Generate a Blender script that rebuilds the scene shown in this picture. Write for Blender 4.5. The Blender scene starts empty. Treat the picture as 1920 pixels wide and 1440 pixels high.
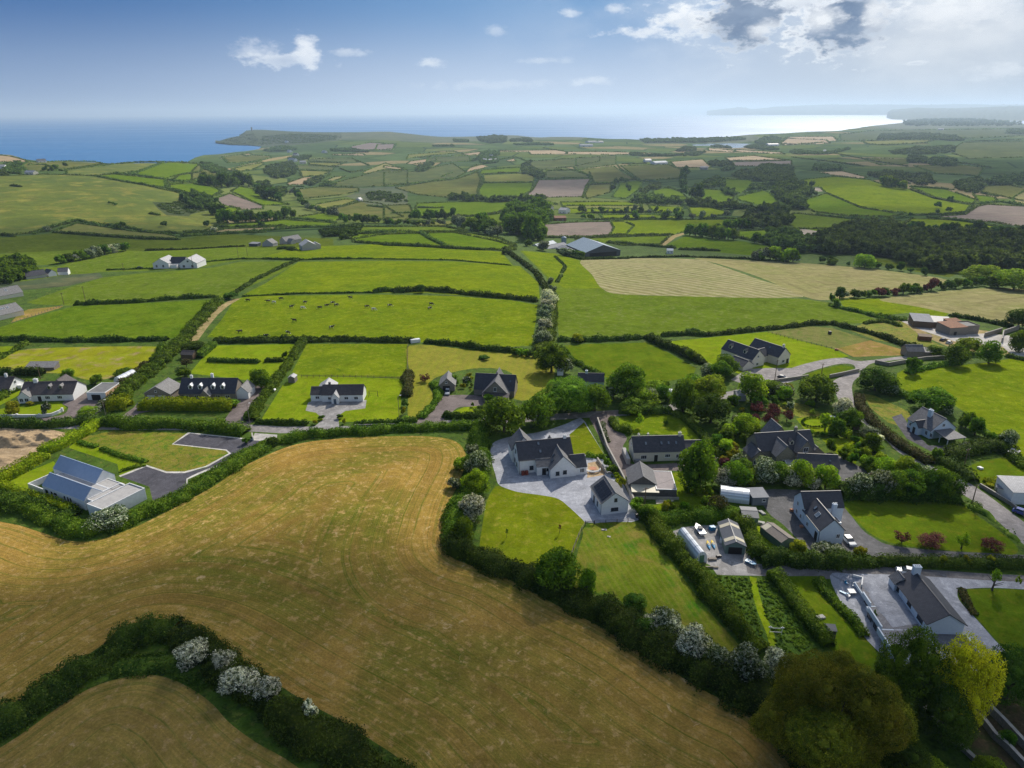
import bpy, bmesh, math, random
import numpy as np
from mathutils import Matrix, Vector
from mathutils.geometry import delaunay_2d_cdt
R = math.radians
scene = bpy.context.scene
COL = scene.collection

# ------------------------------------------------------------------ camera
F_PX, PITCH, ROLL, CAM_Z = 1297.0, R(21.50), 0.0055, 100.0
fwd = Vector((0, math.cos(PITCH), -math.sin(PITCH)))
up0 = Vector((0, math.sin(PITCH), math.cos(PITCH)))
rx0 = Vector((1, 0, 0))
cr, sr = math.cos(ROLL), math.sin(ROLL)
RIGHT = rx0 * cr - up0 * sr
UP = rx0 * sr + up0 * cr
cam_d = bpy.data.cameras.new('camera')
cam = bpy.data.objects.new('camera', cam_d); COL.objects.link(cam)
cam.matrix_world = Matrix(((RIGHT.x, UP.x, -fwd.x, 0), (RIGHT.y, UP.y, -fwd.y, 0), (RIGHT.z, UP.z, -fwd.z, CAM_Z), (0, 0, 0, 1)))
cam_d.sensor_width = 36.0; cam_d.lens = 36.0 * F_PX / 1920.0
cam_d.clip_start = 1.0; cam_d.clip_end = 300000.0
scene.camera = cam

# ------------------------------------------------------------------ light
SUN_AZ, SUN_EL = R(25.0), R(37.0)
sd = Vector((math.sin(SUN_AZ) * math.cos(SUN_EL), math.cos(SUN_AZ) * math.cos(SUN_EL), math.sin(SUN_EL)))
sun_l = bpy.data.lights.new('sun', 'SUN'); sun_l.energy = 5.0; sun_l.angle = R(0.6); sun_l.color = (1.0, 0.93, 0.82)
sun_o = bpy.data.objects.new('sun', sun_l); COL.objects.link(sun_o)
sun_o.rotation_euler = sd.to_track_quat('Z', 'Y').to_euler()
sun_o.location = (400, 700, 900)
scene.view_settings.view_transform = 'Standard'; scene.view_settings.look = 'None'
scene.view_settings.gamma = 1.0; scene.view_settings.exposure = 0.08
scene.cycles.use_denoising = True; scene.cycles.denoising_prefilter = 'NONE'
scene.cycles.max_bounces = 6; scene.cycles.volume_bounces = 0; scene.cycles.transparent_max_bounces = 8
scene.cycles.sample_clamp_indirect = 6.0
try:
    scene.cycles.volume_step_rate = 4.0; scene.cycles.volume_max_steps = 64
except Exception: pass

def build_world():
    w = bpy.data.worlds.new("World"); scene.world = w; w.use_nodes = True
    nt = w.node_tree; nt.nodes.clear(); N = nt.nodes.new; L = nt.links.new
    out = N('ShaderNodeOutputWorld'); bg = N('ShaderNodeBackground'); bg.inputs[1].default_value = 0.12
    L(bg.outputs[0], out.inputs[0])
    sky = N('ShaderNodeTexSky'); sky.sky_type = 'NISHITA'; sky.sun_disc = False
    sky.sun_elevation = SUN_EL; sky.sun_rotation = SUN_AZ; sky.altitude = 100
    sky.air_density = 1.0; sky.dust_density = 2.2; sky.ozone_density = 2.5
    tc = N('ShaderNodeTexCoord')
    def D(*c): return tuple(v*.75 for v in c) + (1,)
    def M(op, a, b=None, c=None):
        n = N('ShaderNodeMath'); n.operation = op
        for i, v in enumerate((a, b, c)):
            if v is None: continue
            if isinstance(v, (int, float)): n.inputs[i].default_value = v
            else: L(v, n.inputs[i])
        return n.outputs[0]
    nrm = N('ShaderNodeVectorMath'); nrm.operation = 'NORMALIZE'; L(tc.outputs['Generated'], nrm.inputs[0])
    sx = N('ShaderNodeSeparateXYZ'); L(nrm.outputs[0], sx.inputs[0])
    az = M('MULTIPLY', M('ARCTAN2', sx.outputs[0], sx.outputs[1]), 57.2958)   # degrees, 0 straight ahead
    el = M('MULTIPLY', M('ARCSINE', sx.outputs[2]), 57.2958)
    cv = N('ShaderNodeCombineXYZ'); L(az, cv.inputs[0]); L(M('MULTIPLY', el, 2.0), cv.inputs[1])
    def noise(scale, detail, rough, off=0.0, vec=None):
        n = N('ShaderNodeTexNoise'); n.inputs['Scale'].default_value = scale; n.inputs['Detail'].default_value = detail
        n.inputs['Roughness'].default_value = rough
        mp = N('ShaderNodeMapping'); mp.inputs['Location'].default_value = (off, off * .7, off * .3)
        L(vec or cv.outputs[0], mp.inputs[0]); L(mp.outputs[0], n.inputs[0]); return n.outputs[0]
    def ramp(v, lo, hi, smooth=True):
        n = N('ShaderNodeMapRange'); n.interpolation_type = 'SMOOTHSTEP' if smooth else 'LINEAR'
        n.inputs[1].default_value = lo; n.inputs[2].default_value = hi; L(v, n.inputs[0]); return n.outputs[0]
    wob = noise(0.75, 8, 0.6, 3.0)
    wob2 = noise(0.16, 4, 0.55, 9.0)
    hs_ = N('ShaderNodeHueSaturation'); hs_.inputs['Value'].default_value = 1.05; L(sky.outputs[0], hs_.inputs['Color']); col = hs_.outputs[0]
    def mix(fac, a, b):
        n = N('ShaderNodeMix'); n.data_type = 'RGBA'
        if isinstance(fac, float): n.inputs[0].default_value = fac
        else: L(fac, n.inputs[0])
        for i, v in ((6, a), (7, b)):
            if isinstance(v, tuple): n.inputs[i].default_value = v
            else: L(v, n.inputs[i])
        return n.outputs[2]
    # thin bright veil that thickens to the right and towards the horizon
    lo = mix(ramp(az, -36.0, 2.0), D(2.6, 3.8, 6.0), D(5.4, 6.5, 8.3)); lo = mix(ramp(az, 6.0, 34.0), lo, D(5.6, 6.3, 7.2))
    hi = mix(ramp(az, -36.0, 6.0), D(.25, 1.35, 3.9), D(1.6, 3.5, 6.5)); hi = mix(ramp(az, 4.0, 30.0), hi, D(6.6, 7.4, 8.5))
    low_sky = mix(ramp(el, 0.3, 8.0), lo, hi); col = mix(ramp(el, 26.0, 9.0), col, low_sky)
    stre = M('MULTIPLY', ramp(wob2, 0.38, 0.68), M('MULTIPLY', ramp(az, -8.0, 30.0), 0.75))
    veil = M('MULTIPLY', stre, M('ADD', 0.35, M('MULTIPLY', ramp(el, 1.0, 5.0), .45)))
    vcol = mix(ramp(az, -30.0, 25.0), D(4.6, 5.6, 7.4), D(9.6, 10., 10.4))
    col = mix(veil, col, vcol)
    # single cumulus puffs: (azimuth deg, elevation deg, half width, half height, strength, shade)
    puffs = CLOUDS
    tot = None
    for (a, e, wa, he, st, sh) in puffs:
        da = M('DIVIDE', M('SUBTRACT', az, a), wa); de = M('DIVIDE', M('SUBTRACT', el, e), he)
        r2 = M('ADD', M('MULTIPLY', da, da), M('MULTIPLY', de, de))
        body = M('SUBTRACT', 1.0, M('SQRT', r2))
        dens = M('ADD', body, M('MULTIPLY', M('SUBTRACT', wob, 0.5), 2.4 if wa < 2.5 or sh > 1.5 else 3.0))
        m = M('MULTIPLY', ramp(dens, -0.05, 0.95 if sh < .5 else 0.6), st)
        # underside shade
        under = M('MULTIPLY', ramp(M('ADD', de, M('MULTIPLY', M('SUBTRACT', wob2, .5), 3.0)), 0.75, -0.35), M('MULTIPLY', ramp(dens, 0.25, 0.9), sh))
        ccol = mix(under, D(10.6, 10.9, 11.2), D(4.0, 5.0, 6.6)) if sh < 1.5 else mix(ramp(wob2, .3, .7), D(1.2, 2.0, 3.5), D(3.0, 4.0, 5.6))
        col = mix(m, col, ccol)
    L(col, bg.inputs[0])
def sky_dir(px, py):
    v = RIGHT * (px - 960) + UP * (720 - py) + fwd * F_PX; v.normalize()
    return math.degrees(math.atan2(v.x, v.y)), math.degrees(math.asin(v.z))
CLOUDS = []
for (px, py, hw, hh, st, sh) in [
        (525, 112, 85, 12, .45, .5), (575, 95, 24, 30, .8, .3), (480, 100, 50, 22, .45, .3), (650, 98, 34, 9, .4, .1),
        (805, 118, 26, 9, .6, .1), (1020, 114, 50, 6, .3, .1), (1068, 22, 18, 9, .55, .1), (1155, 17, 18, 9, .55, .1),
        (928, 58, 24, 9, .3, .1), (1112, 150, 38, 10, .4, .1), (930, 160, 150, 9, .2, 0.),
        (1215, 60, 80, 12, .8, .15), (1300, 35, 65, 38, .95, .35), (1405, 30, 75, 52, 1., .95), (1560, 42, 85, 52, 1., .95),
        (1475, 5, 190, 30, .95, .45), (1398, 34, 62, 46, .9, 2), (1580, 46, 64, 40, .9, 2), (1600, 20, 40, 30, .9, 2), (1545, 38, 34, 20, .95, .1), (1430, 55, 30, 14, .8, .1), (1635, 25, 20, 26, .8, .1),  (1780, 20, 120, 26, .6, .1), (1880, 135, 50, 14, .45, .1), (1715, 118, 20, 5, .5, .9)]:
    a, e = sky_dir(px, py)
    CLOUDS.append((a, e, hw / 22.0, hh / 22.0, st, sh))
build_world()

# ------------------------------------------------------------------ small helpers
def rng(seed): return np.random.default_rng(seed)
def tag(o, label=None, cat=None, group=None, kind=None):
    if label: o['label'] = label
    if cat: o['category'] = cat
    if group: o['group'] = group
    if kind: o['kind'] = kind
    return o
def link(name, me, mat=None, parent=None):
    o = bpy.data.objects.new(name, me)
    COL.objects.link(o)
    if mat is not None and len(me.materials) == 0: me.materials.append(mat)
    if parent is not None: o.parent = parent
    return o
def empty(name, loc, rz=0.0):
    o = bpy.data.objects.new(name, None); COL.objects.link(o)
    o.location = loc; o.rotation_euler = (0, 0, rz); o.empty_display_size = 0.5
    return o
def mesh_np(name, V, Fc, k):
    """V (n,3); Fc (m,k) int faces, all with k corners"""
    me = bpy.data.meshes.new(name)
    V = np.asarray(V, np.float32); Fc = np.asarray(Fc, np.int32)
    me.vertices.add(len(V)); me.vertices.foreach_set('co', V.ravel())
    m = len(Fc); me.loops.add(m * k); me.polygons.add(m)
    me.loops.foreach_set('vertex_index', Fc.ravel())
    me.polygons.foreach_set('loop_start', np.arange(m, dtype=np.int32) * k)
    try: me.polygons.foreach_set('loop_total', np.full(m, k, np.int32))
    except Exception: pass
    me.update(calc_edges=True)
    return me
class MB:
    """collects boxes, prisms and tubes into one mesh"""
    def __init__(s): s.v = []; s.f = []
    def add(s, vs, fs):
        b = len(s.v); s.v += [tuple(v) for v in vs]; s.f += [[b + i for i in f] for f in fs]; return s
    def box(s, x0, y0, z0, x1, y1, z1):
        return s.add([(x0,y0,z0),(x1,y0,z0),(x1,y1,z0),(x0,y1,z0),(x0,y0,z1),(x1,y0,z1),(x1,y1,z1),(x0,y1,z1)],
                     [(3,2,1,0),(4,5,6,7),(0,1,5,4),(1,2,6,5),(2,3,7,6),(3,0,4,7)])
    def obox(s, O, X, Y, Z):
        O, X, Y, Z = map(Vector, (O, X, Y, Z))
        vs = [O, O+X, O+X+Y, O+Y, O+Z, O+X+Z, O+X+Y+Z, O+Y+Z]
        return s.add(vs, [(3,2,1,0),(4,5,6,7),(0,1,5,4),(1,2,6,5),(2,3,7,6),(3,0,4,7)])
    def slab(s, quad, t):
        """quad of 4 points thickened downwards along its normal"""
        q = [Vector(p) for p in quad]; n = (q[1]-q[0]).cross(q[2]-q[0]).normalized()
        if n.z < 0: q.reverse(); n = -n
        lo = [p - n*t for p in q]; m = len(q)
        return s.add(q + lo, [tuple(range(m)), tuple(reversed(range(m, 2*m)))] + [(i, i+m, (i+1)%m+m, (i+1)%m) for i in range(m)])
    def tube(s, pts, r, n=6, cap=True):
        pts = [Vector(p) for p in pts]; rs = r if isinstance(r, (list, tuple)) else [r]*len(pts)
        b = len(s.v); prev = None
        for i, p in enumerate(pts):
            d = (pts[min(i+1, len(pts)-1)] - pts[max(i-1, 0)]).normalized()
            a = prev if prev is not None else (Vector((0,0,1)) if abs(d.z) < .9 else Vector((1,0,0)))
            u = d.cross(a); u = u.normalized() if u.length > 1e-6 else Vector((1,0,0)); w = u.cross(d).normalized(); prev = w
            for k in range(n):
                t = 2*math.pi*k/n; s.v.append(tuple(p + (u*math.cos(t) + w*math.sin(t))*rs[i]))
        for i in range(len(pts)-1):
            for k in range(n):
                s.f.append([b+i*n+k, b+i*n+(k+1)%n, b+(i+1)*n+(k+1)%n, b+(i+1)*n+k])
        if cap: s.f.append([b+k for k in range(n)][::-1]); s.f.append([b+(len(pts)-1)*n+k for k in range(n)])
        return s
    def build(s, name, mat, parent=None, smooth=False):
        me = bpy.data.meshes.new(name); me.from_pydata(s.v, [], s.f); me.update()
        bm = bmesh.new(); bm.from_mesh(me); bmesh.ops.recalc_face_normals(bm, faces=bm.faces); bm.to_mesh(me); bm.free()
        if smooth: me.polygons.foreach_set('use_smooth', [True]*len(me.polygons))
        return link(name, me, mat, parent)

LROW = -0.24
# ------------------------------------------------------------------ materials
MATS = {}
def rgb(c): return (c[0], c[1], c[2], 1.0)
def node_mat(name):
    m = bpy.data.materials.new(name); m.use_nodes = True; nt = m.node_tree; nt.nodes.clear()
    return m, nt, nt.nodes.new, nt.links.new
def ground_mat(name, c1, c2, c3=None, s1=0.05, s2=0.6, patch=None, bump=0.3, rough=0.95, stripes=None, fine=1.0, lines=None, cells=0):
    """blend of colours by large soft patches + fine grain. stripes=(period m, colour, strength): rows that follow the field edge
    (attribute 'edge'). lines=(angle, period, strength, colour): straight mown rows"""
    m, nt, N, L = node_mat(name)
    out = N('ShaderNodeOutputMaterial'); b = N('ShaderNodeBsdfPrincipled'); L(b.outputs[0], out.inputs[0])
    b.inputs['Roughness'].default_value = rough; b.inputs['Specular IOR Level'].default_value = 0.0 if 'a' in name and rough > .9 else .1
    geo = N('ShaderNodeNewGeometry'); pos = geo.outputs['Position']
    def noise(scale, detail=3, rough=.55, vec=None, stretch=None, dist=0.0):
        n = N('ShaderNodeTexNoise'); n.inputs['Scale'].default_value = scale; n.inputs['Detail'].default_value = detail
        n.inputs['Roughness'].default_value = rough; n.inputs['Distortion'].default_value = dist
        v = vec or pos
        if stretch:
            mp = N('ShaderNodeMapping'); mp.inputs['Scale'].default_value = stretch; L(v, mp.inputs[0]); v = mp.outputs[0]
        L(v, n.inputs[0]); return n.outputs[0]
    def ramp(v, lo, hi):
        n = N('ShaderNodeMapRange'); n.interpolation_type = 'SMOOTHSTEP'; n.inputs[1].default_value = lo; n.inputs[2].default_value = hi
        L(v, n.inputs[0]); return n.outputs[0]
    def mix(f, a, c):
        n = N('ShaderNodeMix'); n.data_type = 'RGBA'
        if isinstance(f, float): n.inputs[0].default_value = f
        else: L(f, n.inputs[0])
        for i, v in ((6, a), (7, c)):
            if isinstance(v, tuple): n.inputs[i].default_value = rgb(v)
            else: L(v, n.inputs[i])
        return n.outputs[2]
    def M(op, a, c=None):
        n = N('ShaderNodeMath'); n.operation = op
        for i, v in enumerate((a, c)):
            if v is None: continue
            if isinstance(v, (int, float)): n.inputs[i].default_value = v
            else: L(v, n.inputs[i])
        return n.outputs[0]
    col = mix(ramp(noise(s1, 4, .6, dist=.6), .33, .67), c1, c2)
    if c3:
        col = mix(ramp(noise(s2, 5, .65), .50, .68), col, c3)
    if patch:   # (scale, colour, lo, hi)
        col = mix(ramp(noise(patch[0], 6, .68, dist=.8), patch[2], patch[3]), col, patch[1])
    if stripes:
        at = N('ShaderNodeAttribute'); at.attribute_name = 'edge'; e = at.outputs['Fac']
        w = M('ADD', e, M('MULTIPLY', M('SUBTRACT', noise(0.05, 3, .6), .5), stripes[3] if len(stripes) > 3 else 2.5))
        cb = N('ShaderNodeCombineXYZ'); L(M('DIVIDE', w, stripes[0]), cb.inputs[0])
        ns = noise(1.0, 4, .75, vec=cb.outputs[0])
        brk = ramp(noise(0.05, 5, .7), .30, .55)
        col = mix(M('MULTIPLY', M('MULTIPLY', ramp(ns, .48, .64), brk), M('MULTIPLY', ramp(e, 60., 20.), stripes[2])), col, stripes[1])
        ns2 = noise(2.7, 2, .6, vec=cb.outputs[0]); ns3 = noise(.22, 2, .5, vec=cb.outputs[0]); col = mix(M('MULTIPLY', M('MULTIPLY', ramp(ns3, .5, .62), ramp(noise(.02, 3, .6), .35, .6)), .55), col, tuple(c*.62 for c in c1))
        col = mix(M('MULTIPLY', M('MULTIPLY', ramp(ns2, .44, .62), ramp(e, 30., 5.)), .38), col, tuple(min(1, c*1.25) for c in c1))
        dk = noise(1.3, 4, .8); col = mix(M('MULTIPLY', M('MULTIPLY', ramp(dk, .60, .68), ramp(noise(.03, 3, .6), .45, .6)), .6), col, stripes[1])
    if lines:
        ang, per, st, lc = lines
        mp = N('ShaderNodeMapping'); mp.inputs['Rotation'].default_value = (0, 0, ang); L(pos, mp.inputs[0])
        sx = N('ShaderNodeSeparateXYZ'); L(mp.outputs[0], sx.inputs[0])
        d = M('ADD', sx.outputs[0], M('MULTIPLY', noise(.03, 2, .5), per * 1.6))
        s = M('SINE', M('MULTIPLY', d, 6.2832 / per))
        s = M('MULTIPLY', ramp(s, -.3, .8), M('ADD', .4, M('MULTIPLY', noise(.25, 3, .6), .8)))
        col = mix(M('MULTIPLY', s, st), col, lc)
    # fine blade-scale grain
    if cells:
        vt = N('ShaderNodeTexVoronoi'); vt.inputs['Scale'].default_value = cells; L(pos, vt.inputs[0]); wn_ = N('ShaderNodeTexWhiteNoise'); L(vt.outputs['Color'], wn_.inputs[0])
        cr_ = N('ShaderNodeValToRGB'); e0 = cr_.color_ramp; e0.interpolation = 'CONSTANT'; e0.elements[0].color = rgb(c1); e0.elements[1].color = rgb(c2); e0.elements[1].position = .3
        for q_, cc in ((.5, (.06,.10,.038)), (.68, (.14,.17,.05)), (.8, (.09,.14,.05)), (.92, (.26,.21,.11))): x_ = e0.elements.new(q_); x_.color = rgb(cc)
        L(wn_.outputs[0], cr_.inputs[0]); col = mix(.85, col, cr_.outputs[0]); v2 = N('ShaderNodeTexVoronoi'); v2.feature = 'DISTANCE_TO_EDGE'; v2.inputs['Scale'].default_value = cells; L(pos, v2.inputs[0])
        col = mix(ramp(v2.outputs['Distance'], .022, .012), col, (.03,.055,.02))
    g = noise(2.2 * fine, 6, .8)
    hv = N('ShaderNodeHueSaturation'); L(col, hv.inputs['Color'])
    mr = N('ShaderNodeMapRange'); mr.inputs[1].default_value = .25; mr.inputs[2].default_value = .75
    mr.inputs[3].default_value = .62; mr.inputs[4].default_value = 1.4; L(g, mr.inputs[0]); tone = N('ShaderNodeMapRange'); tone.inputs[1].default_value = .3; tone.inputs[2].default_value = .7; tone.inputs[3].default_value = .74; tone.inputs[4].default_value = 1.26; L(noise(.11*fine, 6, .72, dist=1.2), tone.inputs[0]); L(M('MULTIPLY', mr.outputs[0], tone.outputs[0]), hv.inputs['Value'])
    L(hv.outputs[0], b.inputs['Base Color'])
    if bump:
        bp = N('ShaderNodeBump'); bp.inputs['Strength'].default_value = bump; bp.inputs['Distance'].default_value = .6
        L(noise(0.9 * fine, 7, .75), bp.inputs['Height']); L(bp.outputs[0], b.inputs['Normal'])
    MATS[name] = m; return m
def hard_mat(name, col, col2=None, scale=1.5, rough=.85, bump=.1, spec=.3, metal=0.0, ribs=None, slates=False, obj=False):
    m, nt, N, L = node_mat(name)
    out = N('ShaderNodeOutputMaterial'); b = N('ShaderNodeBsdfPrincipled'); L(b.outputs[0], out.inputs[0])
    b.inputs['Roughness'].default_value = rough; b.inputs['Specular IOR Level'].default_value = spec; b.inputs['Metallic'].default_value = metal
    col2 = col2 or tuple(c * .8 for c in col)
    tc = N('ShaderNodeTexCoord'); v = tc.outputs['Object']
    n = N('ShaderNodeTexNoise'); n.inputs['Scale'].default_value = scale; n.inputs['Detail'].default_value = 6; n.inputs['Roughness'].default_value = .65
    L(v, n.inputs[0])
    r = N('ShaderNodeMapRange'); r.inputs[1].default_value = .35; r.inputs[2].default_value = .65; L(n.outputs[0], r.inputs[0])
    mx = N('ShaderNodeMix'); mx.data_type = 'RGBA'; mx.inputs[6].default_value = rgb(col); mx.inputs[7].default_value = rgb(col2); L(r.outputs[0], mx.inputs[0])
    c = mx.outputs[2]; hgt = n.outputs[0]
    if slates:
        bt = N('ShaderNodeTexBrick'); bt.inputs['Scale'].default_value = 1.0; bt.offset = .5
        bt.inputs['Brick Width'].default_value = .55; bt.inputs['Row Height'].default_value = .32; bt.inputs['Mortar Size'].default_value = .03
        bt.inputs['Color1'].default_value = (.75, .75, .75, 1); bt.inputs['Color2'].default_value = (1.15, 1.15, 1.15, 1); bt.inputs['Mortar'].default_value = (.45, .45, .45, 1)
        L(v, bt.inputs[0])
        m2 = N('ShaderNodeMix'); m2.data_type = 'RGBA'; m2.blend_type = 'MULTIPLY'; m2.inputs[0].default_value = .8
        L(c, m2.inputs[6]); L(bt.outputs[0], m2.inputs[7]); c = m2.outputs[2]
    if ribs:
        w = N('ShaderNodeTexWave'); w.wave_type = 'BANDS'; w.bands_direction = ribs[0]; w.inputs['Scale'].default_value = ribs[1]; w.inputs['Distortion'].default_value = 0
        L(v, w.inputs[0]); hgt = w.outputs['Fac']
        m2 = N('ShaderNodeMix'); m2.data_type = 'RGBA'; m2.blend_type = 'MULTIPLY'; m2.inputs[0].default_value = .35
        L(c, m2.inputs[6]); L(w.outputs[0], m2.inputs[7]); c = m2.outputs[2]
    L(c, b.inputs['Base Color'])
    if bump:
        bp = N('ShaderNodeBump'); bp.inputs['Strength'].default_value = bump; bp.inputs['Distance'].default_value = .05
        L(hgt, bp.inputs['Height']); L(bp.outputs[0], b.inputs['Normal'])
    MATS[name] = m; return m
def leaf_mat(name, c1, c2, c3=None, s=.35, transl=.3, c3lo=.52, c3hi=.62, rnd=.25):
    """leaves: light and dark clumps, a little light passes through"""
    m, nt, N, L = node_mat(name)
    out = N('ShaderNodeOutputMaterial')
    geo = N('ShaderNodeNewGeometry'); pos = geo.outputs['Position']
    def noise(sc, det=3):
        n = N('ShaderNodeTexNoise'); n.inputs['Scale'].default_value = sc; n.inputs['Detail'].default_value = det; L(pos, n.inputs[0]); return n.outputs[0]
    def ramp(v, lo, hi):
        n = N('ShaderNodeMapRange'); n.interpolation_type = 'SMOOTHSTEP'; n.inputs[1].default_value = lo; n.inputs[2].default_value = hi; L(v, n.inputs[0]); return n.outputs[0]
    mx = N('ShaderNodeMix'); mx.data_type = 'RGBA'; mx.inputs[6].default_value = rgb(c1); mx.inputs[7].default_value = rgb(c2)
    L(ramp(noise(s, 4), .38, .62), mx.inputs[0]); c = mx.outputs[2]
    if c3:
        m2 = N('ShaderNodeMix'); m2.data_type = 'RGBA'; L(c, m2.inputs[6]); m2.inputs[7].default_value = rgb(c3)
        L(ramp(noise(1.6, 3), c3lo, c3hi), m2.inputs[0]); c = m2.outputs[2]
    oi = N('ShaderNodeObjectInfo'); hv = N('ShaderNodeHueSaturation')
    wn = N('ShaderNodeTexWhiteNoise'); wn.noise_dimensions = '1D'; L(geo.outputs['Random Per Island'], wn.inputs['W'])
    a = N('ShaderNodeMapRange'); a.inputs[3].default_value = 1 - rnd; a.inputs[4].default_value = 1 + rnd; L(oi.outputs['Random'], a.inputs[0])
    a2 = N('ShaderNodeMapRange'); a2.inputs[3].default_value = .55; a2.inputs[4].default_value = 1.45; L(wn.outputs[0], a2.inputs[0])
    mm = N('ShaderNodeMath'); mm.operation = 'MULTIPLY'; L(a.outputs[0], mm.inputs[0]); L(a2.outputs[0], mm.inputs[1])
    L(mm.outputs[0], hv.inputs['Value']); L(c, hv.inputs['Color'])
    h = N('ShaderNodeMapRange'); h.inputs[3].default_value = .485; h.inputs[4].default_value = .515; L(oi.outputs['Random'], h.inputs[0]); L(h.outputs[0], hv.inputs['Hue'])
    d = N('ShaderNodeBsdfPrincipled'); d.inputs['Roughness'].default_value = .8; d.inputs['Specular IOR Level'].default_value = .06
    t = N('ShaderNodeBsdfTranslucent'); ms = N('ShaderNodeMixShader'); ms.inputs[0].default_value = transl
    L(hv.outputs[0], d.inputs['Base Color'])
    tcol = N('ShaderNodeMix'); tcol.data_type = 'RGBA'; tcol.blend_type = 'MULTIPLY'; tcol.inputs[0].default_value = 1.0
    L(hv.outputs[0], tcol.inputs[6]); tcol.inputs[7].default_value = (1.3, 1.35, .7, 1); L(tcol.outputs[2], t.inputs[0])
    L(d.outputs[0], ms.inputs[1]); L(t.outputs[0], ms.inputs[2]); L(ms.outputs[0], out.inputs[0])
    MATS[name] = m; return m

G = ground_mat
G('verge', (.048,.095,.008), (.070,.124,.013), (.108,.130,.022), .1, .5, patch=(.35,(.033,.062,.008),.5,.62), bump=.6)
G('pasture_bright', (.112,.168,.007), (.155,.201,.007), (.188,.218,.019), .03, .4, patch=(.3,(.076,.139,.007),.55,.7), bump=.5)
G('pasture', (.079,.139,.007), (.112,.168,.009), (.131,.177,.019), .03, .4, patch=(.3,(.056,.109,.007),.55,.7), bump=.5)
G('pasture_cool', (.090,.138,.011), (.113,.161,.013), (.153,.184,.045), .025, .35)
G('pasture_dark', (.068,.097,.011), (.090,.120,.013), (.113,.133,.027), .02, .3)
G('pasture_far', (.096,.115,.032), (.130,.138,.038), (.147,.138,.045), .006, .03, bump=0, fine=.15)
G('patchwork', (.068,.110,.032), (.102,.138,.032), (.124,.129,.045), .006, .03, bump=0, fine=.15, cells=.0048)
G('pasture_far_cool', (.073,.097,.038), (.096,.120,.041), (.124,.129,.045), .006, .03, bump=0, fine=.15)
G('pasture_far_yellow', (.149,.168,.041), (.179,.184,.046), (.206,.184,.060), .006, .03, bump=0, fine=.15)
G('hill', (.119,.143,.016), (.079,.115,.013), (.192,.184,.027), .008, .03, bump=0, fine=.3)
G('lawn', (.141,.212,.007), (.179,.236,.009), (.197,.226,.019), .09, .5, bump=.1)
G('lawn_mid', (.118,.152,.007), (.146,.177,.007), (.197,.197,.024), .07, .4, patch=(.12,(.094,.133,.007),.5,.7), bump=.15)
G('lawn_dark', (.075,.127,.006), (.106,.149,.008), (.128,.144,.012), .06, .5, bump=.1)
G('lawn_yellow', (.226,.231,.013), (.188,.216,.012), (.269,.210,.090), .05, .12, patch=(.07,(.302,.218,.120),.56,.72), bump=.1)
G('lawn_tan', (.27,.18,.06), (.20,.18,.035), (.33,.21,.09), .06, .3)
G('paddock_grey', (.15,.16,.045), (.17,.165,.055), (.11,.15,.03), .05, .3, lines=(R(20), 5., .25, (.12,.16,.03)))
G('lawn_rows', (.106,.149,.010), (.139,.154,.017), (.053,.144,.010), .05, .12, lines=(LROW, 1.5, .28, (.212,.181,.049)), patch=(.06,(.202,.163,.037),.5,.68))
G('mown', (.188,.198,.009), (.206,.201,.013), (.159,.184,.009), .08, .5, lines=(R(6), 3.2, .35, (.243,.201,.026)))
G('rough', (.056,.108,.009), (.094,.138,.013), (.132,.128,.024), .15, .6, patch=(.5,(.038,.074,.007),.5,.62), bump=.6)
G('rough_yellow', (.144,.171,.011), (.201,.182,.023), (.229,.182,.042), .15, .5, patch=(.35,(.086,.146,.008),.5,.62), bump=.6)
G('bushy_ground', (.047,.103,.011), (.076,.128,.013), (.029,.059,.007), .2, .7, bump=.8)
G('hay_field', (.35,.215,.052), (.155,.15,.022), (.42,.28,.10), .02, .6, patch=(.4,(.56,.40,.20),.60,.72), stripes=(1.3,(.085,.125,.012),.85,1.3), bump=.6)
G('hay_field_low', (.27,.18,.05), (.16,.155,.026), (.33,.23,.09), .025, .6, patch=(.33,(.45,.32,.17),.62,.72), stripes=(1.3,(.06,.11,.014),.7,1.6), bump=.45)
G('hay_rows', (.235,.215,.095), (.20,.205,.075), (.26,.23,.12), .03, .2, stripes=(1.0,(.13,.165,.04),.25,1.), lines=(R(-38), 7.5, .75, (.36,.33,.19)), bump=.2)
G('hay_pale', (.24,.215,.095), (.20,.205,.07), (.28,.25,.12), .03, .15, stripes=(1.4,(.30,.27,.14),.6,3.), bump=.2)
G('stubble', (.30,.22,.12), (.34,.25,.14), (.27,.22,.11), .01, .05, bump=0, fine=.2)
G('ploughed', (.16,.125,.10), (.19,.145,.115), (.14,.13,.09), .01, .06, bump=0, fine=.3)
G('scrub', (.035,.06,.014), (.06,.08,.02), (.075,.085,.03), .03, .15, bump=.6, fine=.5)
G('moor', (.05,.075,.03), (.085,.105,.04), (.12,.12,.05), .004, .02, bump=0, fine=.1)
G('cliff', (.10,.085,.06), (.06,.07,.035), (.14,.12,.09), .01, .04, bump=.5, fine=.1)
G('wood_floor', (.02,.035,.01), (.03,.045,.012), None, .05, .3)
G('dirt', (.40,.29,.17), (.33,.24,.14), (.46,.35,.22), .1, .5, bump=.3)
G('track', (.36,.27,.14), (.27,.22,.10), (.16,.17,.05), .2, .5)
G('quarry', (.40,.34,.27), (.30,.26,.21), (.2,.2,.12), .03, .2, bump=.3, fine=.4)
G('garden_soil', (.08,.06,.035), (.05,.07,.02), (.12,.09,.05), .3, .9, bump=.5)
def tar(name, c, c2=None, sc=.6, grain=6): return G(name, c, c2 or tuple(x*.75 for x in c), tuple(x*1.2 for x in c), .12, sc, patch=(.3, tuple(x*.62 for x in c), .56, .72), bump=.15, rough=.85, fine=2.0)
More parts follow.
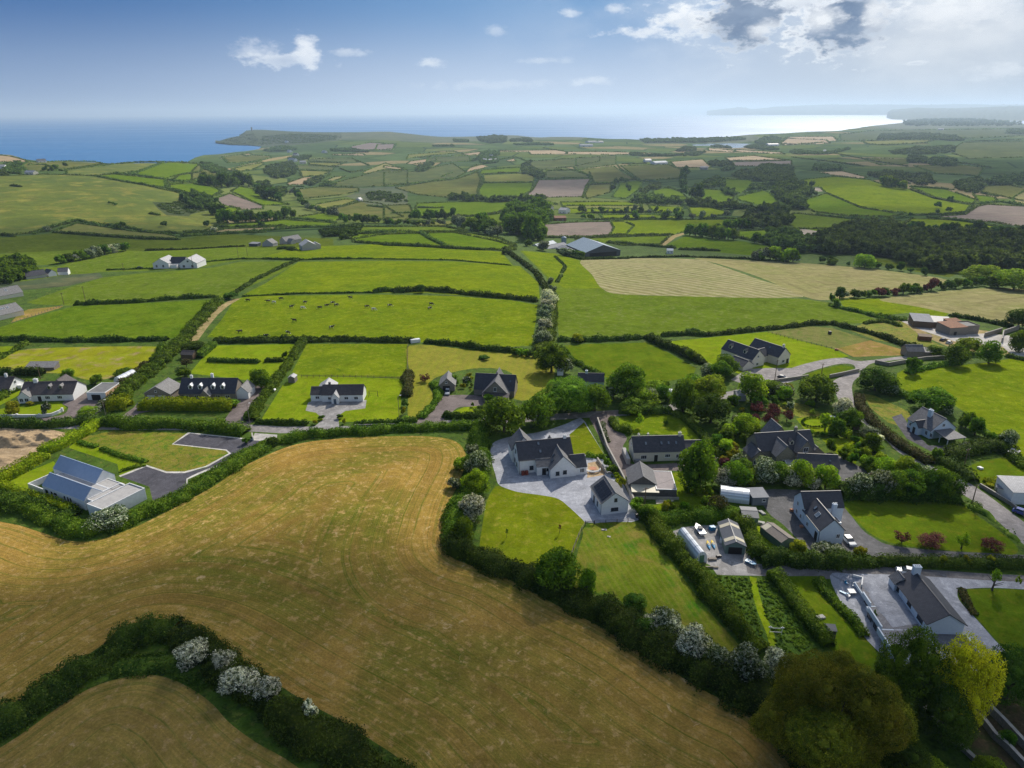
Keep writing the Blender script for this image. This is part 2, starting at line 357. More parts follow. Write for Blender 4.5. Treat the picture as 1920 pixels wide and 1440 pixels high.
tar('road', (.27,.25,.24)); tar('lane', (.17,.16,.155)); tar('asphalt', (.085,.083,.095)); tar('brown_drive', (.175,.145,.135))
tar('gravel', (.29,.28,.27)); tar('pavers', (.33,.34,.37), (.28,.29,.32)); tar('concrete', (.42,.40,.37)); tar('yard', (.20,.20,.20), (.14,.14,.14))
tar('worn_tar', (.12,.118,.12), (.09,.09,.09)); tar('gold_gravel', (.40,.32,.17)); tar('stone_path', (.42,.38,.30)); tar('kerb', (.55,.53,.48))
# ------------------------------------------------------------------ terrain
SEA = -80.0
FR = {'P': (0,0,1), 'A': (0,260,4.8), 'B': (360,230,4.8), 'C': (720,240,4.8), 'D': (1080,240,4.8), 'E': (1440,190,4.0),
      'V1': (0,600,4), 'V2': (480,600,4), 'V3': (960,600,4), 'V4': (1440,600,4), 'W5': (900,800,4.8), 'W6': (1240,840,4.8),
      'W7': (1520,900,4.8), 'W8': (1360,1080,3.42857), 'T4': (0,400,3), 'T5': (640,400,3), 'T6': (1280,400,3),
      'H': (940,790,10.6667), 'H2': (1080,840,12), 'N8': (0,660,8), 'BL': (0,1080,3)}
def P(fr, *pts):
    """points read in an enlarged view of the photograph -> photograph pixels"""
    x0, y0, s = FR[fr]
    return [(x0 + x/s, y0 + y/s) for x, y in pts]
def rays(px, py):
    px = np.asarray(px, float); py = np.asarray(py, float)
    d = (px-960)[:, None]*np.array(RIGHT) + (720-py)[:, None]*np.array(UP) + F_PX*np.array(fwd)
    return d
def to_plane(px, py, z):
    d = rays([px], [py])[0]; t = (z - CAM_Z)/d[2]
    return d[0]*t, d[1]*t
CTRL = [  # px, py, height of the ground there
 (0,1440,0),(500,1440,0),(960,1440,0),(1450,1440,-1),(1920,1440,-2),(0,1150,0),(960,1150,0),(1920,1150,0),(0,900,0),(960,900,0),(1920,900,0),
 (0,700,0),(480,700,0),(960,700,0),(1440,700,0),(1920,700,-1),(0,560,-3),(500,560,-1),(960,560,-3),(1400,560,-6),(1920,560,-9),(1700,610,-3),
 (550,490,-7),(750,490,-6),(950,495,-10),(1300,500,-14),(1600,510,-17),(1850,520,-19),(700,445,-16),(850,435,-20),(1000,450,-27),(1110,478,-27),(1250,470,-28),(1400,460,-30),(1700,470,-32),(1920,470,-30),
 (300,490,-12),(100,500,-13),(0,480,-14),(300,460,-18),(500,470,-14),
 (600,400,-45),(900,400,-45),(1200,410,-44),(1500,410,-40),(1800,420,-36),
 (0,435,-22),(200,432,-27),(400,430,-34),(0,380,-8),(200,380,-13),(350,395,-26),(0,335,3),(200,335,-2),(350,335,-12),(450,350,-45),(420,380,-32),(500,390,-42),
 (200,310,-12),(300,304,-8),(100,303,-5),(0,291,4),(350,301,-16),(400,320,-40),
 (700,380,-56),(700,340,-60),(560,320,-62),(640,290,-55),(560,270,-60),(640,262,-45),(740,260,-35),(700,300,-55),
 (1000,370,-50),(1000,340,-58),(1000,300,-52),(1000,270,-44),(1200,370,-50),(1200,340,-56),(1200,300,-54),(1320,285,-68),(1350,270,-72),
 (1500,370,-44),(1600,335,-24),(1600,365,-34),(1520,350,-36),(1700,350,-34),(1750,400,-40),(1500,300,-56),(1500,270,-60),(1850,350,-48),(1850,300,-52),(1850,260,-52),(1680,300,-52),(1600,260,-58),
]
# the land's outer edge: (px, py, height it shows at)
SHORE = [(-1500,300,-20),(-600,293,-10),(-100,290,0),(0,289,2),(21,291,0),(48,299.5,-4),(70,302,-6),(110,302,-6),(150,302,-8),(176,303,-10),(200,307,-14),(225,306.5,-12),
 (250,305,-9),(300,303.5,-8),(350,300,-18),(366,296,-50),(382,293,-80),(412,290,-80),(433,286.5,-80),(454,282.5,-80),(485,279.5,-80),(491,275,-80),(464,273,-80),(431,272,-80),(405,269,-80),
 (404,266,-75),(411,262,-60),(430,257,-48),(447,253,-36),(462,244,-18),(477,243,-18),(537,245,-20),(570,246,-22),(610,248,-28),(672,248,-26),(731,246,-20),(756,248,-24),(793,254.6,-45),(837,260.5,-66),
 (849,257,-55),(907,256,-48),(939,252,-38),(970,252,-38),(987,256.5,-50),(1016,257.7,-50),(1032,255.5,-45),(1080,257,-48),(1116,259,-50),(1142,261,-55),(1174,262.3,-60),(1199,261,-52),(1267,259,-50),(1351,256.7,-50),
 (1392,253.5,-48),(1440,251,-50),(1577,245,-52),(1635,236,-50),(1702,229,-48),(1740,224.5,-46),(1752,226.5,-46),(1800,225.5,-40),(1840,229,-48),(1915,232.5,-50),(2100,235,-50),(2600,240,-50),(3400,262,-40)]
A_U = 1.0
def uv(x, y): return np.log(np.hypot(x, y)), np.arctan2(x, y)
cp = []
for (px, py, z) in CTRL + [s for s in SHORE]:
    x, y = to_plane(px, py, z); u, v = uv(x, y); cp.append((float(u), float(v)*2.2, z))
for v in (-1.05, -.8, .8, 1.05):
    for u, z in ((2.5, 0), (4.0, 0), (5.2, 0), (6.0, -3), (6.8, -25 if v > 0 else -12)): cp.append((u, v*2.2, z))
for v in (-.5, -.2, .1, .4): cp.append((2.5, v*2.2, 0)); cp.append((3.6, v*2.2, 0))
cp = np.array(cp)
def _ker(r): return r
def _fit():
    n = len(cp); D = np.hypot(cp[:, None, 0]-cp[None, :, 0], cp[:, None, 1]-cp[None, :, 1])
    K = _ker(D) - np.eye(n)*0.02; A = np.zeros((n+1, n+1)); A[:n, :n] = K; A[:n, n] = 1; A[n, :n] = 1
    return np.linalg.solve(A, np.append(cp[:, 2], 0))
W_ = _fit()
U0, U1, V0, V1_ = 2.2, 10.9, -1.12, 1.12
NU, NV = 900, 420
gu = np.linspace(U0, U1, NU); gv = np.linspace(V0, V1_, NV)
ZG = np.full((NU, NV), W_[-1])
for i in range(len(cp)):
    ZG += W_[i]*_ker(np.hypot(gu[:, None]-cp[i, 0], gv[None, :]*2.2-cp[i, 1]))
# soften the creases, add gentle swells
for _ in range(10):
    ZG[1:-1, :] = (ZG[:-2, :] + 2*ZG[1:-1, :] + ZG[2:, :])/4; ZG[:, 1:-1] = (ZG[:, :-2] + 2*ZG[:, 1:-1] + ZG[:, 2:])/4
dist_g = np.exp(gu)[:, None]; X_ = dist_g*np.sin(gv)[None, :]; Y_ = dist_g*np.cos(gv)[None, :]
ZG += (np.sin(X_/170+1)*np.cos(Y_/210) )*np.clip((dist_g-350)/2500, 0, 1)*3.0
# the garden left of the terrace wall (bottom right) lies about two metres lower
_a = np.array(to_plane(1612, 1086, 0)); _b = np.array(to_plane(1706, 1236, 0)); _d = (_b-_a); _len = np.hypot(*_d); _d = _d/_len; _n = np.array((_d[1], -_d[0]))
_s = (X_-_a[0])*_d[0] + (Y_-_a[1])*_d[1]; _t = (X_-_a[0])*_n[0] + (Y_-_a[1])*_n[1]
def _ss(x, a, b): x = np.clip((x-a)/(b-a), 0, 1); return x*x*(3-2*x)
ZG -= 2.1*_ss(_t, 0.0, 1.6)*_ss(_t, 34, 12)*_ss(_s, -3, 3)*_ss(_s, _len+14, _len+2)
# the land's outline in (u, v)
def dens(pts, step=10.0, closed=True):
    out = []; n = len(pts)
    for i in range(n if closed else n-1):
        a = np.array(pts[i], float); b = np.array(pts[(i+1) % n], float); k = max(1, int(np.hypot(*(b-a)[:2])/step))
        for j in range(k): out.append(tuple(a + (b-a)*j/k))
    if not closed: out.append(tuple(map(float, pts[-1])))
    return out
shore_uv = []
for (px, py, z) in dens(SHORE, 14, closed=False):
    x, y = to_plane(px, py, z); shore_uv.append(tuple(float(t) for t in uv(x, y)))
land_uv = [(2.21, -1.1)] + [(shore_uv[0][0], -1.1)] + [p for p in shore_uv if -1.09 < p[1] < 1.09] + [(shore_uv[-1][0], 1.1), (2.21, 1.1)]
def inside(poly, u, v):
    poly = np.asarray(poly); u = np.asarray(u); v = np.asarray(v); c = np.zeros(u.shape, bool); n = len(poly)
    for i in range(n):
        x1, y1 = poly[i]; x2, y2 = poly[i-1]
        cond = ((y1 > v) != (y2 > v)); 
        with np.errstate(divide='ignore', invalid='ignore'): c ^= cond & (u < (x2-x1)*(v-y1)/(y2-y1) + x1)
    return c
def zt(x, y):
    """height of the ground at world x, y"""
    x = np.asarray(x, float); y = np.asarray(y, float); u, v = uv(x, y)
    fu = np.clip((u-U0)/(U1-U0)*(NU-1), 0, NU-1.001); fv = np.clip((v-V0)/(V1_-V0)*(NV-1), 0, NV-1.001)
    i = fu.astype(int); j = fv.astype(int); a = fu-i; b = fv-j
    return ZG[i, j]*(1-a)*(1-b) + ZG[i+1, j]*a*(1-b) + ZG[i, j+1]*(1-a)*b + ZG[i+1, j+1]*a*b
T_ = np.exp(np.linspace(math.log(30), math.log(40000), 900))
def at(pts):
    """photograph pixels -> points on the ground (n,3)"""
    pts = np.asarray(pts, float).reshape(-1, 2); d = rays(pts[:, 0], pts[:, 1]); d /= np.hypot(d[:, 0], d[:, 1])[:, None]
    out = np.zeros((len(pts), 3))
    for k in range(0, len(pts), 400):
        dd = d[k:k+400]; X = dd[:, 0:1]*T_; Y = dd[:, 1:2]*T_; Zr = CAM_Z + dd[:, 2:3]*T_
        below = Zr < zt(X, Y); below[:, -1] = True; i = np.argmax(below, 1); i = np.maximum(i, 1); r = np.arange(len(dd))
        t0 = T_[i-1]; t1 = T_[i]
        for _ in range(18):
            tm = (t0+t1)/2; z = CAM_Z + dd[:, 2]*tm; b = z < zt(dd[:, 0]*tm, dd[:, 1]*tm)
            t1 = np.where(b, tm, t1); t0 = np.where(b, t0, tm)
        out[k:k+400, 0] = dd[:, 0]*t1; out[k:k+400, 1] = dd[:, 1]*t1
    out[:, 2] = zt(out[:, 0], out[:, 1])
    return out
def at1(px, py): return Vector(at([(px, py)])[0])
POLYS = []
def GP(name, mat, fr, pts, smooth=False, edge=False):
    pts = P(fr, *pts)
    if smooth:
        q = []; n = len(pts)
        for i in range(n):
            p0, p1, p2, p3 = (np.array(pts[(i+k-1) % n]) for k in range(4))
            for t in (0, .25, .5, .75): q.append(tuple(.5*((2*p1)+(-p0+p2)*t+(2*p0-5*p1+4*p2-p3)*t*t+(-p0+3*p1-3*p2+p3)*t**3)))
        pts = q
    POLYS.append([name, mat, pts, edge])
def line_poly(fr, pts, w):
    """a ribbon w metres wide along a line of pixels, as a pixel polygon"""
    c = at(P(fr, *pts)); q = []
    out_l, out_r = [], []
    for i in range(len(c)):
        d = c[min(i+1, len(c)-1)][:2] - c[max(i-1, 0)][:2]; d = d/np.hypot(*d); n = np.array((-d[1], d[0]))*w/2
        out_l.append(tuple(c[i][:2]+n)); out_r.append(tuple(c[i][:2]-n))
    return out_l + out_r[::-1]
def GL(name, mat, fr, pts, w): POLYS.append([name, mat, ('world', line_poly(fr, pts, w)), False])
# ------------------------------------------------------------------ fields, lawns, roads (later ones lie inside or over earlier ones)
GP('countryside', 'patchwork', 'P', [(-1200,460),(-1200,250),(300,250),(404,230),(3200,225),(3200,470),(1920,460),(1400,455),(960,440),(600,440),(0,445)])
GP('field', 'hill', 'A', [(-300,380),(0,338),(400,322),(850,335),(1300,420),(1700,510),(1900,560),(1980,650),(2050,760),(1850,830),(1400,850),(1150,800),(700,740),(300,850),(0,880),(-900,950)])
GP('field', 'stubble', 'A', [(-500,200),(-300,140),(0,150),(100,160),(230,195),(245,213),(0,210)])
GP('field', 'pasture_far', 'A', [(250,213),(650,202),(850,205),(960,235),(700,265),(470,290),(250,300),(200,240)])
GP('field', 'hill', 'A', [(600,280),(1250,212),(1470,212),(1230,300),(1030,315),(850,335),(600,325)])
GP('field', 'pasture', 'A', [(1250,300),(1480,212),(1800,232),(1820,290),(1600,330),(1500,360),(1200,325)])
GP('field', 'pasture', 'A', [(860,335),(1030,320),(1500,370),(1500,435),(1250,410)])
GP('field', 'pasture', 'A', [(1505,430),(1520,395),(1800,395),(1990,470),(1900,530),(1700,490)])
GP('field', 'pasture', 'A', [(1560,370),(1610,330),(1820,300),(1960,330),(1800,390)])
GP('field', 'paddock_grey', 'A', [(480,840),(700,760),(900,790),(1200,835),(1500,860),(1620,890),(1580,910),(1100,880)])
GP('field', 'pasture_dark', 'A', [(-900,930),(0,890),(300,870),(480,848),(900,885),(1500,915),(1700,890),(1920,850),(2300,870),(3000,900),(3000,1010),(1900,985),(1300,1010),(700,1020),(0,1030),(-900,1100)])
GP('field', 'pasture_cool', 'A', [(-900,1110),(0,1035),(900,990),(1300,1015),(1900,990),(2600,1000),(2600,1080),(1500,1100),(0,1150),(-900,1300)])
GP('scrub', 'scrub', 'A', [(1370,570),(1560,575),(1800,520),(1960,560),(1900,640),(1720,680),(1700,700),(1500,690),(1420,630)])
GP('headland', 'scrub', 'B', [(150,185),(300,140),(420,100),(490,55),(560,50),(850,60),(1300,75),(1420,110),(1300,165),(1100,185),(900,205),(600,215),(340,210)])
GP('coast', 'scrub', 'P', [(1190,257),(1300,255),(1400,250),(1440,262),(1380,268),(1300,268),(1210,270)])
GP('coast', 'scrub', 'P', [(1635,238),(1702,226),(1740,221),(1920,228),(1990,231),(1990,239),(1800,240),(1690,243)])
GP('coast', 'moor', 'P', [(640,240),(731,240),(800,248),(860,252),(1040,250),(1100,256),(1090,262),(960,262),(820,268),(700,262),(640,262)])
# middle valley (B)
GP('field', 'stubble', 'B', [(450,285),(520,280),(560,295),(490,305)])
GP('field', 'pasture_far', 'B', [(270,310),(440,290),(700,300),(720,320),(560,350),(330,365)])
GP('lane', 'track', 'B', [(320,415),(560,360),(720,318),(940,290),(950,300),(760,335),(640,355),(480,385),(330,425)])
GP('field', 'pasture_far', 'B', [(0,440),(60,380),(90,400),(240,450),(250,480),(70,500),(0,520)])
GP('field', 'pasture_far_yellow', 'B', [(350,420),(480,390),(640,360),(640,380),(560,420),(450,440)])
GP('field', 'pasture_far_yellow', 'B', [(1050,360),(1340,365),(1340,380),(1230,395),(1060,380)])
GP('field', 'pasture_far_yellow', 'B', [(970,430),(1250,440),(1180,470),(990,485)])
GP('field', 'pasture_far_cool', 'B', [(940,385),(1060,385),(1280,400),(1270,435),(960,425)])
GP('field', 'pasture_far_cool', 'B', [(1040,330),(1440,320),(1500,350),(1340,360),(1060,350)])
GP('field', 'ploughed', 'B', [(1430,215),(1600,180),(1840,195),(1800,250),(1440,245)])
GP('field', 'stubble', 'B', [(1260,285),(1540,282),(1560,298),(1260,292)])
GP('field', 'stubble', 'B', [(860,545),(1000,495),(1080,490),(1060,520),(1000,560),(860,560)])
GP('field', 'hay_pale', 'B', [(1170,535),(1280,490),(1380,480),(1330,510),(1200,540)])
GP('field', 'hay_pale', 'B', [(1530,450),(1650,400),(1740,365),(1920,420),(1750,420),(1560,465)])
GP('field', 'pasture_far_cool', 'B', [(1180,570),(1560,470),(1700,430),(1940,430),(1940,560),(1500,580)])
GP('field', 'pasture_far', 'B', [(960,600),(1150,580),(1500,590),(1500,620),(1350,650),(1000,690)])
GP('field', 'pasture', 'B', [(-200,560),(0,545),(200,580),(280,625),(180,665),(0,650),(-200,610)])
GP('field', 'pasture', 'B', [(350,620),(430,575),(560,600),(640,680),(800,720),(880,740),(620,745),(480,680)])
GP('field', 'ploughed', 'B', [(215,685),(340,640),(480,690),(640,750),(640,780),(450,785),(260,730)])
GP('field', 'pasture', 'B', [(290,780),(340,760),(430,775),(380,815),(300,810)])
GP('field', 'pasture_far_yellow', 'B', [(1080,745),(1380,690),(1500,695),(1400,740),(1200,780)])
GP('field', 'pasture_far', 'B', [(1150,785),(1290,775),(1530,710),(1700,730),(1900,850),(1600,880),(1440,860)])
GP('field', 'pasture', 'B', [(960,850),(1180,815),(1330,840),(1400,870),(1200,890),(1000,860)])
GP('field', 'pasture', 'B', [(180,935),(480,900),(840,875),(1290,905),(1250,930),(800,940),(260,960)])
GP('moorland', 'moor', 'B', [(1500,590),(1940,570),(1940,780),(1740,760),(1620,750),(1500,700),(1380,660),(1500,630)])
# centre (C)
GP('field', 'ploughed', 'C', [(-60,150),(100,145),(80,190),(-80,200)])
GP('field', 'stubble', 'C', [(700,235),(860,215),(880,225),(850,245),(740,245)])
GP('field', 'stubble', 'C', [(1030,205),(1560,200),(1640,215),(1640,235),(1320,240),(1300,215),(1040,215)])
GP('field', 'stubble', 'C', [(1650,215),(1960,215),(2420,225),(2420,237),(1980,240),(1650,235)])
GP('field', 'stubble', 'C', [(200,325),(240,300),(400,280),(470,270),(470,295),(290,325)])
GP('field', 'stubble', 'C', [(745,385),(770,360),(880,330),(940,345),(880,370),(750,395)])
GP('field', 'stubble', 'C', [(1095,295),(1170,275),(1190,300),(1120,305)])
GP('field', 'stubble', 'C', [(0,340),(180,365),(120,380),(0,360)])
GP('field', 'pasture_far_yellow', 'C', [(220,240),(620,210),(680,225),(360,255),(200,280)])
GP('field', 'pasture_far_cool', 'C', [(400,265),(760,250),(780,300),(560,310),(380,310)])
GP('field', 'pasture_far_cool', 'C', [(0,400),(270,395),(620,320),(740,400),(640,450),(250,500),(0,510)])
GP('field', 'pasture_far', 'C', [(100,540),(400,490),(640,465),(840,400),(870,470),(840,560),(850,630),(600,630),(300,600)])
GP('field', 'pasture', 'C', [(860,410),(880,380),(1240,355),(1220,400),(880,420)])
GP('field', 'pasture_far_yellow', 'C', [(895,425),(1220,410),(1370,425),(1340,485),(900,490)])
GP('field', 'pasture', 'C', [(895,498),(1345,492),(1320,570),(1200,625),(860,630),(850,560)])
GP('field', 'pasture_far_cool', 'C', [(1300,300),(1500,290),(1750,270),(1940,260),(1940,300),(1700,350),(1400,380),(1330,350)])
GP('field', 'pasture_far_cool', 'C', [(1460,390),(1690,380),(1820,420),(1860,450),(1450,455)])
GP('field', 'ploughed', 'C', [(1390,470),(1860,460),(1820,520),(1790,620),(1250,630),(1340,560)])
GP('field', 'pasture', 'C', [(300,680),(700,665),(1500,660),(1560,690),(1300,700),(1160,730),(820,790),(640,795),(340,810),(280,720)])
GP('field', 'pasture_far', 'C', [(0,700),(230,690),(260,760),(240,820),(100,850),(0,860)])
GP('field', 'pasture_cool', 'C', [(630,810),(820,795),(1000,780),(1150,745),(1130,800),(1080,890),(900,870),(650,830)])
GP('field', 'paddock_grey', 'C', [(280,860),(600,835),(640,860),(540,890),(300,880)])
GP('field', 'pasture_cool', 'C', [(-300,890),(0,890),(560,890),(760,935),(0,960),(-300,950)])
GP('field', 'pasture_cool', 'C', [(-260,1000),(0,960),(440,930),(800,950),(1050,1000),(1190,1060),(1180,1100),(900,1100),(600,1085),(0,1050),(-280,1030)])
GP('field', 'ploughed', 'C', [(1440,870),(1700,850),(2150,840),(2250,880),(2160,980),(1460,985)])
GP('field', 'pasture_bright', 'C', [(1590,670),(1920,665),(2180,665),(2330,690),(2300,750),(1640,770)])
GP('field', 'pasture_far_yellow', 'C', [(1620,700),(2320,700),(2300,730),(1640,725)])
# right middle (D)
GP('field', 'pasture_far_cool', 'D', [(0,270),(360,250),(360,330),(120,360),(0,380)])
GP('field', 'pasture_far', 'D', [(20,380),(340,345),(390,380),(540,465),(330,490),(160,495),(130,430)])
GP('field', 'pasture_far', 'D', [(400,340),(830,330),(980,390),(930,450),(720,465),(570,465)])
GP('field', 'stubble', 'D', [(850,305),(1140,283),(1220,355),(1130,360),(900,358)])
GP('field', 'stubble', 'D', [(1190,180),(1430,205),(1420,220),(1190,205)])
GP('field', 'stubble', 'D', [(1430,195),(1840,220),(1880,238),(1440,215)])
GP('field', 'stubble', 'D', [(1340,270),(1600,250),(1900,290),(1600,300),(1380,295)])
GP('field', 'ploughed', 'D', [(1400,308),(1940,295),(1940,350),(1600,345),(1430,345)])
GP('field', 'stubble', 'D', [(1840,140),(1900,95),(2250,110),(2290,140),(1860,155)])
GP('lake', 'water', 'D', [(1040,148),(1180,140),(1400,136),(1700,148),(1830,155),(1820,163),(1560,160),(1500,178),(1400,182),(1260,160),(1060,160)])
GP('field', 'pasture_far', 'D', [(120,515),(310,505),(310,580),(100,640),(80,600)])
GP('field', 'pasture', 'D', [(370,560),(400,495),(560,475),(600,490),(560,560),(450,640),(320,620)])
GP('field', 'pasture', 'D', [(700,560),(820,540),(940,570),(1010,640),(920,660),(680,620)])
GP('field', 'pasture', 'D', [(1000,540),(1300,560),(1420,620),(1400,680),(1200,680),(1060,610)])
GP('field', 'pasture', 'D', [(1340,460),(1560,470),(1640,510),(1480,590),(1340,560)])
GP('field', 'pasture', 'D', [(1450,620),(1700,560),(1760,600),(1860,690),(1700,710),(1460,650)])
GP('field', 'pasture_bright', 'D', [(650,700),(960,710),(950,770),(700,760)])
GP('field', 'pasture_bright', 'D', [(1010,715),(1180,710),(1370,755),(1340,780),(1150,815),(1040,790)])
GP('field', 'pasture_bright', 'D', [(210,780),(680,780),(950,800),(940,825),(250,820)])
GP('field', 'pasture_bright', 'D', [(300,830),(900,825),(1300,825),(1480,840),(1400,880),(1200,890),(1000,930),(860,965),(300,970),(340,900)])
GP('field', 'pasture_cool', 'D', [(0,1000),(300,985),(850,970),(760,1050),(440,1060),(250,1030),(0,1010)])
GP('lane', 'track', 'D', [(750,1055),(870,965),(980,940),(1000,948),(900,985),(800,1058)])
GP('field', 'pasture', 'D', [(810,1055),(1000,965),(1250,1000),(1500,1020),(1900,1090),(1900,1180),(1400,1130),(900,1080)])
GP('field', 'pasture', 'D', [(1460,930),(1900,910),(2500,900),(2500,1080),(1800,1050),(1460,990)])
# right (E)
GP('field', 'pasture_far_cool', 'E', [(540,250),(800,220),(1300,215),(1940,205),(1940,260),(1500,280),(900,290),(540,300)])
GP('field', 'pasture_far_yellow', 'E', [(700,300),(960,292),(1240,292),(1180,312),(900,328),(740,322)])
GP('field', 'stubble', 'E', [(80,320),(140,270),(220,266),(490,265),(525,300),(300,318)])
GP('field', 'pasture_far_cool', 'E', [(1460,310),(1940,300),(1940,420),(1500,430),(1350,380)])
GP('field', 'pasture_far', 'E', [(730,430),(1040,430),(1050,470),(850,480),(750,450)])
GP('field', 'pasture_far', 'E', [(1090,485),(1480,480),(1620,500),(1580,560),(1250,540)])
GP('field', 'pasture_bright', 'E', [(50,640),(250,590),(500,565),(760,590),(900,640),(1060,660),(1250,730),(1520,780),(1480,830),(1250,855),(1080,845),(700,800),(440,690),(380,640)])
GP('field', 'pasture', 'E', [(280,740),(440,690),(700,800),(1010,850),(900,870),(600,860),(350,830),(270,790)])
GP('field', 'pasture', 'E', [(1060,640),(1300,650),(1560,740),(1540,770),(1250,720)])
GP('field', 'pasture', 'E', [(1540,700),(1700,720),(1720,750),(1580,755)])
GP('field', 'paddock_grey', 'E', [(1600,640),(1800,630),(1960,660),(1960,760),(1740,710),(1600,680)])
GP('field', 'hay_pale', 'E', [(1830,730),(1940,660),(2100,700),(2100,780),(1850,760)])
GP('field', 'ploughed', 'E', [(1270,865),(1480,850),(1570,790),(1640,775),(1940,790),(2200,800),(2200,960),(1880,940),(1700,910),(1500,890)])
GP('field', 'pasture_bright', 'E', [(1080,880),(1250,885),(1500,900),(1750,945),(1500,975),(1000,930)])
GP('field', 'pasture_cool', 'E', [(40,920),(200,840),(500,870),(900,900),(1060,900),(1000,930),(700,950),(200,960)])
GP('field', 'pasture_dark', 'E', [(1250,1000),(2200,1020),(2200,1100),(1600,1100)])
GP('quarry', 'quarry', 'E', [(235,955),(300,962),(380,975),(520,960),(600,975),(560,1010),(500,1030),(530,1060),(430,1075),(300,1050),(240,1000)])
GP('quarry', 'quarry', 'E', [(330,645),(400,650),(410,675),(340,680),(230,672)])
GP('field', 'stubble', 'E', [(380,530),(560,525),(740,570),(720,582),(500,560)])
GP('wood_floor', 'pasture_dark', 'P', [(1560,462),(1600,440),(1700,425),(1800,440),(1990,440),(1990,510),(1830,500),(1780,520),(1660,500)])
GP('inlet', 'water', 'P', [(1842,226.5),(1900,226),(1990,229),(1990,231.5),(1900,230),(1862,229.5)])
# pastures behind the village
GP('field', 'pasture', 'P', [(640,436),(720,433),(850,436),(930,452),(965,462),(940,470),(860,466),(700,458),(664,452)])
GP('field', 'pasture_cool', 'T4', [(-300,340),(320,300),(600,240),(820,215),(1300,190),(1560,195),(1700,255),(1650,262),(1350,262),(1150,300),(820,325),(560,330),(100,400),(-300,440)])
GP('field', 'moor', 'T4', [(-100,400),(150,380),(380,345),(560,335),(580,360),(380,410),(150,430),(-100,430)])
GP('field', 'pasture_cool', 'T4', [(150,500),(380,420),(580,360),(820,335),(1200,305),(1350,272),(1650,270),(1640,300),(1500,370),(1290,460),(1250,475),(500,495),(410,520),(200,512)])
GP('field', 'pasture', 'T4', [(-300,700),(0,640),(100,610),(350,540),(420,520),(800,505),(1210,485),(1200,510),(1000,700),(800,715),(-300,712)])
GP('field', 'lawn_tan', 'T4', [(60,615),(110,560),(160,540),(360,520),(330,535),(180,580)])
GP('field', 'pasture_bright', 'P', [(490,483),(560,463),(700,458),(860,465),(940,472),(962,498),(850,488),(700,487),(560,487)])
GP('field', 'pasture_bright', 'P', [(455,553),(500,530),(560,491),(700,489),(850,490),(975,499),(1010,530),(1012,560),(960,561),(800,549),(640,550)])
GP('field', 'pasture_bright', 'P', [(372,632),(395,600),(430,563),(470,555),(700,552),(850,555),(960,563),(1008,572),(1005,600),(997,648),(930,652),(870,646),(770,641),(600,637)])
GP('grass_verge', 'verge', 'P', [(395,560),(430,556),(440,562),(415,600),(385,636),(330,660),(250,740),(225,752),(210,740),(290,670),(360,620)])
GL('track', 'track', 'T4', [(1330,480),(1260,520),(1200,570),(1140,640),(1080,720)], 5)
GP('field', 'pasture_cool', 'P', [(975,470),(1040,475),(1090,488),(1110,515),(1135,546),(1200,554),(1500,560),(1560,568),(1640,598),(1680,600),(1620,606),(1550,608),(1300,627),(1150,632),(1048,632),(1040,560),(1025,520),(990,485)])
GP('field', 'pasture_bright', 'P', [(980,470),(1040,475),(1090,490),(1112,520),(1128,541),(1060,541),(1030,520),(995,487)])
GP('field', 'hay_rows', 'P', [(1090,487),(1180,484),(1300,486),(1340,495),(1420,523),(1505,557),(1200,553),(1135,545),(1110,515)], edge=True, smooth=True)
GP('field', 'hay_pale', 'P', [(1304,484),(1400,488),(1500,493),(1640,505),(1780,526),(1700,543),(1640,550),(1560,562),(1511,557),(1425,520),(1344,494)], edge=True, smooth=True)
GP('field', 'pasture_bright', 'T6', [(880,480),(1110,480),(1300,520),(1500,560),(1460,590),(1260,560),(1080,580),(900,520)])
GP('field', 'hay_pale', 'P', [(1648,562),(1720,551),(1830,541),(1920,541),(2100,548),(2100,640),(1895,606),(1800,592),(1720,575)], edge=True, smooth=True)
# garden plots in the upper village
GP('lawn', 'lawn_yellow', 'P', [(-100,700),(0,675),(57,654),(307,650),(300,665),(252,698),(220,706),(170,713),(110,700),(0,700)], smooth=True)
GP('lawn', 'lawn', 'P', [(-60,650),(43,649),(0,668),(-60,690)])
GP('lawn', 'lawn', 'V1', [(-100,420),(110,430),(200,450),(200,520),(150,560),(0,640),(-100,660)])
GP('lawn', 'lawn', 'P', [(400,648),(555,645),(545,680),(520,702),(480,715),(400,705),(355,700),(372,680)])
GP('lawn', 'pasture_bright', 'V2', [(380,180),(1140,180),(1128,432),(300,412),(270,390)])
GP('lawn', 'lawn', 'V2', [(200,490),(310,415),(1110,440),(1090,560),(1080,745),(740,765),(40,745)])
GP('lawn', 'mown', 'P', [(768,648),(880,656),(1000,668),(1012,672),(1040,690),(1025,740),(965,748),(960,700),(900,690),(830,703),(805,720),(812,745),(795,770),(785,785),(765,785),(768,700)], smooth=True)
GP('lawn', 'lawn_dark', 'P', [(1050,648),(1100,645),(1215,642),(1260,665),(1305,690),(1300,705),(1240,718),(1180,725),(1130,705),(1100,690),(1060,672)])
GP('lawn', 'lawn', 'P', [(1255,640),(1440,622),(1565,655),(1592,668),(1500,688),(1470,690),(1400,705),(1310,678)])
GP('paddock', 'paddock_grey', 'P', [(1440,622),(1520,612),(1560,615),(1632,638),(1568,654)])
GP('paddock', 'lawn_tan', 'P', [(1568,654),(1632,638),(1704,659),(1692,666),(1600,669)])
GP('farm_yard', 'track', 'P', [(1680,600),(1720,595),(1760,610),(1850,620),(1920,640),(1920,670),(1790,655),(1730,630),(1700,615)])
GP('field', 'rough_yellow', 'P', [(1620,606),(1690,602),(1730,632),(1770,650),(1740,655),(1640,637),(1590,618)])
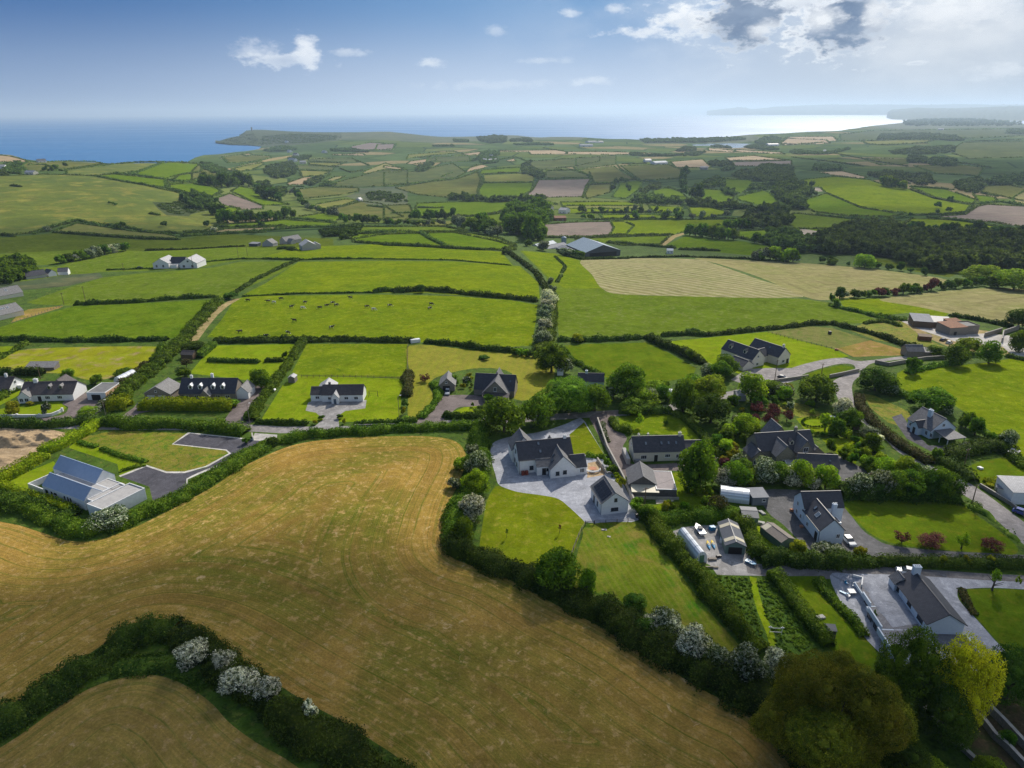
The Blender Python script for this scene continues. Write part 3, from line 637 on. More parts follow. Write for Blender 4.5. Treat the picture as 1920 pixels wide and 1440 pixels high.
GP('field', 'pasture_bright', 'P', [(1682,700),(1700,690),(1760,688),(1850,680),(1920,668),(2100,690),(2100,960),(1920,872),(1890,835),(1840,795),(1790,760),(1730,745),(1680,725)])
GP('lawn', 'rough_yellow', 'P', [(1618,738),(1640,742),(1700,770),(1708,778),(1690,800),(1665,792),(1632,765)])
GP('road', 'road', 'P', [(1480,692),(1540,675),(1582,671),(1615,677),(1700,667),(1702,672),(1640,680),(1622,690),(1616,702),(1600,716),(1598,735),(1606,760),(1630,785),(1665,812),(1690,838),(1740,870),(1760,880),(1825,910),(1935,990),(1960,1010),(1935,1030),(1905,1008),(1840,950),(1797,922),(1735,880),(1685,848),(1655,820),(1615,790),(1582,765),(1568,740),(1560,718),(1580,705),(1602,696),(1600,684),(1575,682),(1540,690),(1500,703),(1470,712)], smooth=True)
GP('farm_drive', 'road', 'P', [(1370,712),(1400,692),(1440,690),(1482,690),(1510,700),(1480,714),(1440,722),(1400,722)])
GP('lawn', 'lawn_dark', 'P', [(1500,706),(1540,692),(1578,684),(1600,688),(1598,696),(1560,710),(1510,716)])
GP('driveway', 'asphalt', 'P', [(1672,782),(1690,776),(1706,800),(1740,835),(1790,836),(1815,826),(1832,838),(1760,845),(1745,846),(1700,822)])
GP('farm_yard', 'concrete', 'P', [(1680,598),(1700,597),(1790,628),(1850,625),(1920,632),(1960,640),(1960,675),(1900,668),(1880,650),(1790,640),(1730,620)])
GL('road', 'road', 'P', [(-150,792),(0,794),(120,798),(250,800),(440,801),(530,806),(620,806),(720,802),(800,796),(900,790),(980,786),(1090,778),(1165,774),(1260,764),(1360,742),(1440,722),(1500,704)], 5.2)
GP('driveway', 'brown_drive', 'P', [(458,728),(500,725),(482,750),(472,792),(420,797),(436,765)], smooth=True)
GP('driveway', 'brown_drive', 'P', [(268,752),(345,755),(330,765),(262,775),(232,796),(228,782),(250,765)], smooth=True)
GP('driveway', 'gravel', 'V2', [(390,620),(440,600),(830,600),(820,662),(670,682),(615,720),(625,805),(430,805),(505,745),(450,695),(372,680)], smooth=False)
GP('driveway', 'brown_drive', 'V2', [(1395,570),(1700,570),(1720,650),(1540,650),(1470,690),(1410,740),(1420,778),(1200,780),(1300,680),(1350,640)], smooth=True)
GP('lawn', 'lawn', 'V2', [(1470,690),(1560,655),(1700,640),(1720,680),(1560,700)])
GP('lawn', 'lawn', 'P', [(-60,775),(35,762),(110,753),(125,764),(112,776),(70,782),(0,782)])
GP('driveway', 'brown_drive', 'P', [(-60,784),(0,785),(70,784),(116,778),(128,764),(118,754),(165,735),(185,750),(175,770),(150,785),(80,796),(-60,796)], smooth=True)
GP('lawn', 'rough', 'P', [(1500,800),(1540,790),(1600,800),(1640,830),(1620,880),(1560,860),(1510,825)])
GP('lawn', 'lawn', 'V4', [(210,740),(440,700),(530,790),(500,850),(300,850)])
GP('lawn', 'pasture_bright', 'V4', [(400,890),(620,880),(700,960),(640,1130),(600,1140),(560,1040),(470,960)])
GP('lawn', 'rough_yellow', 'V4', [(100,600),(300,640),(420,720),(240,730),(60,660)])
# modern house plot
GP('yard', 'dirt', 'P', [(-80,800),(0,802),(100,806),(124,812),(96,836),(72,850),(62,870),(20,888),(-80,900)])
GP('lawn', 'lawn', 'V1', [(520,950),(590,900),(780,970),(1100,1070),(1120,1090),(900,1175),(880,1080),(520,960)])
GP('wild_lawn', 'rough_yellow', 'V1', [(600,900),(650,870),(860,830),(1400,850),(1290,930),(1700,980),(1725,1000),(1540,1103),(1385,1143),(1245,1143),(1100,1083),(780,965)])
GP('lawn', 'lawn', 'V1', [(900,1165),(1100,1090),(1130,1100),(1050,1140)])
GP('kerb', 'kerb', 'V1', [(1410,842),(1810,884),(1925,896),(1925,975),(1490,1158),(1408,1195),(1405,1225),(1435,1238),(1430,1246),(1392,1230),(1390,1195),(1480,1145),(1700,1060),(1480,1120),(1385,1152),(1245,1152),(1095,1102),(905,1178),(890,1168),(1097,1086),(1250,1136),(1382,1136),(1540,1096),(1715,1000),(1692,978),(1288,932)])
GP('driveway', 'asphalt', 'V1', [(1422,850),(1800,890),(1940,900),(1940,962),(1480,1148),(1398,1188),(1398,1232),(1430,1246),(1150,1372),(1120,1250),(905,1175),(1098,1098),(1248,1148),(1384,1148),(1545,1108),(1733,1000),(1700,972),(1300,928)])
GP('pavement', 'concrete', 'P', [(478,812),(520,815),(518,830),(472,825)])
GP('lawn', 'lawn', 'P', [(0,905),(40,890),(100,865),(110,875),(60,910),(20,930)])
# the two mown hay fields
GP('field', 'hay_field', 'P', [(-260,940),(0,978),(70,996),(130,1014),(185,1012),(260,985),(330,950),(400,912),(450,878),(520,845),(570,830),(640,822),(720,818),(800,818),(848,825),(870,843),(873,870),(860,905),(840,950),(830,1000),(833,1030),(862,1052),(920,1070),(980,1100),(1050,1138),(1120,1172),(1200,1218),(1260,1258),(1330,1300),(1400,1332),(1450,1370),(1500,1420),(1560,1500),(1600,1640),(1000,1640),(770,1440),(700,1390),(640,1352),(560,1308),(500,1268),(430,1222),(370,1192),(310,1178),(260,1178),(210,1198),(150,1238),(90,1280),(40,1312),(0,1345),(-260,1480)], edge=True, smooth=True)
GP('field', 'hay_field_low', 'P', [(-260,1560),(0,1402),(60,1362),(130,1312),(190,1282),(260,1266),(310,1270),(360,1292),(400,1322),(430,1355),(480,1392),(560,1440),(700,1560),(800,1700),(-260,1700)], edge=True, smooth=True)
# centre houses
GP('driveway', 'pavers', 'P', [(1086,784),(1096,790),(1102,800),(1127,842),(1158,890),(1177,923),(1198,975),(1096,979),(1071,954),(1046,936),(1017,929),(969,923),(937,910),(929,890),(921,862),(920,842),(928,828),(960,818),(1000,812),(1030,805),(1060,795)], smooth=True)
GP('lawn', 'lawn_mid', 'W5', [(175,535),(330,585),(560,618),(705,650),(820,740),(945,862),(930,900),(880,1030),(820,1170),(700,1290),(450,1290),(350,1240),(100,1130),(0,1110),(20,900),(60,680),(120,560)], smooth=True)
GP('lawn', 'lawn_mid', 'V3', [(430,860),(540,765),(580,830),(690,1005),(640,1010),(455,1005)])
GP('patio', 'dirt', 'P', [(1102,868),(1125,864),(1135,890),(1101,896)])
GP('lawn', 'lawn_rows', 'P', [(1105,983),(1198,980),(1215,1000),(1250,1040),(1300,1110),(1350,1170),(1392,1220),(1360,1228),(1320,1222),(1270,1182),(1200,1142),(1120,1112),(1075,1102),(1080,1050),(1092,1008)], smooth=True)
GP('driveway', 'brown_drive', 'P', [(1107,780),(1140,771),(1165,771),(1147,785),(1151,800),(1175,820),(1168,840),(1185,870),(1290,868),(1290,882),(1242,883),(1200,895),(1172,893),(1160,890),(1135,840),(1112,797)], smooth=True)
GP('lawn', 'pasture_bright', 'P', [(1160,783),(1200,776),(1260,774),(1284,786),(1318,828),(1300,832),(1272,816),(1180,812),(1162,798)])
GP('lawn', 'pasture_bright', 'P', [(1240,888),(1290,884),(1300,905),(1345,930),(1335,975),(1215,980),(1205,950),(1275,940),(1262,915)])
GP('path', 'stone_path', 'P', [(1225,888),(1240,884),(1268,930),(1262,940),(1230,945)])
GP('yard', 'gravel', 'P', [(1255,998),(1285,988),(1310,985),(1385,985),(1402,1010),(1412,1040),(1420,1058),(1450,1066),(1560,1066),(1445,1080),(1345,1078),(1332,1060),(1300,1045),(1270,1022)])
GL('lane', 'lane', 'P', [(1400,1064),(1450,1070),(1560,1072),(1660,1072),(1760,1078),(1860,1085),(1960,1090),(2100,1096)], 3.6)
GP('lawn', 'bushy_ground', 'P', [(1322,1078),(1440,1080),(1490,1140),(1540,1225),(1450,1232),(1425,1200),(1375,1130)])
GL('path', 'lawn', 'P', [(1412,1082),(1416,1110),(1428,1150),(1445,1190),(1452,1220)], 1.6)
GP('lawn', 'lawn_dark', 'P', [(1462,1080),(1545,1080),(1580,1140),(1620,1190),(1645,1225),(1640,1255),(1580,1250),(1530,1175),(1490,1115)])
GP('driveway', 'worn_tar', 'P', [(1425,922),(1485,918),(1565,925),(1572,945),(1582,948),(1614,990),(1641,1010),(1674,1023),(1770,1033),(1874,1038),(1910,1040),(1960,1045),(1960,1052),(1850,1048),(1620,1044),(1600,1045),(1560,1030),(1530,1037),(1500,1015),(1470,985),(1440,960)], smooth=True)
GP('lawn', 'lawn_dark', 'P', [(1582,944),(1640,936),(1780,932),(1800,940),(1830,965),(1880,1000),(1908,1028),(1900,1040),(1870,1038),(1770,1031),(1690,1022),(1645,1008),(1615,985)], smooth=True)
GP('lawn', 'lawn', 'P', [(1398,988),(1430,986),(1445,1010),(1480,1038),(1440,1048),(1418,1025)])
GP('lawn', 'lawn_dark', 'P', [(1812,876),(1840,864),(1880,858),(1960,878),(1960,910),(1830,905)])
GP('driveway', 'worn_tar', 'P', [(1620,880),(1640,900),(1580,902),(1560,890),(1540,860),(1560,850)], smooth=True)
GP('driveway', 'pavers', 'P', [(1556,1080),(1600,1076),(1690,1078),(1760,1082),(1850,1088),(1960,1094),(1960,1106),(1860,1102),(1805,1105),(1795,1112),(1802,1130),(1830,1160),(1865,1200),(1905,1245),(1850,1260),(1700,1250),(1640,1215),(1590,1150)], smooth=True)
GP('lawn', 'lawn_dark', 'P', [(1808,1106),(1860,1104),(1960,1108),(2100,1115),(2100,1400),(1960,1290),(1920,1262),(1900,1240),(1868,1200),(1832,1160),(1803,1128),(1797,1114)], smooth=True)
GP('garden_floor', 'bushy_ground', 'P', [(1640,1300),(1720,1330),(1800,1400),(1860,1480),(1700,1480),(1660,1400)])
GP('garden_floor', 'garden_soil', 'P', [(1760,1310),(1850,1290),(1960,1300),(1960,1500),(1880,1480),(1810,1390)])

def build_ground():
    us = np.concatenate([np.arange(2.25, 4.0, .08), np.arange(4.0, 6.35, .0105), np.arange(6.35, 9.6, .021)])
    vs = np.concatenate([np.arange(-1.08, -.72, .03), np.arange(-.72, .72, .0085), np.arange(.72, 1.09, .03)])
    gx, gy = np.meshgrid(us, vs, indexing='ij'); r = rng(3)
    pts = np.stack([gx.ravel(), gy.ravel()], 1)
    pts += r.uniform(-1, 1, pts.shape)*np.array([.002, .0018])
    pts = pts[inside(land_uv, pts[:, 0], pts[:, 1])]
    V2 = [tuple(p) for p in pts]; faces = []; polys_uv = []
    def addpoly(q):
        b = len(V2); V2.extend([(float(a), float(c)) for a, c in q]); faces.append(list(range(b, b+len(q))))
    addpoly(land_uv)
    ring = []
    for (name, mat, pp, edge) in POLYS:
        if isinstance(pp, tuple): q = [tuple(float(t) for t in uv(x, y)) for x, y in dens(pp[1], 6.0)]
        else:
            w = at(dens(pp, 9.0)); u, v = uv(w[:, 0], w[:, 1]); q = list(zip(u.tolist(), v.tolist()))
        polys_uv.append(q); addpoly(q)
    # drop grid points that lie too near a polygon edge would be nicer; the triangulation copes
    vo, eo, fo, ov, oe, of = delaunay_2d_cdt([Vector(p) for p in V2], [], faces, 0, 1e-7, True)
    vo = np.array([tuple(p) for p in vo]); own = np.array([max(f) if f else -1 for f in of])
    fo = np.array([f for f in fo], np.int32)
    cen = vo[fo].mean(1); infan = own >= 0
    inland = inside(land_uv, cen[:, 0], cen[:, 1]); keep = inland & infan
    own = np.where(keep, np.maximum(own, 0), -1)
    X = np.exp(vo[:, 0])*np.sin(vo[:, 1]); Y = np.exp(vo[:, 0])*np.cos(vo[:, 1]); Z = zt(X, Y)
    W = np.stack([X, Y, Z], 1)
    for k in range(len(POLYS)+1):
        sel = fo[own == k]
        if not len(sel): continue
        idx, inv = np.unique(sel, return_inverse=True); V = W[idx]; Fc = inv.reshape(-1, 3)
        a = V[Fc[:, 1]]-V[Fc[:, 0]]; b = V[Fc[:, 2]]-V[Fc[:, 0]]
        flip = (a[:, 0]*b[:, 1]-a[:, 1]*b[:, 0]) < 0; Fc[flip] = Fc[flip][:, ::-1]
        name, mat, edge = ('ground', 'verge', False) if k == 0 else (POLYS[k-1][0], POLYS[k-1][1], POLYS[k-1][3])
        me = mesh_np(name, V, Fc, 3); o = link(name, me, MATS[mat]); o['kind'] = 'structure'
        me.polygons.foreach_set('use_smooth', [True]*len(me.polygons))
        if edge:
            q = np.array(polys_uv[k-1]); Q = np.stack([np.exp(q[:, 0])*np.sin(q[:, 1]), np.exp(q[:, 0])*np.cos(q[:, 1])], 1)
            D = np.full(len(V), 1e9)
            for i in range(len(Q)):
                p0 = Q[i-1]; p1 = Q[i]; d = p1-p0; L2 = max((d**2).sum(), 1e-6)
                t = np.clip(((V[:, :2]-p0)@d)/L2, 0, 1); D = np.minimum(D, np.hypot(*(V[:, :2]-p0-t[:, None]*d).T))
            at_ = me.attributes.new('edge', 'FLOAT', 'POINT'); at_.data.foreach_set('value', D.astype(np.float32))
    # cliffs: a skirt from the land's edge down below the sea
    S = np.array(shore_uv); SX = np.exp(S[:, 0])*np.sin(S[:, 1]); SY = np.exp(S[:, 0])*np.cos(S[:, 1]); SZ = zt(SX, SY)
    rr = rng(5); V = []; Fc = []
    nrows = 6
    for j in range(nrows):
        t = j/(nrows-1); push = 1 + .018*t**1.3*(1 + .6*rr.uniform(-1, 1, len(S))*(0 < j)) 
        V.append(np.stack([SX*push, SY*push, SZ*(1-t**1.2) + (SEA-8)*t**1.2], 1))
    n = len(S); V = np.concatenate(V)
    for j in range(nrows-1):
        for i in range(n-1): Fc.append((j*n+i, j*n+i+1, (j+1)*n+i+1, (j+1)*n+i))
    o = link('cliffs', mesh_np('cliffs', V, Fc, 4), MATS['cliff']); o['kind'] = 'structure'

def water_mat(name, base, rough, bump_s, bump_d, scale):
    m, nt, N, L = node_mat(name); out = N('ShaderNodeOutputMaterial'); b = N('ShaderNodeBsdfPrincipled'); L(b.outputs[0], out.inputs[0])
    b.inputs['Base Color'].default_value = rgb(base); b.inputs['Roughness'].default_value = rough; b.inputs['IOR'].default_value = 1.33
    geo = N('ShaderNodeNewGeometry'); n1 = N('ShaderNodeTexNoise'); n1.inputs['Scale'].default_value = scale; n1.inputs['Detail'].default_value = 8; n1.inputs['Roughness'].default_value = .7
    L(geo.outputs['Position'], n1.inputs[0]); bp = N('ShaderNodeBump'); bp.inputs['Strength'].default_value = bump_s; bp.inputs['Distance'].default_value = bump_d
    L(n1.outputs[0], bp.inputs['Height']); L(bp.outputs[0], b.inputs['Normal'])
    n2 = N('ShaderNodeTexNoise'); n2.inputs['Scale'].default_value = .0006; n2.inputs['Detail'].default_value = 4
    mp = N('ShaderNodeMapping'); mp.inputs['Scale'].default_value = (1, 3.5, 1); L(geo.outputs['Position'], mp.inputs[0]); L(mp.outputs[0], n2.inputs[0])
    mr = N('ShaderNodeMapRange'); mr.inputs[1].default_value = .35; mr.inputs[2].default_value = .7; mr.inputs[3].default_value = rough*.8; mr.inputs[4].default_value = rough*1.3
    L(n2.outputs[0], mr.inputs[0]); L(mr.outputs[0], b.inputs['Roughness'])
    MATS[name] = m
water_mat('sea', (.01,.14,.34), .40, .4, 1.4, .04)
water_mat('water', (.02,.06,.10), .12, .1, .3, .2)
def build_sea():
    V = []; Fc = []
    rad = [300, 1500, 4000, 9000, 20000, 62000]; n = 48
    for r_ in rad:
        for k in range(n+1): a = R(-100 + 200*k/n); V.append((r_*math.sin(a), r_*math.cos(a), SEA))
    for i in range(len(rad)-1):
        for k in range(n): b = i*(n+1)+k; Fc.append((b, b+1, b+n+2, b+n+1)[::-1])
    o = link('sea', mesh_np('sea', V, Fc, 4), MATS['sea']); o['kind'] = 'structure'
def far_hills(base, top, dist_b, dist_t, seed):
    """a range of far hills: base and top lines in pixels; it rises between the two distances"""
    r = rng(seed); xs = np.arange(base[0][0], base[-1][0]+1, 4.0)
    yt = np.interp(xs, [p[0] for p in top], [p[1] for p in top]); ns = np.zeros_like(xs)
    for f, a in ((.02, 1.), (.05, .6), (.13, .35)): ns += a*np.sin(xs*f + r.uniform(0, 6))
    yt = yt - ns*.5
    d = rays(xs, yt); h = np.hypot(d[:, 0], d[:, 1]); dirs = d[:, :2]/h[:, None]
    topz = CAM_Z + d[:, 2]/h*dist_t
    db = np.interp(xs, [p[0] for p in base], [p[1] for p in base])
    V = []; rows = 12
    for j in range(rows+1):
        t = j/rows; D = db + (dist_t-db)*t; prof = t**.55
        z = SEA-4 + (topz-SEA+4)*prof + (r.normal(0, 1, len(xs))*10*(dist_t/16000) if 0 < j < rows else 0)
        V.append(np.stack([dirs[:, 0]*D, dirs[:, 1]*D, z + 0*xs], 1))
    V.append(np.stack([dirs[:, 0]*dist_t*1.15, dirs[:, 1]*dist_t*1.15, 0*xs+SEA-4], 1))
    n = len(xs); V = np.concatenate(V); Fc = [(j*n+i, j*n+i+1, (j+1)*n+i+1, (j+1)*n+i) for j in range(rows+1) for i in range(n-1)]
    me = mesh_np('hills', V, Fc, 4); me.polygons.foreach_set('use_smooth', [True]*len(me.polygons))
    o = link('hills', me, MATS['moor']); o['kind'] = 'structure'
build_ground(); build_sea()
far_hills([(1326, 31000), (1480, 30000), (1700, 28500), (2400, 27000)], [(1326, 207), (1345, 205), (1388, 200), (1410, 205), (1460, 200), (1530, 197), (1620, 195), (1700, 196), (1800, 196), (1920, 196), (2400, 193)], 0, 33000, 1)
far_hills([(1664, 19000), (1676, 16000), (1760, 14500), (2400, 13500)], [(1664, 211), (1672, 205), (1720, 201), (1760, 203), (1850, 201), (1920, 199), (2400, 196)], 0, 21000, 2)
far_hills([(1350, 30000), (1410, 30000)], [(1350, 210), (1366, 206), (1380, 207), (1395, 209), (1412, 211)], 0, 31500, 7)
print('ground done')
# ------------------------------------------------------------------ vegetation
LM = leaf_mat
LM('leaf_hedge', (.055,.11,.008), (.12,.19,.012), (.19,.24,.03), .3, .22, .55, .7)
LM('leaf_hedge_clip', (.17,.24,.008), (.27,.32,.010), None, .5, .3)
LM('leaf_hedge_dark', (.034,.066,.008), (.075,.12,.013), (.13,.16,.022), .25, .15, .56, .7)
LM('leaf_hedge_brown', (.07,.06,.02), (.10,.09,.025), (.05,.08,.02), .3, .2)
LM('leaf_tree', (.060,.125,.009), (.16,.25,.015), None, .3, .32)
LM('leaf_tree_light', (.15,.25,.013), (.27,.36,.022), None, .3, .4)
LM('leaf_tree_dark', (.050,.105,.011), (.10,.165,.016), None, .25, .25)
LM('leaf_wood', (.075,.12,.028), (.14,.20,.04), None, .1, .3)
LM('leaf_olive', (.13,.155,.012), (.25,.25,.018), (.38,.32,.03), .25, .3, .55, .68)
LM('leaf_yellow', (.40,.37,.012), (.55,.46,.02), (.14,.22,.02), .3, .35, .6, .75)
LM('leaf_copper', (.10,.03,.035), (.18,.06,.05), None, .4, .25)
LM('leaf_gold_bush', (.20,.22,.012), (.28,.26,.015), None, .6, .3)
LM('leaf_blossom', (.06,.09,.03), (.10,.13,.05), (.74,.72,.58), .5, .3, .42, .55)
LM('leaf_blossom_faint', (.05,.085,.022), (.08,.115,.03), (.48,.51,.38), .5, .3, .48, .6)
LM('leaf_white_shrub', (.06,.10,.03), (.10,.13,.05), (.65,.63,.55), .5, .2, .56, .62)
hard_mat('bark', (.10,.08,.06), (.06,.05,.04), 3.0, .9)
hard_mat('twig', (.02,.03,.010), (.012,.02,.007), 1.0, 1.0, bump=0)

def leafquads(Pn, Nn, s, r, spread=.9):
    n = len(Pn); nn = Nn + r.normal(0, spread, (n, 3)); nn /= np.linalg.norm(nn, axis=1)[:, None] + 1e-9
    t = np.cross(nn, r.normal(0, 1, (n, 3))); t /= np.linalg.norm(t, axis=1)[:, None] + 1e-9; b = np.cross(nn, t)
    sz = (s if np.ndim(s) else np.full(n, s))*r.uniform(.55, 1.25, n); sz = sz[:, None]/2
    V = np.empty((n, 4, 3)); V[:, 0] = Pn - t*sz*1.25; V[:, 1] = Pn - b*sz*.8; V[:, 2] = Pn + t*sz*1.25; V[:, 3] = Pn + b*sz*.8
    F = np.arange(4*n).reshape(n, 4); return V.reshape(-1, 3), F
def ico(sub):
    bm = bmesh.new(); bmesh.ops.create_icosphere(bm, subdivisions=sub, radius=1.0)
    V = np.array([v.co[:] for v in bm.verts]); F = np.array([[v.index for v in f.verts] for f in bm.faces]); bm.free(); return V, F
ICO1, ICO2 = ico(1), ico(2)
def tri2quad(F): return np.concatenate([F, F[:, 2:3]], 1)
def join_np(parts):
    V = []; F = []; b = 0
    for v, f in parts: V.append(v); F.append(f+b); b += len(v)
    return np.concatenate(V), np.concatenate(F)
def to_mesh(name, Vq, Fq, Vt=None, Ft=None):
    """quads and triangles in one mesh"""
    me = bpy.data.meshes.new(name); nq = len(Fq); nt_ = 0 if Ft is None else len(Ft)
    V = Vq if Vt is None else np.concatenate([Vq, Vt]); me.vertices.add(len(V)); me.vertices.foreach_set('co', V.astype(np.float32).ravel())
    me.loops.add(nq*4 + nt_*3); me.polygons.add(nq+nt_)
    li = Fq.ravel() if Ft is None else np.concatenate([Fq.ravel(), (Ft+len(Vq)).ravel()])
    me.loops.foreach_set('vertex_index', li.astype(np.int32))
    ls = np.concatenate([np.arange(nq)*4, nq*4 + np.arange(nt_)*3]).astype(np.int32); me.polygons.foreach_set('loop_start', ls)
    me.update(calc_edges=True); return me
def crown_np(seed, n, s, lobes, lr=(.26, .42), flat=0.0, top=1.0, open_=0.0):
    """crown of radius 1, from z=0 to z=2; leaves lie on many unequal lobes"""
    r = rng(seed); C = []; Rr = []
    for i in range(lobes):
        th = r.uniform(0, 2*math.pi); ph = math.acos(r.uniform(-.75, 1)); rad = r.uniform(.45, .72) if n < 60000 else r.uniform(.4, .8)
        C.append((math.sin(ph)*math.cos(th)*rad, math.sin(ph)*math.sin(th)*rad, math.cos(ph)*rad*(1-flat*.3))); Rr.append(r.uniform(*lr))
    C.append((0, 0, 0)); Rr.append(.5 if open_ < .5 else .3); C = np.array(C); Rr = np.array(Rr)
    w = Rr**2; w[-1] *= .3; k = r.choice(len(C), int(n*1.7), p=w/w.sum()); d = r.normal(0, 1, (len(k), 3)); d /= np.linalg.norm(d, axis=1)[:, None]
    Pn = C[k] + d*Rr[k][:, None]*(1 + r.normal(0, .10+.1*open_, len(k)))[:, None]
    dist = np.linalg.norm(Pn[:, None, :]-C[None], axis=2)/Rr[None]; dist[np.arange(len(k)), k] = 9
    keep = dist.min(1) > .80; Pn, d = Pn[keep][:n], d[keep][:n]
    V, F = leafquads(Pn, d, s, r); V[:, 2] = (V[:, 2]+1.0); parts = []
    bv, bf = ICO1
    cv = []; cf = []; b = 0
    for c, q in zip(C, Rr):
        if n > 60000: q = q*.3
        vv = bv*q*((.80 if n < 2000 else .62 if n < 9000 else .45) if open_ < .5 else .4) + c; vv[:, 2] += 1; vv += r.normal(0, .02, vv.shape); cv.append(vv); cf.append(bf+b); b += len(bv)
    return V, F, np.concatenate(cv), np.concatenate(cf)
CROWN = {}
def crown(style, lod, k):
    key = (style, lod, k)
    if key not in CROWN:
        n, s, lb = {'x': (110000, .020, 70), 'h': (26000, .040, 38), 'm': (3600, .092, 22), 'l': (950, .17, 13), 't': (230, .34, 8), 'u': (80, .52, 5)}[lod]
        a = dict(round=dict(), open=dict(open_=.8, lr=(.2, .34)), flat=dict(flat=1.0))[style]
        if style == 'open': n = int(n*.6)
        CROWN[key] = crown_np(hash((style, lod)) % 1000*0 + k*17 + len(lod)*3 + {'x':6,'h':1,'m':2,'l':3,'t':4,'u':5}[lod]*101 + {'round':0,'open':7,'flat':13}[style], n, s, lb, **a)
    return CROWN[key]
CMESH = {}
def crown_mesh(style, lod, k, mat):
    key = (style, lod, k, mat)
    if key not in CMESH:
        me = to_mesh('crown', *crown(style, lod, k)); me.materials.append(MATS[mat]); CMESH[key] = me
    return CMESH[key]
TR = {}
def trunk_mesh(k):
    if k not in TR:
        r = random.Random(k); m = MB()
        m.tube([(0,0,-.15), (.01,0,.25), (.0,.01,.55), (.02,0,1.0)], [.085,.065,.055,.03], 7)
        for i in range(5):
            a = i*1.26 + r.random(); z = .35 + .1*i; m.tube([(0,0,z), (.25*math.cos(a),.25*math.sin(a),z+.25), (.5*math.cos(a),.5*math.sin(a),z+.55)], [.035,.022,.01], 5)
        me = bpy.data.meshes.new('trunk'); me.from_pydata(m.v, [], m.f); me.materials.append(MATS['bark']); TR[k] = me
    return TR[k]
KIND = {  # kind: (style, material, object name, category)
 'tree': ('round', 'leaf_tree', 'tree', 'tree'), 'light': ('round', 'leaf_tree_light', 'tree', 'tree'), 'dark': ('round', 'leaf_tree_dark', 'tree', 'tree'),
 'olive': ('round', 'leaf_olive', 'tree', 'tree'), 'yellow': ('round', 'leaf_yellow', 'tree', 'tree'), 'copper': ('open', 'leaf_copper', 'copper_tree', 'tree'),
 'young': ('open', 'leaf_tree_light', 'young_tree', 'tree'), 'hawthorn': ('round', 'leaf_blossom', 'hawthorn', 'hawthorn'), 'maythorn': ('round', 'leaf_blossom_faint', 'hawthorn', 'hawthorn'),
 'bush': ('round', 'leaf_tree', 'bush', 'bush'), 'darkbush': ('round', 'leaf_tree_dark', 'bush', 'bush'), 'gold': ('round', 'leaf_gold_bush', 'bush', 'bush'),
 'redbush': ('round', 'leaf_copper', 'bush', 'bush'), 'whitebush': ('round', 'leaf_white_shrub', 'bush', 'bush'), 'lightbush': ('round', 'leaf_tree_light', 'bush', 'bush'), 'brownbush': ('open', 'leaf_hedge_brown', 'bush', 'bush')}
AUTO = []   # (object, px, py, phrase) -> labels made unique at the end
_tc = [0]
def T(kind, xc, yt, yb, w, label=None, group=None, fr='P', phrase=None, lolly=0.0):
    """a tree or bush whose foliage fills the box (centre x, top y, bottom y, width) in the photograph"""
    (xc, yt), (x2, yb) = P(fr, (xc, yt), (xc, yb)); w = w/FR[fr][2]
    yc = (yt+yb)/2; H = 4.0; ext = yb-yt
    base = at1(xc, yb)
    for _ in range(5):
        depth = max((Vector(base)-Vector((0, 0, CAM_Z))).dot(fwd), 20); hyp = math.hypot(base[0], base[1]); phi = math.atan2(CAM_Z-base[2], hyp)
        rr = w/2*depth/F_PX; e = ext/2*depth/F_PX
        Hh = math.sqrt(max(e*e-(rr*math.sin(phi))**2, (.35*rr)**2))/math.cos(phi); H = min(2*Hh, 4.2*rr)
        base = at1(xc, min(yc + H/2*math.cos(phi)*F_PX/depth, 1700))
    style, mat, name, cat = KIND[kind]; _tc[0] += 1; k = _tc[0] % 3
    wr = w*.533; lod = 'x' if wr > 110 else 'h' if wr > 48 else 'm' if wr > 19 else 'l' if wr > 8 else 't'
    if lod == 'h': k = _tc[0] % 2
    rz = (_tc[0]*2.39996) % 6.283
    me = crown_mesh(style, lod, k, mat); rr *= 1.04
    near = wr > 11
    z0 = -.03*H if not lolly else lolly*H
    if near:
        root = empty(name, base, rz)
        c = link('crown', me, None, root); c.scale = (rr, rr, (H-z0)/2*1.03); c.location = (0, 0, z0)
        if lod == 'x':
            c.scale = (rr*.74, rr*.74, (H-z0)/2*.92)
            for i_, (a_, d_, s_, z_) in enumerate(((.3, .62, .44, .30), (1.4, .66, .38, .18), (2.3, .60, .47, .34), (3.3, .68, .36, .12), (4.2, .58, .46, .36), (5.3, .66, .40, .22), (.9, .32, .42, .62), (3.8, .28, .38, .70), (5.9, .38, .34, .60))):
                e_ = link('bough', crown_mesh(style, 'h', i_ % 2, mat), None, root); e_.scale = (rr*s_, rr*s_*.9, rr*s_*.8); e_.location = (rr*d_*math.cos(a_), rr*d_*math.sin(a_), H*z_); e_.rotation_euler = (.3*math.sin(i_*2), .3*math.cos(i_*3), a_*2)
        t = link('trunk', trunk_mesh(k), None, root); t.scale = (H*.6, H*.6, H*.5) if wr < 48 else (H*.4, H*.4, H*.42)
    else:
        root = link(name, me); root.location = (base[0], base[1], base[2]+z0); root.rotation_euler = (0, 0, rz); root.scale = (rr, rr, (H-z0)/2*1.03)
    tag(root, label, cat, group)
    if not label: AUTO.append((root, xc, yc, phrase or {'hawthorn': 'white blossoming hawthorn', 'maythorn': 'hawthorn with faint blossom'}.get(kind, 'green '+name.replace('_', ' '))))
    return root
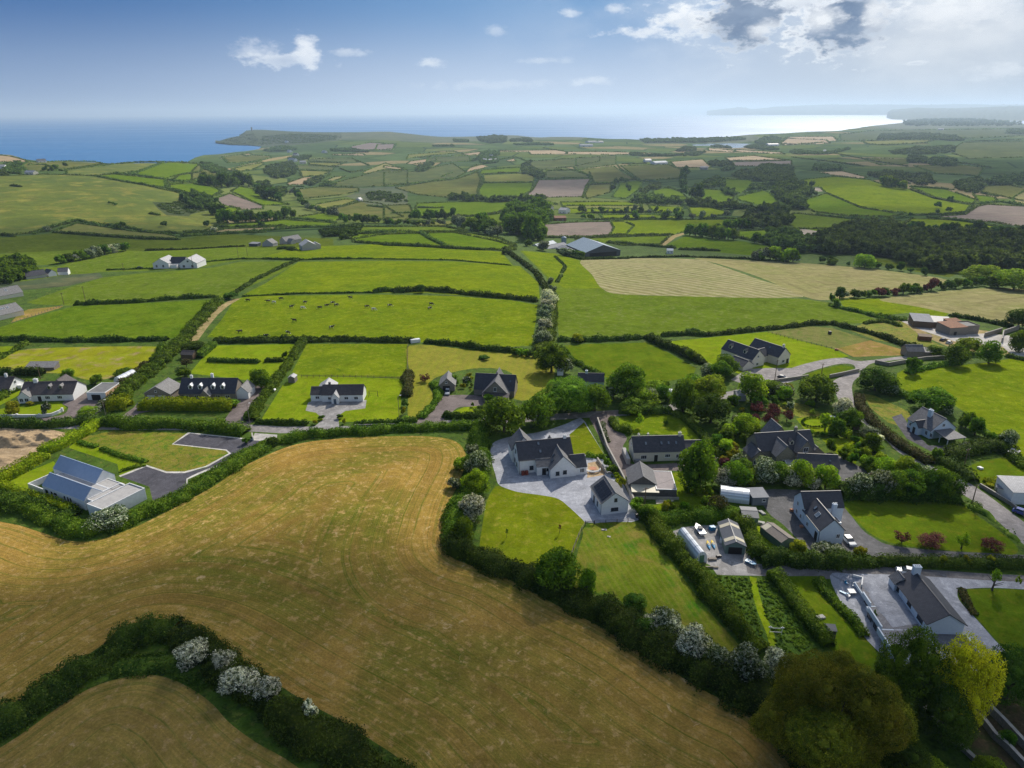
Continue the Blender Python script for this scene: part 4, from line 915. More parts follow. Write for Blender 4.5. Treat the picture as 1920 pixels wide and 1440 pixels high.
def TROW(kind, fr, pts, n, size, phrase, group, var=.35, tall=1.0, seed=1, lolly=0.0):
    """n trees strung along a pixel line (crown bottoms on the line)"""
    r = random.Random(seed*7+n); q = P(fr, *pts); L_ = [0]
    for a, b in zip(q, q[1:]): L_.append(L_[-1]+math.hypot(b[0]-a[0], b[1]-a[1]))
    kinds = kind.split('+')
    for i in range(n):
        s = (i + .5 + r.uniform(-.3, .3))/n*L_[-1]; x = float(np.interp(s, L_, [p[0] for p in q])); y = float(np.interp(s, L_, [p[1] for p in q]))
        w = size*(1+r.uniform(-var, var)); h = w*tall*(1+r.uniform(-.15, .2)); kd = kinds[r.randrange(len(kinds))]
        T(kd, x, y-h, y, w, None, group, phrase=phrase.replace('*', {'hawthorn': 'white hawthorn', 'maythorn': 'faintly blossoming hawthorn', 'dark': 'dark tree', 'darkbush': 'dark bush', 'tree': 'green tree', 'light': 'light green tree', 'bush': 'green bush', 'lightbush': 'light green bush', 'redbush': 'dark red bush', 'copper': 'copper tree', 'gold': 'golden green bush'}.get(kd, kd)), lolly=lolly)
def smooth1(r, n, k): 
    a = r.uniform(-1, 1, n+2*k); return np.convolve(a, np.ones(k)/k, 'same')[k:-k]*math.sqrt(k)
def HG(fr, pts, w, h, style='wild', label=None, mat=None, group=None, phrase=None, cover=1.0, name='hedge', gap=0.0):
    q = P(fr, *pts); c = at(dens(q, 5.0, closed=False))
    seg = np.hypot(*(np.diff(c[:, :2], axis=0).T)); S = np.concatenate([[0], np.cumsum(seg)]); Lt = S[-1]
    mid = c[len(c)//2]; depth = max(np.hypot(mid[0], mid[1]), 60); r = rng(int(abs(q[0][0]*7+q[0][1]*13+len(q)*5)) % 99991)
    s = max(.28, depth*(.0018 if depth < 500 else .0015)); w = max(w, s*.9); h = max(h, s*.55)
    step = max(.8, s*1.4); n1 = max(int(Lt/step), 3); wild = style == 'wild'
    amp = .38 if wild else .05
    hp = 1 + amp*smooth1(r, n1+1, 3)*.8 + (amp*.5*smooth1(r, n1+1, 9) if wild else 0); hp = np.clip(hp, .35, 1.9)
    wp = 1 + (.28 if wild else .04)*smooth1(r, n1+1, 4); sg = np.linspace(0, Lt, n1+1)
    off = (smooth1(r, n1+1, 5)*w*.10 if wild else np.zeros(n1+1))
    n = int(Lt*(w*.9+2*h*.9)*1.15*cover/(s*s*.62)); n = min(n, 120000)
    t = r.uniform(0, Lt, n); px_ = np.interp(t, S, c[:, 0]); py_ = np.interp(t, S, c[:, 1])
    k = np.clip(np.searchsorted(S, t)-1, 0, len(seg)-1); d = (c[k+1]-c[k])[:, :2]/seg[k][:, None]; nrm = np.stack([-d[:, 1], d[:, 0]], 1)
    H_ = h*np.interp(t, sg, hp); W2 = w/2*np.interp(t, sg, wp); O_ = np.interp(t, sg, off)
    pw = .8 if wild else .35; a = r.uniform(-.08, math.pi+.08, n)
    cx = np.sign(np.cos(a))*np.abs(np.cos(a))**pw; cz = np.abs(np.sin(a))**(.9 if wild else .35)
    if not wild:
        q_ = r.uniform(0, 1, n)*(w+2*h); top_ = (q_ > h) & (q_ < h+w); cx = np.where(top_, (q_-h)/w*2-1, np.where(q_ <= h, -1., 1.)); cz = np.where(top_, 1., np.where(q_ <= h, q_/h, (q_-h-w)/h)); cz = np.clip(cz, .02, 1)
    # taper at both ends
    ends = np.clip(np.minimum(t, Lt-t)/(w*.5), .0, 1)**.5; H_ = H_*(.35+.65*ends)
    jit = 1 + r.normal(0, .09 if wild else .035, n)
    lat = cx*W2*jit + O_; up = cz*H_*jit
    X = px_+nrm[:, 0]*lat; Y = py_+nrm[:, 1]*lat; Zb = zt(X, Y)
    Pn = np.stack([X, Y, Zb+up], 1); Nn = np.stack([nrm[:, 0]*cx, nrm[:, 1]*cx, cz+.15], 1)
    if gap > 0:
        g = np.interp(t, sg, smooth1(r, n1+1, 6)); kp = g > gap-1.2; Pn, Nn = Pn[kp], Nn[kp]
    V, F = leafquads(Pn, Nn, s*1.15, r, .8 if wild else .6)
    # core
    sh = .80 if wild else .9
    cs = [(-1, -.1), (-.95, .55), (-.55, .93), (0, 1), (.55, .93), (.95, .55), (1, -.1)] ; m = len(cs)
    tt = sg; bx = np.interp(tt, S, c[:, 0]); by = np.interp(tt, S, c[:, 1]); kk = np.clip(np.searchsorted(S, tt)-1, 0, len(seg)-1)
    dd = (c[kk+1]-c[kk])[:, :2]/seg[kk][:, None]; nn = np.stack([-dd[:, 1], dd[:, 0]], 1); CV = []
    e2 = np.clip(np.minimum(tt, Lt-tt)/(w*.5), .12, 1)**.5
    for (u, z) in cs:
        la = u*w/2*wp*sh + off; x = bx+nn[:, 0]*la; y = by+nn[:, 1]*la; CV.append(np.stack([x, y, zt(x, y)+z*h*hp*sh*(.35+.65*e2)*(1 if z > 0 else 1)], 1))
    CV = np.stack(CV, 1).reshape(-1, 3); CF = []
    for i in range(n1):
        for j in range(m-1): CF.append((i*m+j, i*m+j+1, (i+1)*m+j+1, (i+1)*m+j))
    if gap > 0: CV[:, 2] -= h*.45
    CF = np.array(CF); F2 = np.concatenate([F, CF+len(V)]); V2 = np.concatenate([V, CV])
    mat = mat or ('leaf_hedge' if wild else 'leaf_hedge_clip')
    me = mesh_np(name, V2, F2, 4); me.materials.append(MATS[mat]); o = link(name, me)
    tag(o, label, 'hedge', group)
    if not label:
        mx = q[len(q)//2]; AUTO.append((o, mx[0], mx[1], phrase or 'dark hedgerow'))
    return o
def WOOD(fr, poly, size, label, mat='leaf_wood', seed=1, dens_=1.0, tall=1.0, name='wood', lod='l'):
    """a wood that reads as one mass"""
    w = at(P(fr, *poly)); r = rng(seed*31+5); D_ = float(np.median(np.hypot(w[:, 0], w[:, 1]))); size = max(size*.8, D_*.0026); tall = tall*(1 if D_ < 1500 else .62); p_ = size*692/D_; lod = 'u' if p_ < 5 else 't' if p_ < 10 else 'l'
    lo = w[:, :2].min(0); hi = w[:, :2].max(0)
    n = int((hi-lo).prod()/(size*size*.55)*dens_); n = min(n, 5000)
    X = r.uniform(lo, hi, (n, 2)); k = inside(w[:, :2], X[:, 0], X[:, 1])
    if D_ > 900: f_ = 6.28/(size*9); k &= (np.sin(X[:, 0]*f_+seed)*np.sin(X[:, 1]*f_*.8+seed*2)+.5*np.sin(X[:, 0]*f_*2.3+X[:, 1]*f_*1.9)+r.normal(0, .25, n)) > (-.25 if 'large' not in label else -1.)
    X = X[k]; Z = zt(X[:, 0], X[:, 1]); parts = []; tp = []; b = bt = 0
    Vq = []; Fq = []; Vt = []; Ft = []
    for i in range(len(X)):
        cv, cf, tv, tf = crown('round', lod, i % 3); sc = size*.62*r.uniform(.65, 1.3); a = r.uniform(0, 6.28); ca, sa = math.cos(a), math.sin(a)
        Mx = np.array([[ca, sa, 0], [-sa, ca, 0], [0, 0, 1]])*np.array([[sc], [sc], [sc*.95*tall*r.uniform(.8, 1.25)]])
        Vq.append(cv@Mx + (X[i, 0], X[i, 1], Z[i]-.1*sc)); Fq.append(cf+b); b += len(cv)
        Vt.append(tv@Mx + (X[i, 0], X[i, 1], Z[i]-.1*sc)); Ft.append(tf+bt); bt += len(tv)
    if not Vq: return
    me = to_mesh(name, np.concatenate(Vq), np.concatenate(Fq), np.concatenate(Vt), np.concatenate(Ft)); me.materials.append(MATS[mat])
    o = link(name, me); tag(o, label, 'wood', kind='stuff')
# ------------------------------------------------------------------ buildings
HM = hard_mat
HM('render_white', (.74,.74,.73), (.66,.66,.65), 1.2, .9); HM('render_cream', (.66,.62,.50), (.60,.56,.46), 1.2, .9); HM('render_blue', (.62,.68,.74), (.56,.62,.69), 1.2, .9)
HM('render_grey', (.42,.41,.38), (.34,.33,.31), 1.2, .9); HM('stone', (.30,.26,.21), (.18,.16,.13), 2.6, .95, bump=.6); HM('brick_orange', (.55,.36,.20), (.45,.30,.18), 2.0, .9)  # last one: cream wall with orange sunlight put into its colour
HM('slate_dark', (.040,.042,.052), (.060,.060,.070), 1.3, .55, slates=True, spec=.45); HM('slate_grey', (.17,.17,.175), (.13,.13,.135), 1.3, .7, slates=True)
HM('slate_blue', (.25,.32,.43), (.29,.36,.47), .8, .4, spec=.5); HM('tile_grey', (.25,.245,.24), (.20,.195,.19), 1.3, .8, slates=True)
HM('tile_brown', (.085,.072,.070), (.11,.095,.09), 1.3, .75, slates=True); HM('roof_pale', (.42,.42,.42), (.36,.36,.37), 1.0, .6, slates=True); HM('metal_blue', (.22,.30,.38), (.18,.26,.33), .5, .6, ribs=('X', 2.), spec=.3)
HM('metal_pale', (.27,.28,.30), (.22,.23,.25), .4, .75, ribs=('X', 2.), spec=.15); HM('metal_dark', (.10,.11,.13), (.08,.09,.11), .6, .5, ribs=('X', 2.)); HM('rust', (.30,.13,.06), (.20,.09,.05), 1.0, .85, ribs=('X', 2.))
HM('flat_roof', (.42,.41,.39), (.33,.32,.31), .8, .9); HM('flat_dark', (.13,.13,.13), (.18,.18,.17), .6, .8); HM('flat_pink', (.33,.29,.28), (.27,.24,.235), .8, .9)
HM('white_trim', (.78,.78,.77), None, 3, .5); HM('dark_trim', (.03,.03,.035), None, 3, .5); HM('door_dark', (.025,.022,.022), None, 3, .5); HM('door_white', (.7,.7,.7), None, 3, .5); HM('door_green', (.10,.22,.13), None, 3, .5)  # the dark door colour also stands in for shade in open doorways
HM('wood_brown', (.16,.11,.07), (.12,.08,.05), 3, .8); HM('wood_grey', (.22,.19,.16), (.16,.14,.12), 3, .85); HM('concrete_wall', (.42,.39,.34), (.30,.28,.25), 1.5, .95, bump=.3); HM('wall_dark', (.13,.12,.11), (.09,.085,.08), 1.5, .95, bump=.3)
HM('solar', (.008,.009,.016), (.012,.013,.022), 1, .3, bump=0, spec=.25); HM('clear_panel', (.55,.50,.36), (.48,.44,.33), 1.5, .5); HM('green_metal', (.17,.24,.21), (.13,.19,.17), .7, .6, ribs=('X', 2.))
HM('poly', (.74,.78,.82), (.64,.69,.74), .8, .3, spec=.6, ribs=('X', .7)); HM('rubber', (.015,.015,.015), None, 3, .8); HM('chrome', (.5,.5,.52), None, 3, .25, metal=.9)
HM('cow_black', (.015,.014,.013), None, 3, .7); HM('cow_white', (.7,.68,.62), None, 3, .8); HM('terracotta', (.45,.20,.11), None, 3, .8); HM('paint_yellow', (.75,.55,.05), None, 3, .4); HM('paint_blue', (.04,.25,.45), None, 3, .4)
HM('red_bin', (.22,.05,.035), None, 3, .6); HM('deck', (.20,.20,.215), (.16,.16,.17), .8, .8, slates=True)
def glass(name, c=(.02,.028,.035), rough=.08):
    m, nt, N, L = node_mat(name); out = N('ShaderNodeOutputMaterial'); b = N('ShaderNodeBsdfPrincipled'); b.inputs['Base Color'].default_value = rgb(c)
    b.inputs['Roughness'].default_value = rough; b.inputs['Specular IOR Level'].default_value = .8; L(b.outputs[0], out.inputs[0]); MATS[name] = m
glass('glass'); glass('glass_light', (.10,.13,.16), .12); glass('paint_silver', (.45,.47,.49), .3); glass('paint_dark', (.02,.025,.035), .25); glass('paint_cobalt', (.02,.06,.30), .25); glass('paint_white', (.72,.73,.74), .35)

class House:
    def __init__(s, name, label, cat, A, B, wall='render_white', roof='slate_dark', group=None, sink=.12, zoff=0.0):
        a = at1(*A); b = at1(*B); d = b-a; s.L = math.hypot(d.x, d.y); rz = math.atan2(d.y, d.x); s.rz = rz
        z = min(a.z, b.z)+zoff; s.z = z
        s.root = empty(name, (a.x, a.y, z), rz); tag(s.root, label, cat, group); s.wall, s.roof = wall, roof; s.sink = sink + abs(a.z-b.z) + .5; s.n = 0
    def W(s, x, y, z=0.0): c, q = math.cos(s.rz), math.sin(s.rz); l = s.root.location; return Vector((l.x + x*c-y*q, l.y + x*q+y*c, l.z+z))
    def put(s, mb, name, mat, parent=None): return mb.build(name, MATS[mat], parent or s.root)
    def vol(s, x, y, w, d, e, r, ax='x', wall=None, roof=None, oh=.28, hip=False, th=.16, z0=None):
        s.n += 1; k = .004*s.n; wall = wall or s.wall; roof = roof or s.roof; zb = -s.sink if z0 is None else z0; m = MB(); x1, y1 = x+w, y+d; cx, cy = x+w/2, y+d/2; rr = r-.03
        if hip: m.box(x, y, zb, x1, y1, e)
        elif ax == 'x': m.add([(x,y,zb),(x1,y,zb),(x1,y1,zb),(x,y1,zb),(x,y,e),(x1,y,e),(x1,y1,e),(x,y1,e),(x,cy,rr),(x1,cy,rr)], [(3,2,1,0),(0,1,5,4),(2,3,7,6),(1,2,6,9,5),(3,0,4,8,7),(4,5,9,8),(6,7,8,9)])
        else: m.add([(x,y,zb),(x1,y,zb),(x1,y1,zb),(x,y1,zb),(x,y,e),(x1,y,e),(x1,y1,e),(x,y1,e),(cx,y,rr),(cx,y1,rr)], [(3,2,1,0),(1,2,6,5),(3,0,4,7),(0,1,5,8,4),(2,3,7,9,6),(4,8,9,7),(5,6,9,8)])
        s.put(m, 'wall', wall); m = MB(); e2 = e+.02; up = th+.02; g = oh*.6
        if hip:
            hw = (d if ax == 'x' else w)/2; sl = (r-e)/hw; ez = e-oh*sl+up
            if ax == 'x': R1, R2 = (x+hw, cy, r+up), (x1-hw, cy, r+up)
            else: R1, R2 = (cx, y+hw, r+up), (cx, y1-hw, r+up)
            P_ = [(x-oh,y-oh,ez),(x1+oh,y-oh,ez),(x1+oh,y1+oh,ez),(x-oh,y1+oh,ez)]; lo = [(a, b, ez-th) for a, b, _ in P_]
            fs = ([(0,1,5,4),(2,3,4,5),(1,2,5),(3,0,4)] if ax == 'x' else [(0,1,4),(1,2,5,4),(2,3,5),(3,0,4,5)]) + [(0,6,7,1),(1,7,8,2),(2,8,9,3),(3,9,6,0),(9,8,7,6)]
            m.add(P_+[R1, R2]+lo, fs)
        elif ax == 'x':
            sl = (r-e)/(d/2); ez = e-oh*sl+up
            m.slab([(x-g,y-oh,ez),(x1+g,y-oh,ez),(x1+g,cy,r+up),(x-g,cy,r+up)], th); m.slab([(x1+g,y1+oh,ez),(x-g,y1+oh,ez),(x-g,cy,r+up),(x1+g,cy,r+up)], th)
            m.box(x-g, cy-.12, r+up-.05, x1+g, cy+.12, r+up+.06)
        else:
            sl = (r-e)/(w/2); ez = e-oh*sl+up
            m.slab([(x-oh,y1+g,ez),(x-oh,y-g,ez),(cx,y-g,r+up),(cx,y1+g,r+up)], th); m.slab([(x1+oh,y-g,ez),(x1+oh,y1+g,ez),(cx,y1+g,r+up),(cx,y-g,r+up)], th)
            m.box(cx-.12, y-g, r+up-.05, cx+.12, y1+g, r+up+.06)
        s.put(m, 'roof', roof)
        return (x, y, w, d, e, r, ax)
    def flat(s, x, y, w, d, h, wall=None, roof='flat_roof', par=.25, z0=None):
        m = MB(); zb = -s.sink if z0 is None else z0; m.box(x, y, zb, x+w, y+d, h); s.put(m, 'wall', wall or s.wall)
        m = MB(); m.box(x+.2, y+.2, h+.003, x+w-.2, y+d-.2, h+.05); s.put(m, 'roof', roof)
        if par:
            t = .2; m = MB(); e = .02; m.box(x-e,y-e,h+.002,x+w+e,y+t,h+par); m.box(x-e,y+d-t,h+.002,x+w+e,y+d+e,h+par); m.box(x-e,y+t+.002,h+.002,x+t,y+d-t-.002,h+par); m.box(x+w-t,y+t+.002,h+.002,x+w+e,y+d-t-.002,h+par); s.put(m, 'parapet', 'white_trim' if par < .5 else (wall or s.wall))
        return (x, y, w, d, h, h, 'x')
    def mono(s, x, y, w, d, h1, h2, wall=None, roof=None, oh=.2):
        """single slope, from height h1 at the front to h2 at the back"""
        zb = -s.sink; m = MB(); m.add([(x,y,zb),(x+w,y,zb),(x+w,y+d,zb),(x,y+d,zb),(x,y,h1),(x+w,y,h1),(x+w,y+d,h2),(x,y+d,h2)], [(3,2,1,0),(0,1,5,4),(1,2,6,5),(2,3,7,6),(3,0,4,7),(4,5,6,7)])
        s.put(m, 'wall', wall or s.wall); sl = (h2-h1)/d; m = MB(); m.slab([(x-oh,y-oh,h1-oh*sl+.15),(x+w+oh,y-oh,h1-oh*sl+.15),(x+w+oh,y+d+oh,h2+oh*sl+.15),(x-oh,y+d+oh,h2+oh*sl+.15)], .12); s.put(m, 'roof', roof or s.roof)
        return (x, y, w, d, h1, h2, 'x')
    def op(s, v, face, u, z, w, h, kind='window', frame='white_trim', pane='glass', mull=1, hl=None):
        """an opening on face f(ront) b(ack) l(eft) r(ight) of volume v, u metres along it"""
        x, y, W_, D_ = v[:4]
        O, X, Nn = {'f': ((x+u, y, z), (1,0,0), (0,-1,0)), 'b': ((x+W_-u, y+D_, z), (-1,0,0), (0,1,0)), 'l': ((x, y+D_-u, z), (0,-1,0), (-1,0,0)), 'r': ((x+W_, y+u, z), (0,1,0), (1,0,0))}[face]
        O, X, Nn = Vector(O), Vector(X), Vector(Nn); U = Vector((0,0,1)); m = MB(); t = .09; O = O + Nn*.004
        def bar(a, b, c, d, dep=.07): m.obox(O + X*a + U*b, X*(c-a), Nn*dep, U*(d-b))
        if kind == 'door':
            bar(-t, 0, 0, h+t); bar(w, 0, w+t, h+t); bar(.001, h, w-.001, h+t); fr = s.put(m, 'door', frame); m = MB(); m.obox(O + X*.002, X*(w-.004), Nn*.035, U*(h-.002)); s.put(m, 'door_leaf', pane, fr)  # a dark leaf also stands in for the shade of an open doorway
            return
        bar(0, 0, t, h); bar(w-t, 0, w, h); bar(t+.001, 0, w-t-.001, t); bar(t+.001, h-t, w-t-.001, h)
        for k in range(mull): c = (k+1)*w/(mull+1); bar(c-.035, t+.001, c+.035, h-t-.001)
        m.obox(O + X*-.08 + U*-.1, X*(w+.16), Nn*.12, U*.095)
        fr = s.put(m, 'window', frame); m = MB(); m.obox(O + X*(t*.6) + U*(t*.6), X*(w-t*1.2), Nn*.03, U*(h-t*1.2)); s.put(m, 'pane', pane, fr)
    def wins(s, v, face, lst, **kw):
        for (u, z, w, h) in lst: s.op(v, face, u, z, w, h, **kw)
    def slope_pt(s, v, side, u, f):
        """point on the roof: u along the ridge, f from eave (0) to ridge (1); with the along and up-slope directions"""
        x, y, w, d, e, r, ax = v
        if ax == 'x':
            if side == 'f': a, b, dr = Vector((x+u, y, e)), Vector((x+u, y+d/2, r)), Vector((1,0,0))
            else: a, b, dr = Vector((x+w-u, y+d, e)), Vector((x+w-u, y+d/2, r)), Vector((-1,0,0))
        else:
            if side == 'l': a, b, dr = Vector((x, y+d-u, e)), Vector((x+w/2, y+d-u, r)), Vector((0,-1,0))
            else: a, b, dr = Vector((x+w, y+u, e)), Vector((x+w/2, y+u, r)), Vector((0,1,0))
        upd = (b-a).normalized(); n = dr.cross(upd); n = n if n.z > 0 else -n
        return a + (b-a)*f + n*.19, dr, upd, n.normalized()
    def rlight(s, v, side, u, f, w=.8, h=1.1, frame='dark_trim'):
        p, dr, up, n = s.slope_pt(v, side, u, f); m = MB(); m.obox(p-n*.05, dr*w, up*h, n*.12); fr = s.put(m, 'skylight', frame); m = MB(); m.obox(p+dr*.08+up*.08+n*.072, dr*(w-.16), up*(h-.16), n*.012); s.put(m, 'pane', 'glass_light', fr)
    def panels(s, v, side, u, f, w, h, nx, ny):
        p, dr, up, n = s.slope_pt(v, side, u, f); m = MB()
        for i in range(nx):
            for j in range(ny): m.obox(p + dr*(i*w/nx+.02) + up*(j*h/ny+.02) + n*.02, dr*(w/nx-.04), up*(h/ny-.04), n*.06)
        s.put(m, 'solar_panel', 'solar')
    def dormer(s, v, u, w=1.5, h=1.5, f=.18, wall=None, roof=None):
        p, dr, up, n = s.slope_pt(v, 'f', u, f); x0 = p.x; y0 = p.y; z0 = p.z; D_ = 2.4; wl = wall or s.wall
        m = MB(); m.add([(x0,y0,z0-.3),(x0+w,y0,z0-.3),(x0+w,y0+D_,z0-.3),(x0,y0+D_,z0-.3),(x0,y0,z0+h*.75),(x0+w,y0,z0+h*.75),(x0+w,y0+D_,z0+h*.75),(x0,y0+D_,z0+h*.75),(x0+w/2,y0,z0+h*1.25),(x0+w/2,y0+D_,z0+h*1.25)], [(3,2,1,0),(1,2,6,5),(3,0,4,7),(0,1,5,8,4),(2,3,7,9,6),(4,8,9,7),(5,6,9,8)])
        dm = s.put(m, 'dormer', wl); m = MB(); g = .15; ez = z0+h*.75-.05; rz_ = z0+h*1.25+.1
        m.slab([(x0-g,y0+D_,ez),(x0-g,y0-g,ez),(x0+w/2,y0-g,rz_),(x0+w/2,y0+D_,rz_)], .1); m.slab([(x0+w+g,y0-g,ez),(x0+w+g,y0+D_,ez),(x0+w/2,y0+D_,rz_),(x0+w/2,y0-g,rz_)], .1); s.put(m, 'dormer_roof', roof or s.roof, dm)
        m = MB(); m.box(x0+.3, y0-.05, z0+.05, x0+w-.3, y0-.004, z0+h*.75); s.put(m, 'pane', 'glass', dm)
    def chim(s, x, y, z0, z1, w=.9, d=.6, pots=2, mat=None):
        m = MB(); m.box(x-w/2,y-d/2,z0,x+w/2,y+d/2,z1); m.box(x-w/2-.06,y-d/2-.06,z1+.001,x+w/2+.06,y+d/2+.06,z1+.12); c = s.put(m, 'chimney', mat or s.wall)
        for k in range(pots):
            m = MB(); px_ = x + (k-(pots-1)/2)*.42; m.tube([(px_,y,z1+.12),(px_,y,z1+.5)], [.13,.10], 8); s.put(m, 'chimney_pot', 'white_trim', c)
    def bx(s, x0, y0, z0, x1, y1, z1, name, mat): m = MB(); m.box(x0,y0,z0,x1,y1,z1); return s.put(m, name, mat)
    def gutter(s, v):
        x, y, w, d, e, r, ax = v; m = MB()
        if ax == 'x': m.box(x-.1, y-.42, e-.18, x+w+.1, y-.31, e-.06); m.tube([(x+.12, y-.07, 0), (x+.12, y-.07, e-.1)], .05, 6)
        else: m.box(x-.42, y-.1, e-.18, x-.31, y+d+.1, e-.06); m.tube([(x-.07, y+.12, 0), (x-.07, y+.12, e-.1)], .05, 6)
        s.put(m, 'gutter', 'dark_trim')
HS = House
# --- central white complex
h = HS('farmhouse', 'large white L-shaped house with dark slate roof on pale paving in the centre', 'house', (973,888.5), (1074,877.5)); L_ = h.L
bw = h.vol(-.6, 7.4, 7.2, 6.5, 4.2, 8.1, 'y', roof='slate_grey'); v = h.vol(0, 0, L_, 8.6, 4.5, 8.3); h.gutter(v)
h.wins(v, 'l', [(2, 1, 1.1, 1.2), (5, 1, 1.1, 1.2), (3.4, 4.6, 1.0, 1.2)], frame='dark_trim'); h.op(v, 'f', 3.2, 1.0, 1.2, 1.3, frame='dark_trim')
lt = h.mono(5.0, -2.2, 4.2, 2.3, 2.9, 4.6, roof='slate_grey'); h.op(lt, 'f', 1.6, .0, 1.0, 2.2, 'door', 'dark_trim', 'door_dark'); h.op(lt, 'f', 2.8, 1.3, .9, .9, frame='dark_trim', mull=0)
w1 = h.vol(8.4, -4.8, 7.6, 9.0, 3.1, 7.0, 'y', roof='slate_grey'); h.wins(w1, 'f', [(1.6, 1.0, 1.1, 1.2), (3.8, 1.2, 1.1, 1.2)], frame='dark_trim', mull=0); h.op(w1, 'l', 5.8, 0, 1, 2.1, 'door', 'dark_trim', 'door_dark')
h.rlight(w1, 'l', 4.2, .45); h.rlight(w1, 'l', 6.0, .25); w2 = h.vol(15.0, -4.4, 4.4, 6.0, 2.8, 5.3, 'x'); h.op(w2, 'f', 2.4, .9, 1.4, 1.4, mull=2)
h.rlight(v, 'f', 6.2, .72); h.rlight(v, 'f', 6.4, .28); h.chim(L_-1.6, 4.3, 7.6, 9.2); dm = h.vol(L_*.62, 8.2, 3, 2, 4, 6.6, 'y', roof='slate_grey')
h.bx(.6, -1.3, 0, 1.5, -.4, 1.2, 'wheelie_bin', 'red_bin'); h.bx(1.7, -1.3, 0, 2.6, -.4, 1.2, 'wheelie_bin', 'red_bin')
m = MB(); pts = [(-1.6,8.2),(-1.4,2.5),(-.6,-1.2),(1.5,-3.6),(5,-4.2),(8.2,-4.9)]
# --- solar cottage
h = HS('cottage', 'small white gabled cottage with black solar panels on its left roof slope', 'house', (1127,966), (1177,960), roof='slate_grey'); L_ = h.L
v = h.vol(0, 0, L_, 9.4, 3.5, 6.3, 'y'); h.panels(v, 'l', 1.2, .12, 7.6, 3.4, 6, 2); h.op(v, 'f', L_*.36, .9, 2.0, 1.0, frame='dark_trim', mull=1); h.op(v, 'f', L_*.47, 3.7, .8, 1.0, frame='dark_trim', mull=0)
h.op(v, 'l', 5.6, .9, .8, 1.3, frame='dark_trim', mull=0); h.op(v, 'l', 2.5, 0, 1, 2.1, 'door', 'dark_trim', 'door_dark'); h.gutter(v)
# --- cream long house
h = HS('long_house', 'long cream house with dark slate roof and four skylights', 'house', (1187.5,866), (1283,863), wall='render_cream'); L_ = h.L
v = h.vol(0, 0, L_, 7.4, 3.3, 6.7); ex = h.vol(L_-.3, .6, 6.2, 6.0, 2.9, 5.0); h.wins(v, 'f', [(2.2, .9, 1.8, 1.3), (9.6, 1.3, 1.6, 1.1), (13.0, 1.0, 1.9, 1.3)], mull=2); h.op(v, 'f', 6.3, 0, 1.1, 2.2, 'door', 'white_trim', 'door_dark')
for u in (3.5, 8.3, 10.5, 12.8): h.rlight(v, 'f', u, .42, .8, 1.2)
h.chim(L_-1, 3.7, 6.1, 7.7); h.chim(5.2, 5.0, 5.6, 6.9, .5, .5, 1); h.chim(2.3, 5.0, 5.6, 6.8, .5, .5, 1); h.op(v, 'l', 3.2, 3.8, .8, .9, mull=0); h.bx(.2, -1.2, 0, 2.0, -.3, 1.1, 'oil_tank', 'metal_pale')
h.flat(-2.4, -1.5, 1.1, 7.5, 1.9, 'render_grey', 'flat_roof', 0)
# --- stone garage with annex
h = HS('outbuilding', 'grey gabled outbuilding with flat annex below the cream long house', 'outbuilding', (1180,922), (1228,923), wall='wall_dark', roof='slate_grey'); L_ = h.L
v = h.vol(0, 0, L_, 8.5, 2.6, 5.0, 'y', oh=.5); h.flat(L_-.1, -2.5, 5.6, 10.5, 2.4, 'wall_dark', 'flat_pink', .15); h.mono(.3, -3.6, L_+.2, 3.5, 2.0, 2.3, 'wall_dark', 'clear_panel', .1); h.bx(0, -3.9, 0, L_+6, -3.7, .9, 'low_wall', 'concrete_wall')
# --- tall white house
h = HS('tall_house', 'tall blue-white T-shaped house with slate roof and white chimney', 'house', (1533.75,1020), (1578.5,1019), wall='render_blue'); L_ = h.L
v = h.vol(0, 0, L_, 9.6, 3.9, 6.9, 'y'); b = h.vol(-.1, 9.0, 10.2, 6.2, 4.7, 7.6, 'x'); h.op(v, 'l', 7.2, 0, 1.5, 2.5, 'door', 'white_trim', 'door_dark'); h.wins(v, 'l', [(2.5, .9, 1.0, 1.2)]); h.op(v, 'f', L_-1.8, 1.6, .9, 1.2)
h.wins(b, 'l', [(2.0, 3.2, .9, 1.2), (2.0, .9, .9, 1.2), (4.4, .9, .9, 1.2)]); h.rlight(v, 'l', 4.2, .3, 1.2, 1.4, 'white_trim'); h.rlight(v, 'l', 2.0, .5, .8, 1.1); h.chim(L_-.6, 5.2, 4.5, 8.0, 1.0, .8, 3)
h.gutter(v); h.flat(L_, 5.5, 2.2, 3.0, 2.3, 'render_blue', 'flat_dark', .1)
# --- bottom right bungalow + terrace
h = HS('bungalow', 'blue-white bungalow with dark slate roof and white chimney beside the paved forecourt', 'house', (1735.6,1187), (1804,1189), wall='render_blue', roof='slate_dark'); L_ = h.L
v = h.vol(0, 0, L_, 14.5, 2.5, 4.9, 'y', oh=.5); h.wins(v, 'l', [(1.4, .7, 1.1, 1.5), (6.3, .9, 1.6, 1.2), (10.6, .8, 2.2, 1.4)], frame='dark_trim', mull=2); h.chim(L_/2, 13.6, 4.2, 6.6, 1.5, 1.0, 3); h.vol(-.6, 13.0, 3.2, 2.6, 2.3, 3.8, 'y', roof='slate_grey')
t = HS('roof_terrace', 'raised grey terrace over a blue-white basement wall left of the bungalow', 'terrace', (1735.6,1187), (1804,1189), wall='render_blue'); 
t.flat(-9.5, -6.5, 9.4, 7.2, .05, roof='deck', par=0); t.flat(-8.6, .75, 8.5, 7.2, .06, roof='deck', par=0); t.flat(-7.7, 8.0, 7.4, 8.4, .055, roof='deck', par=0)
for (x0, y0, x1, y1) in ((-9.6, -6.5, -9.3, .6), (-8.7, .8, -8.4, 6.9), (-7.8, 8.2, -7.5, 12.0)): t.bx(x0, y0, .06, x1, y1, .75, 'parapet', 'render_blue')
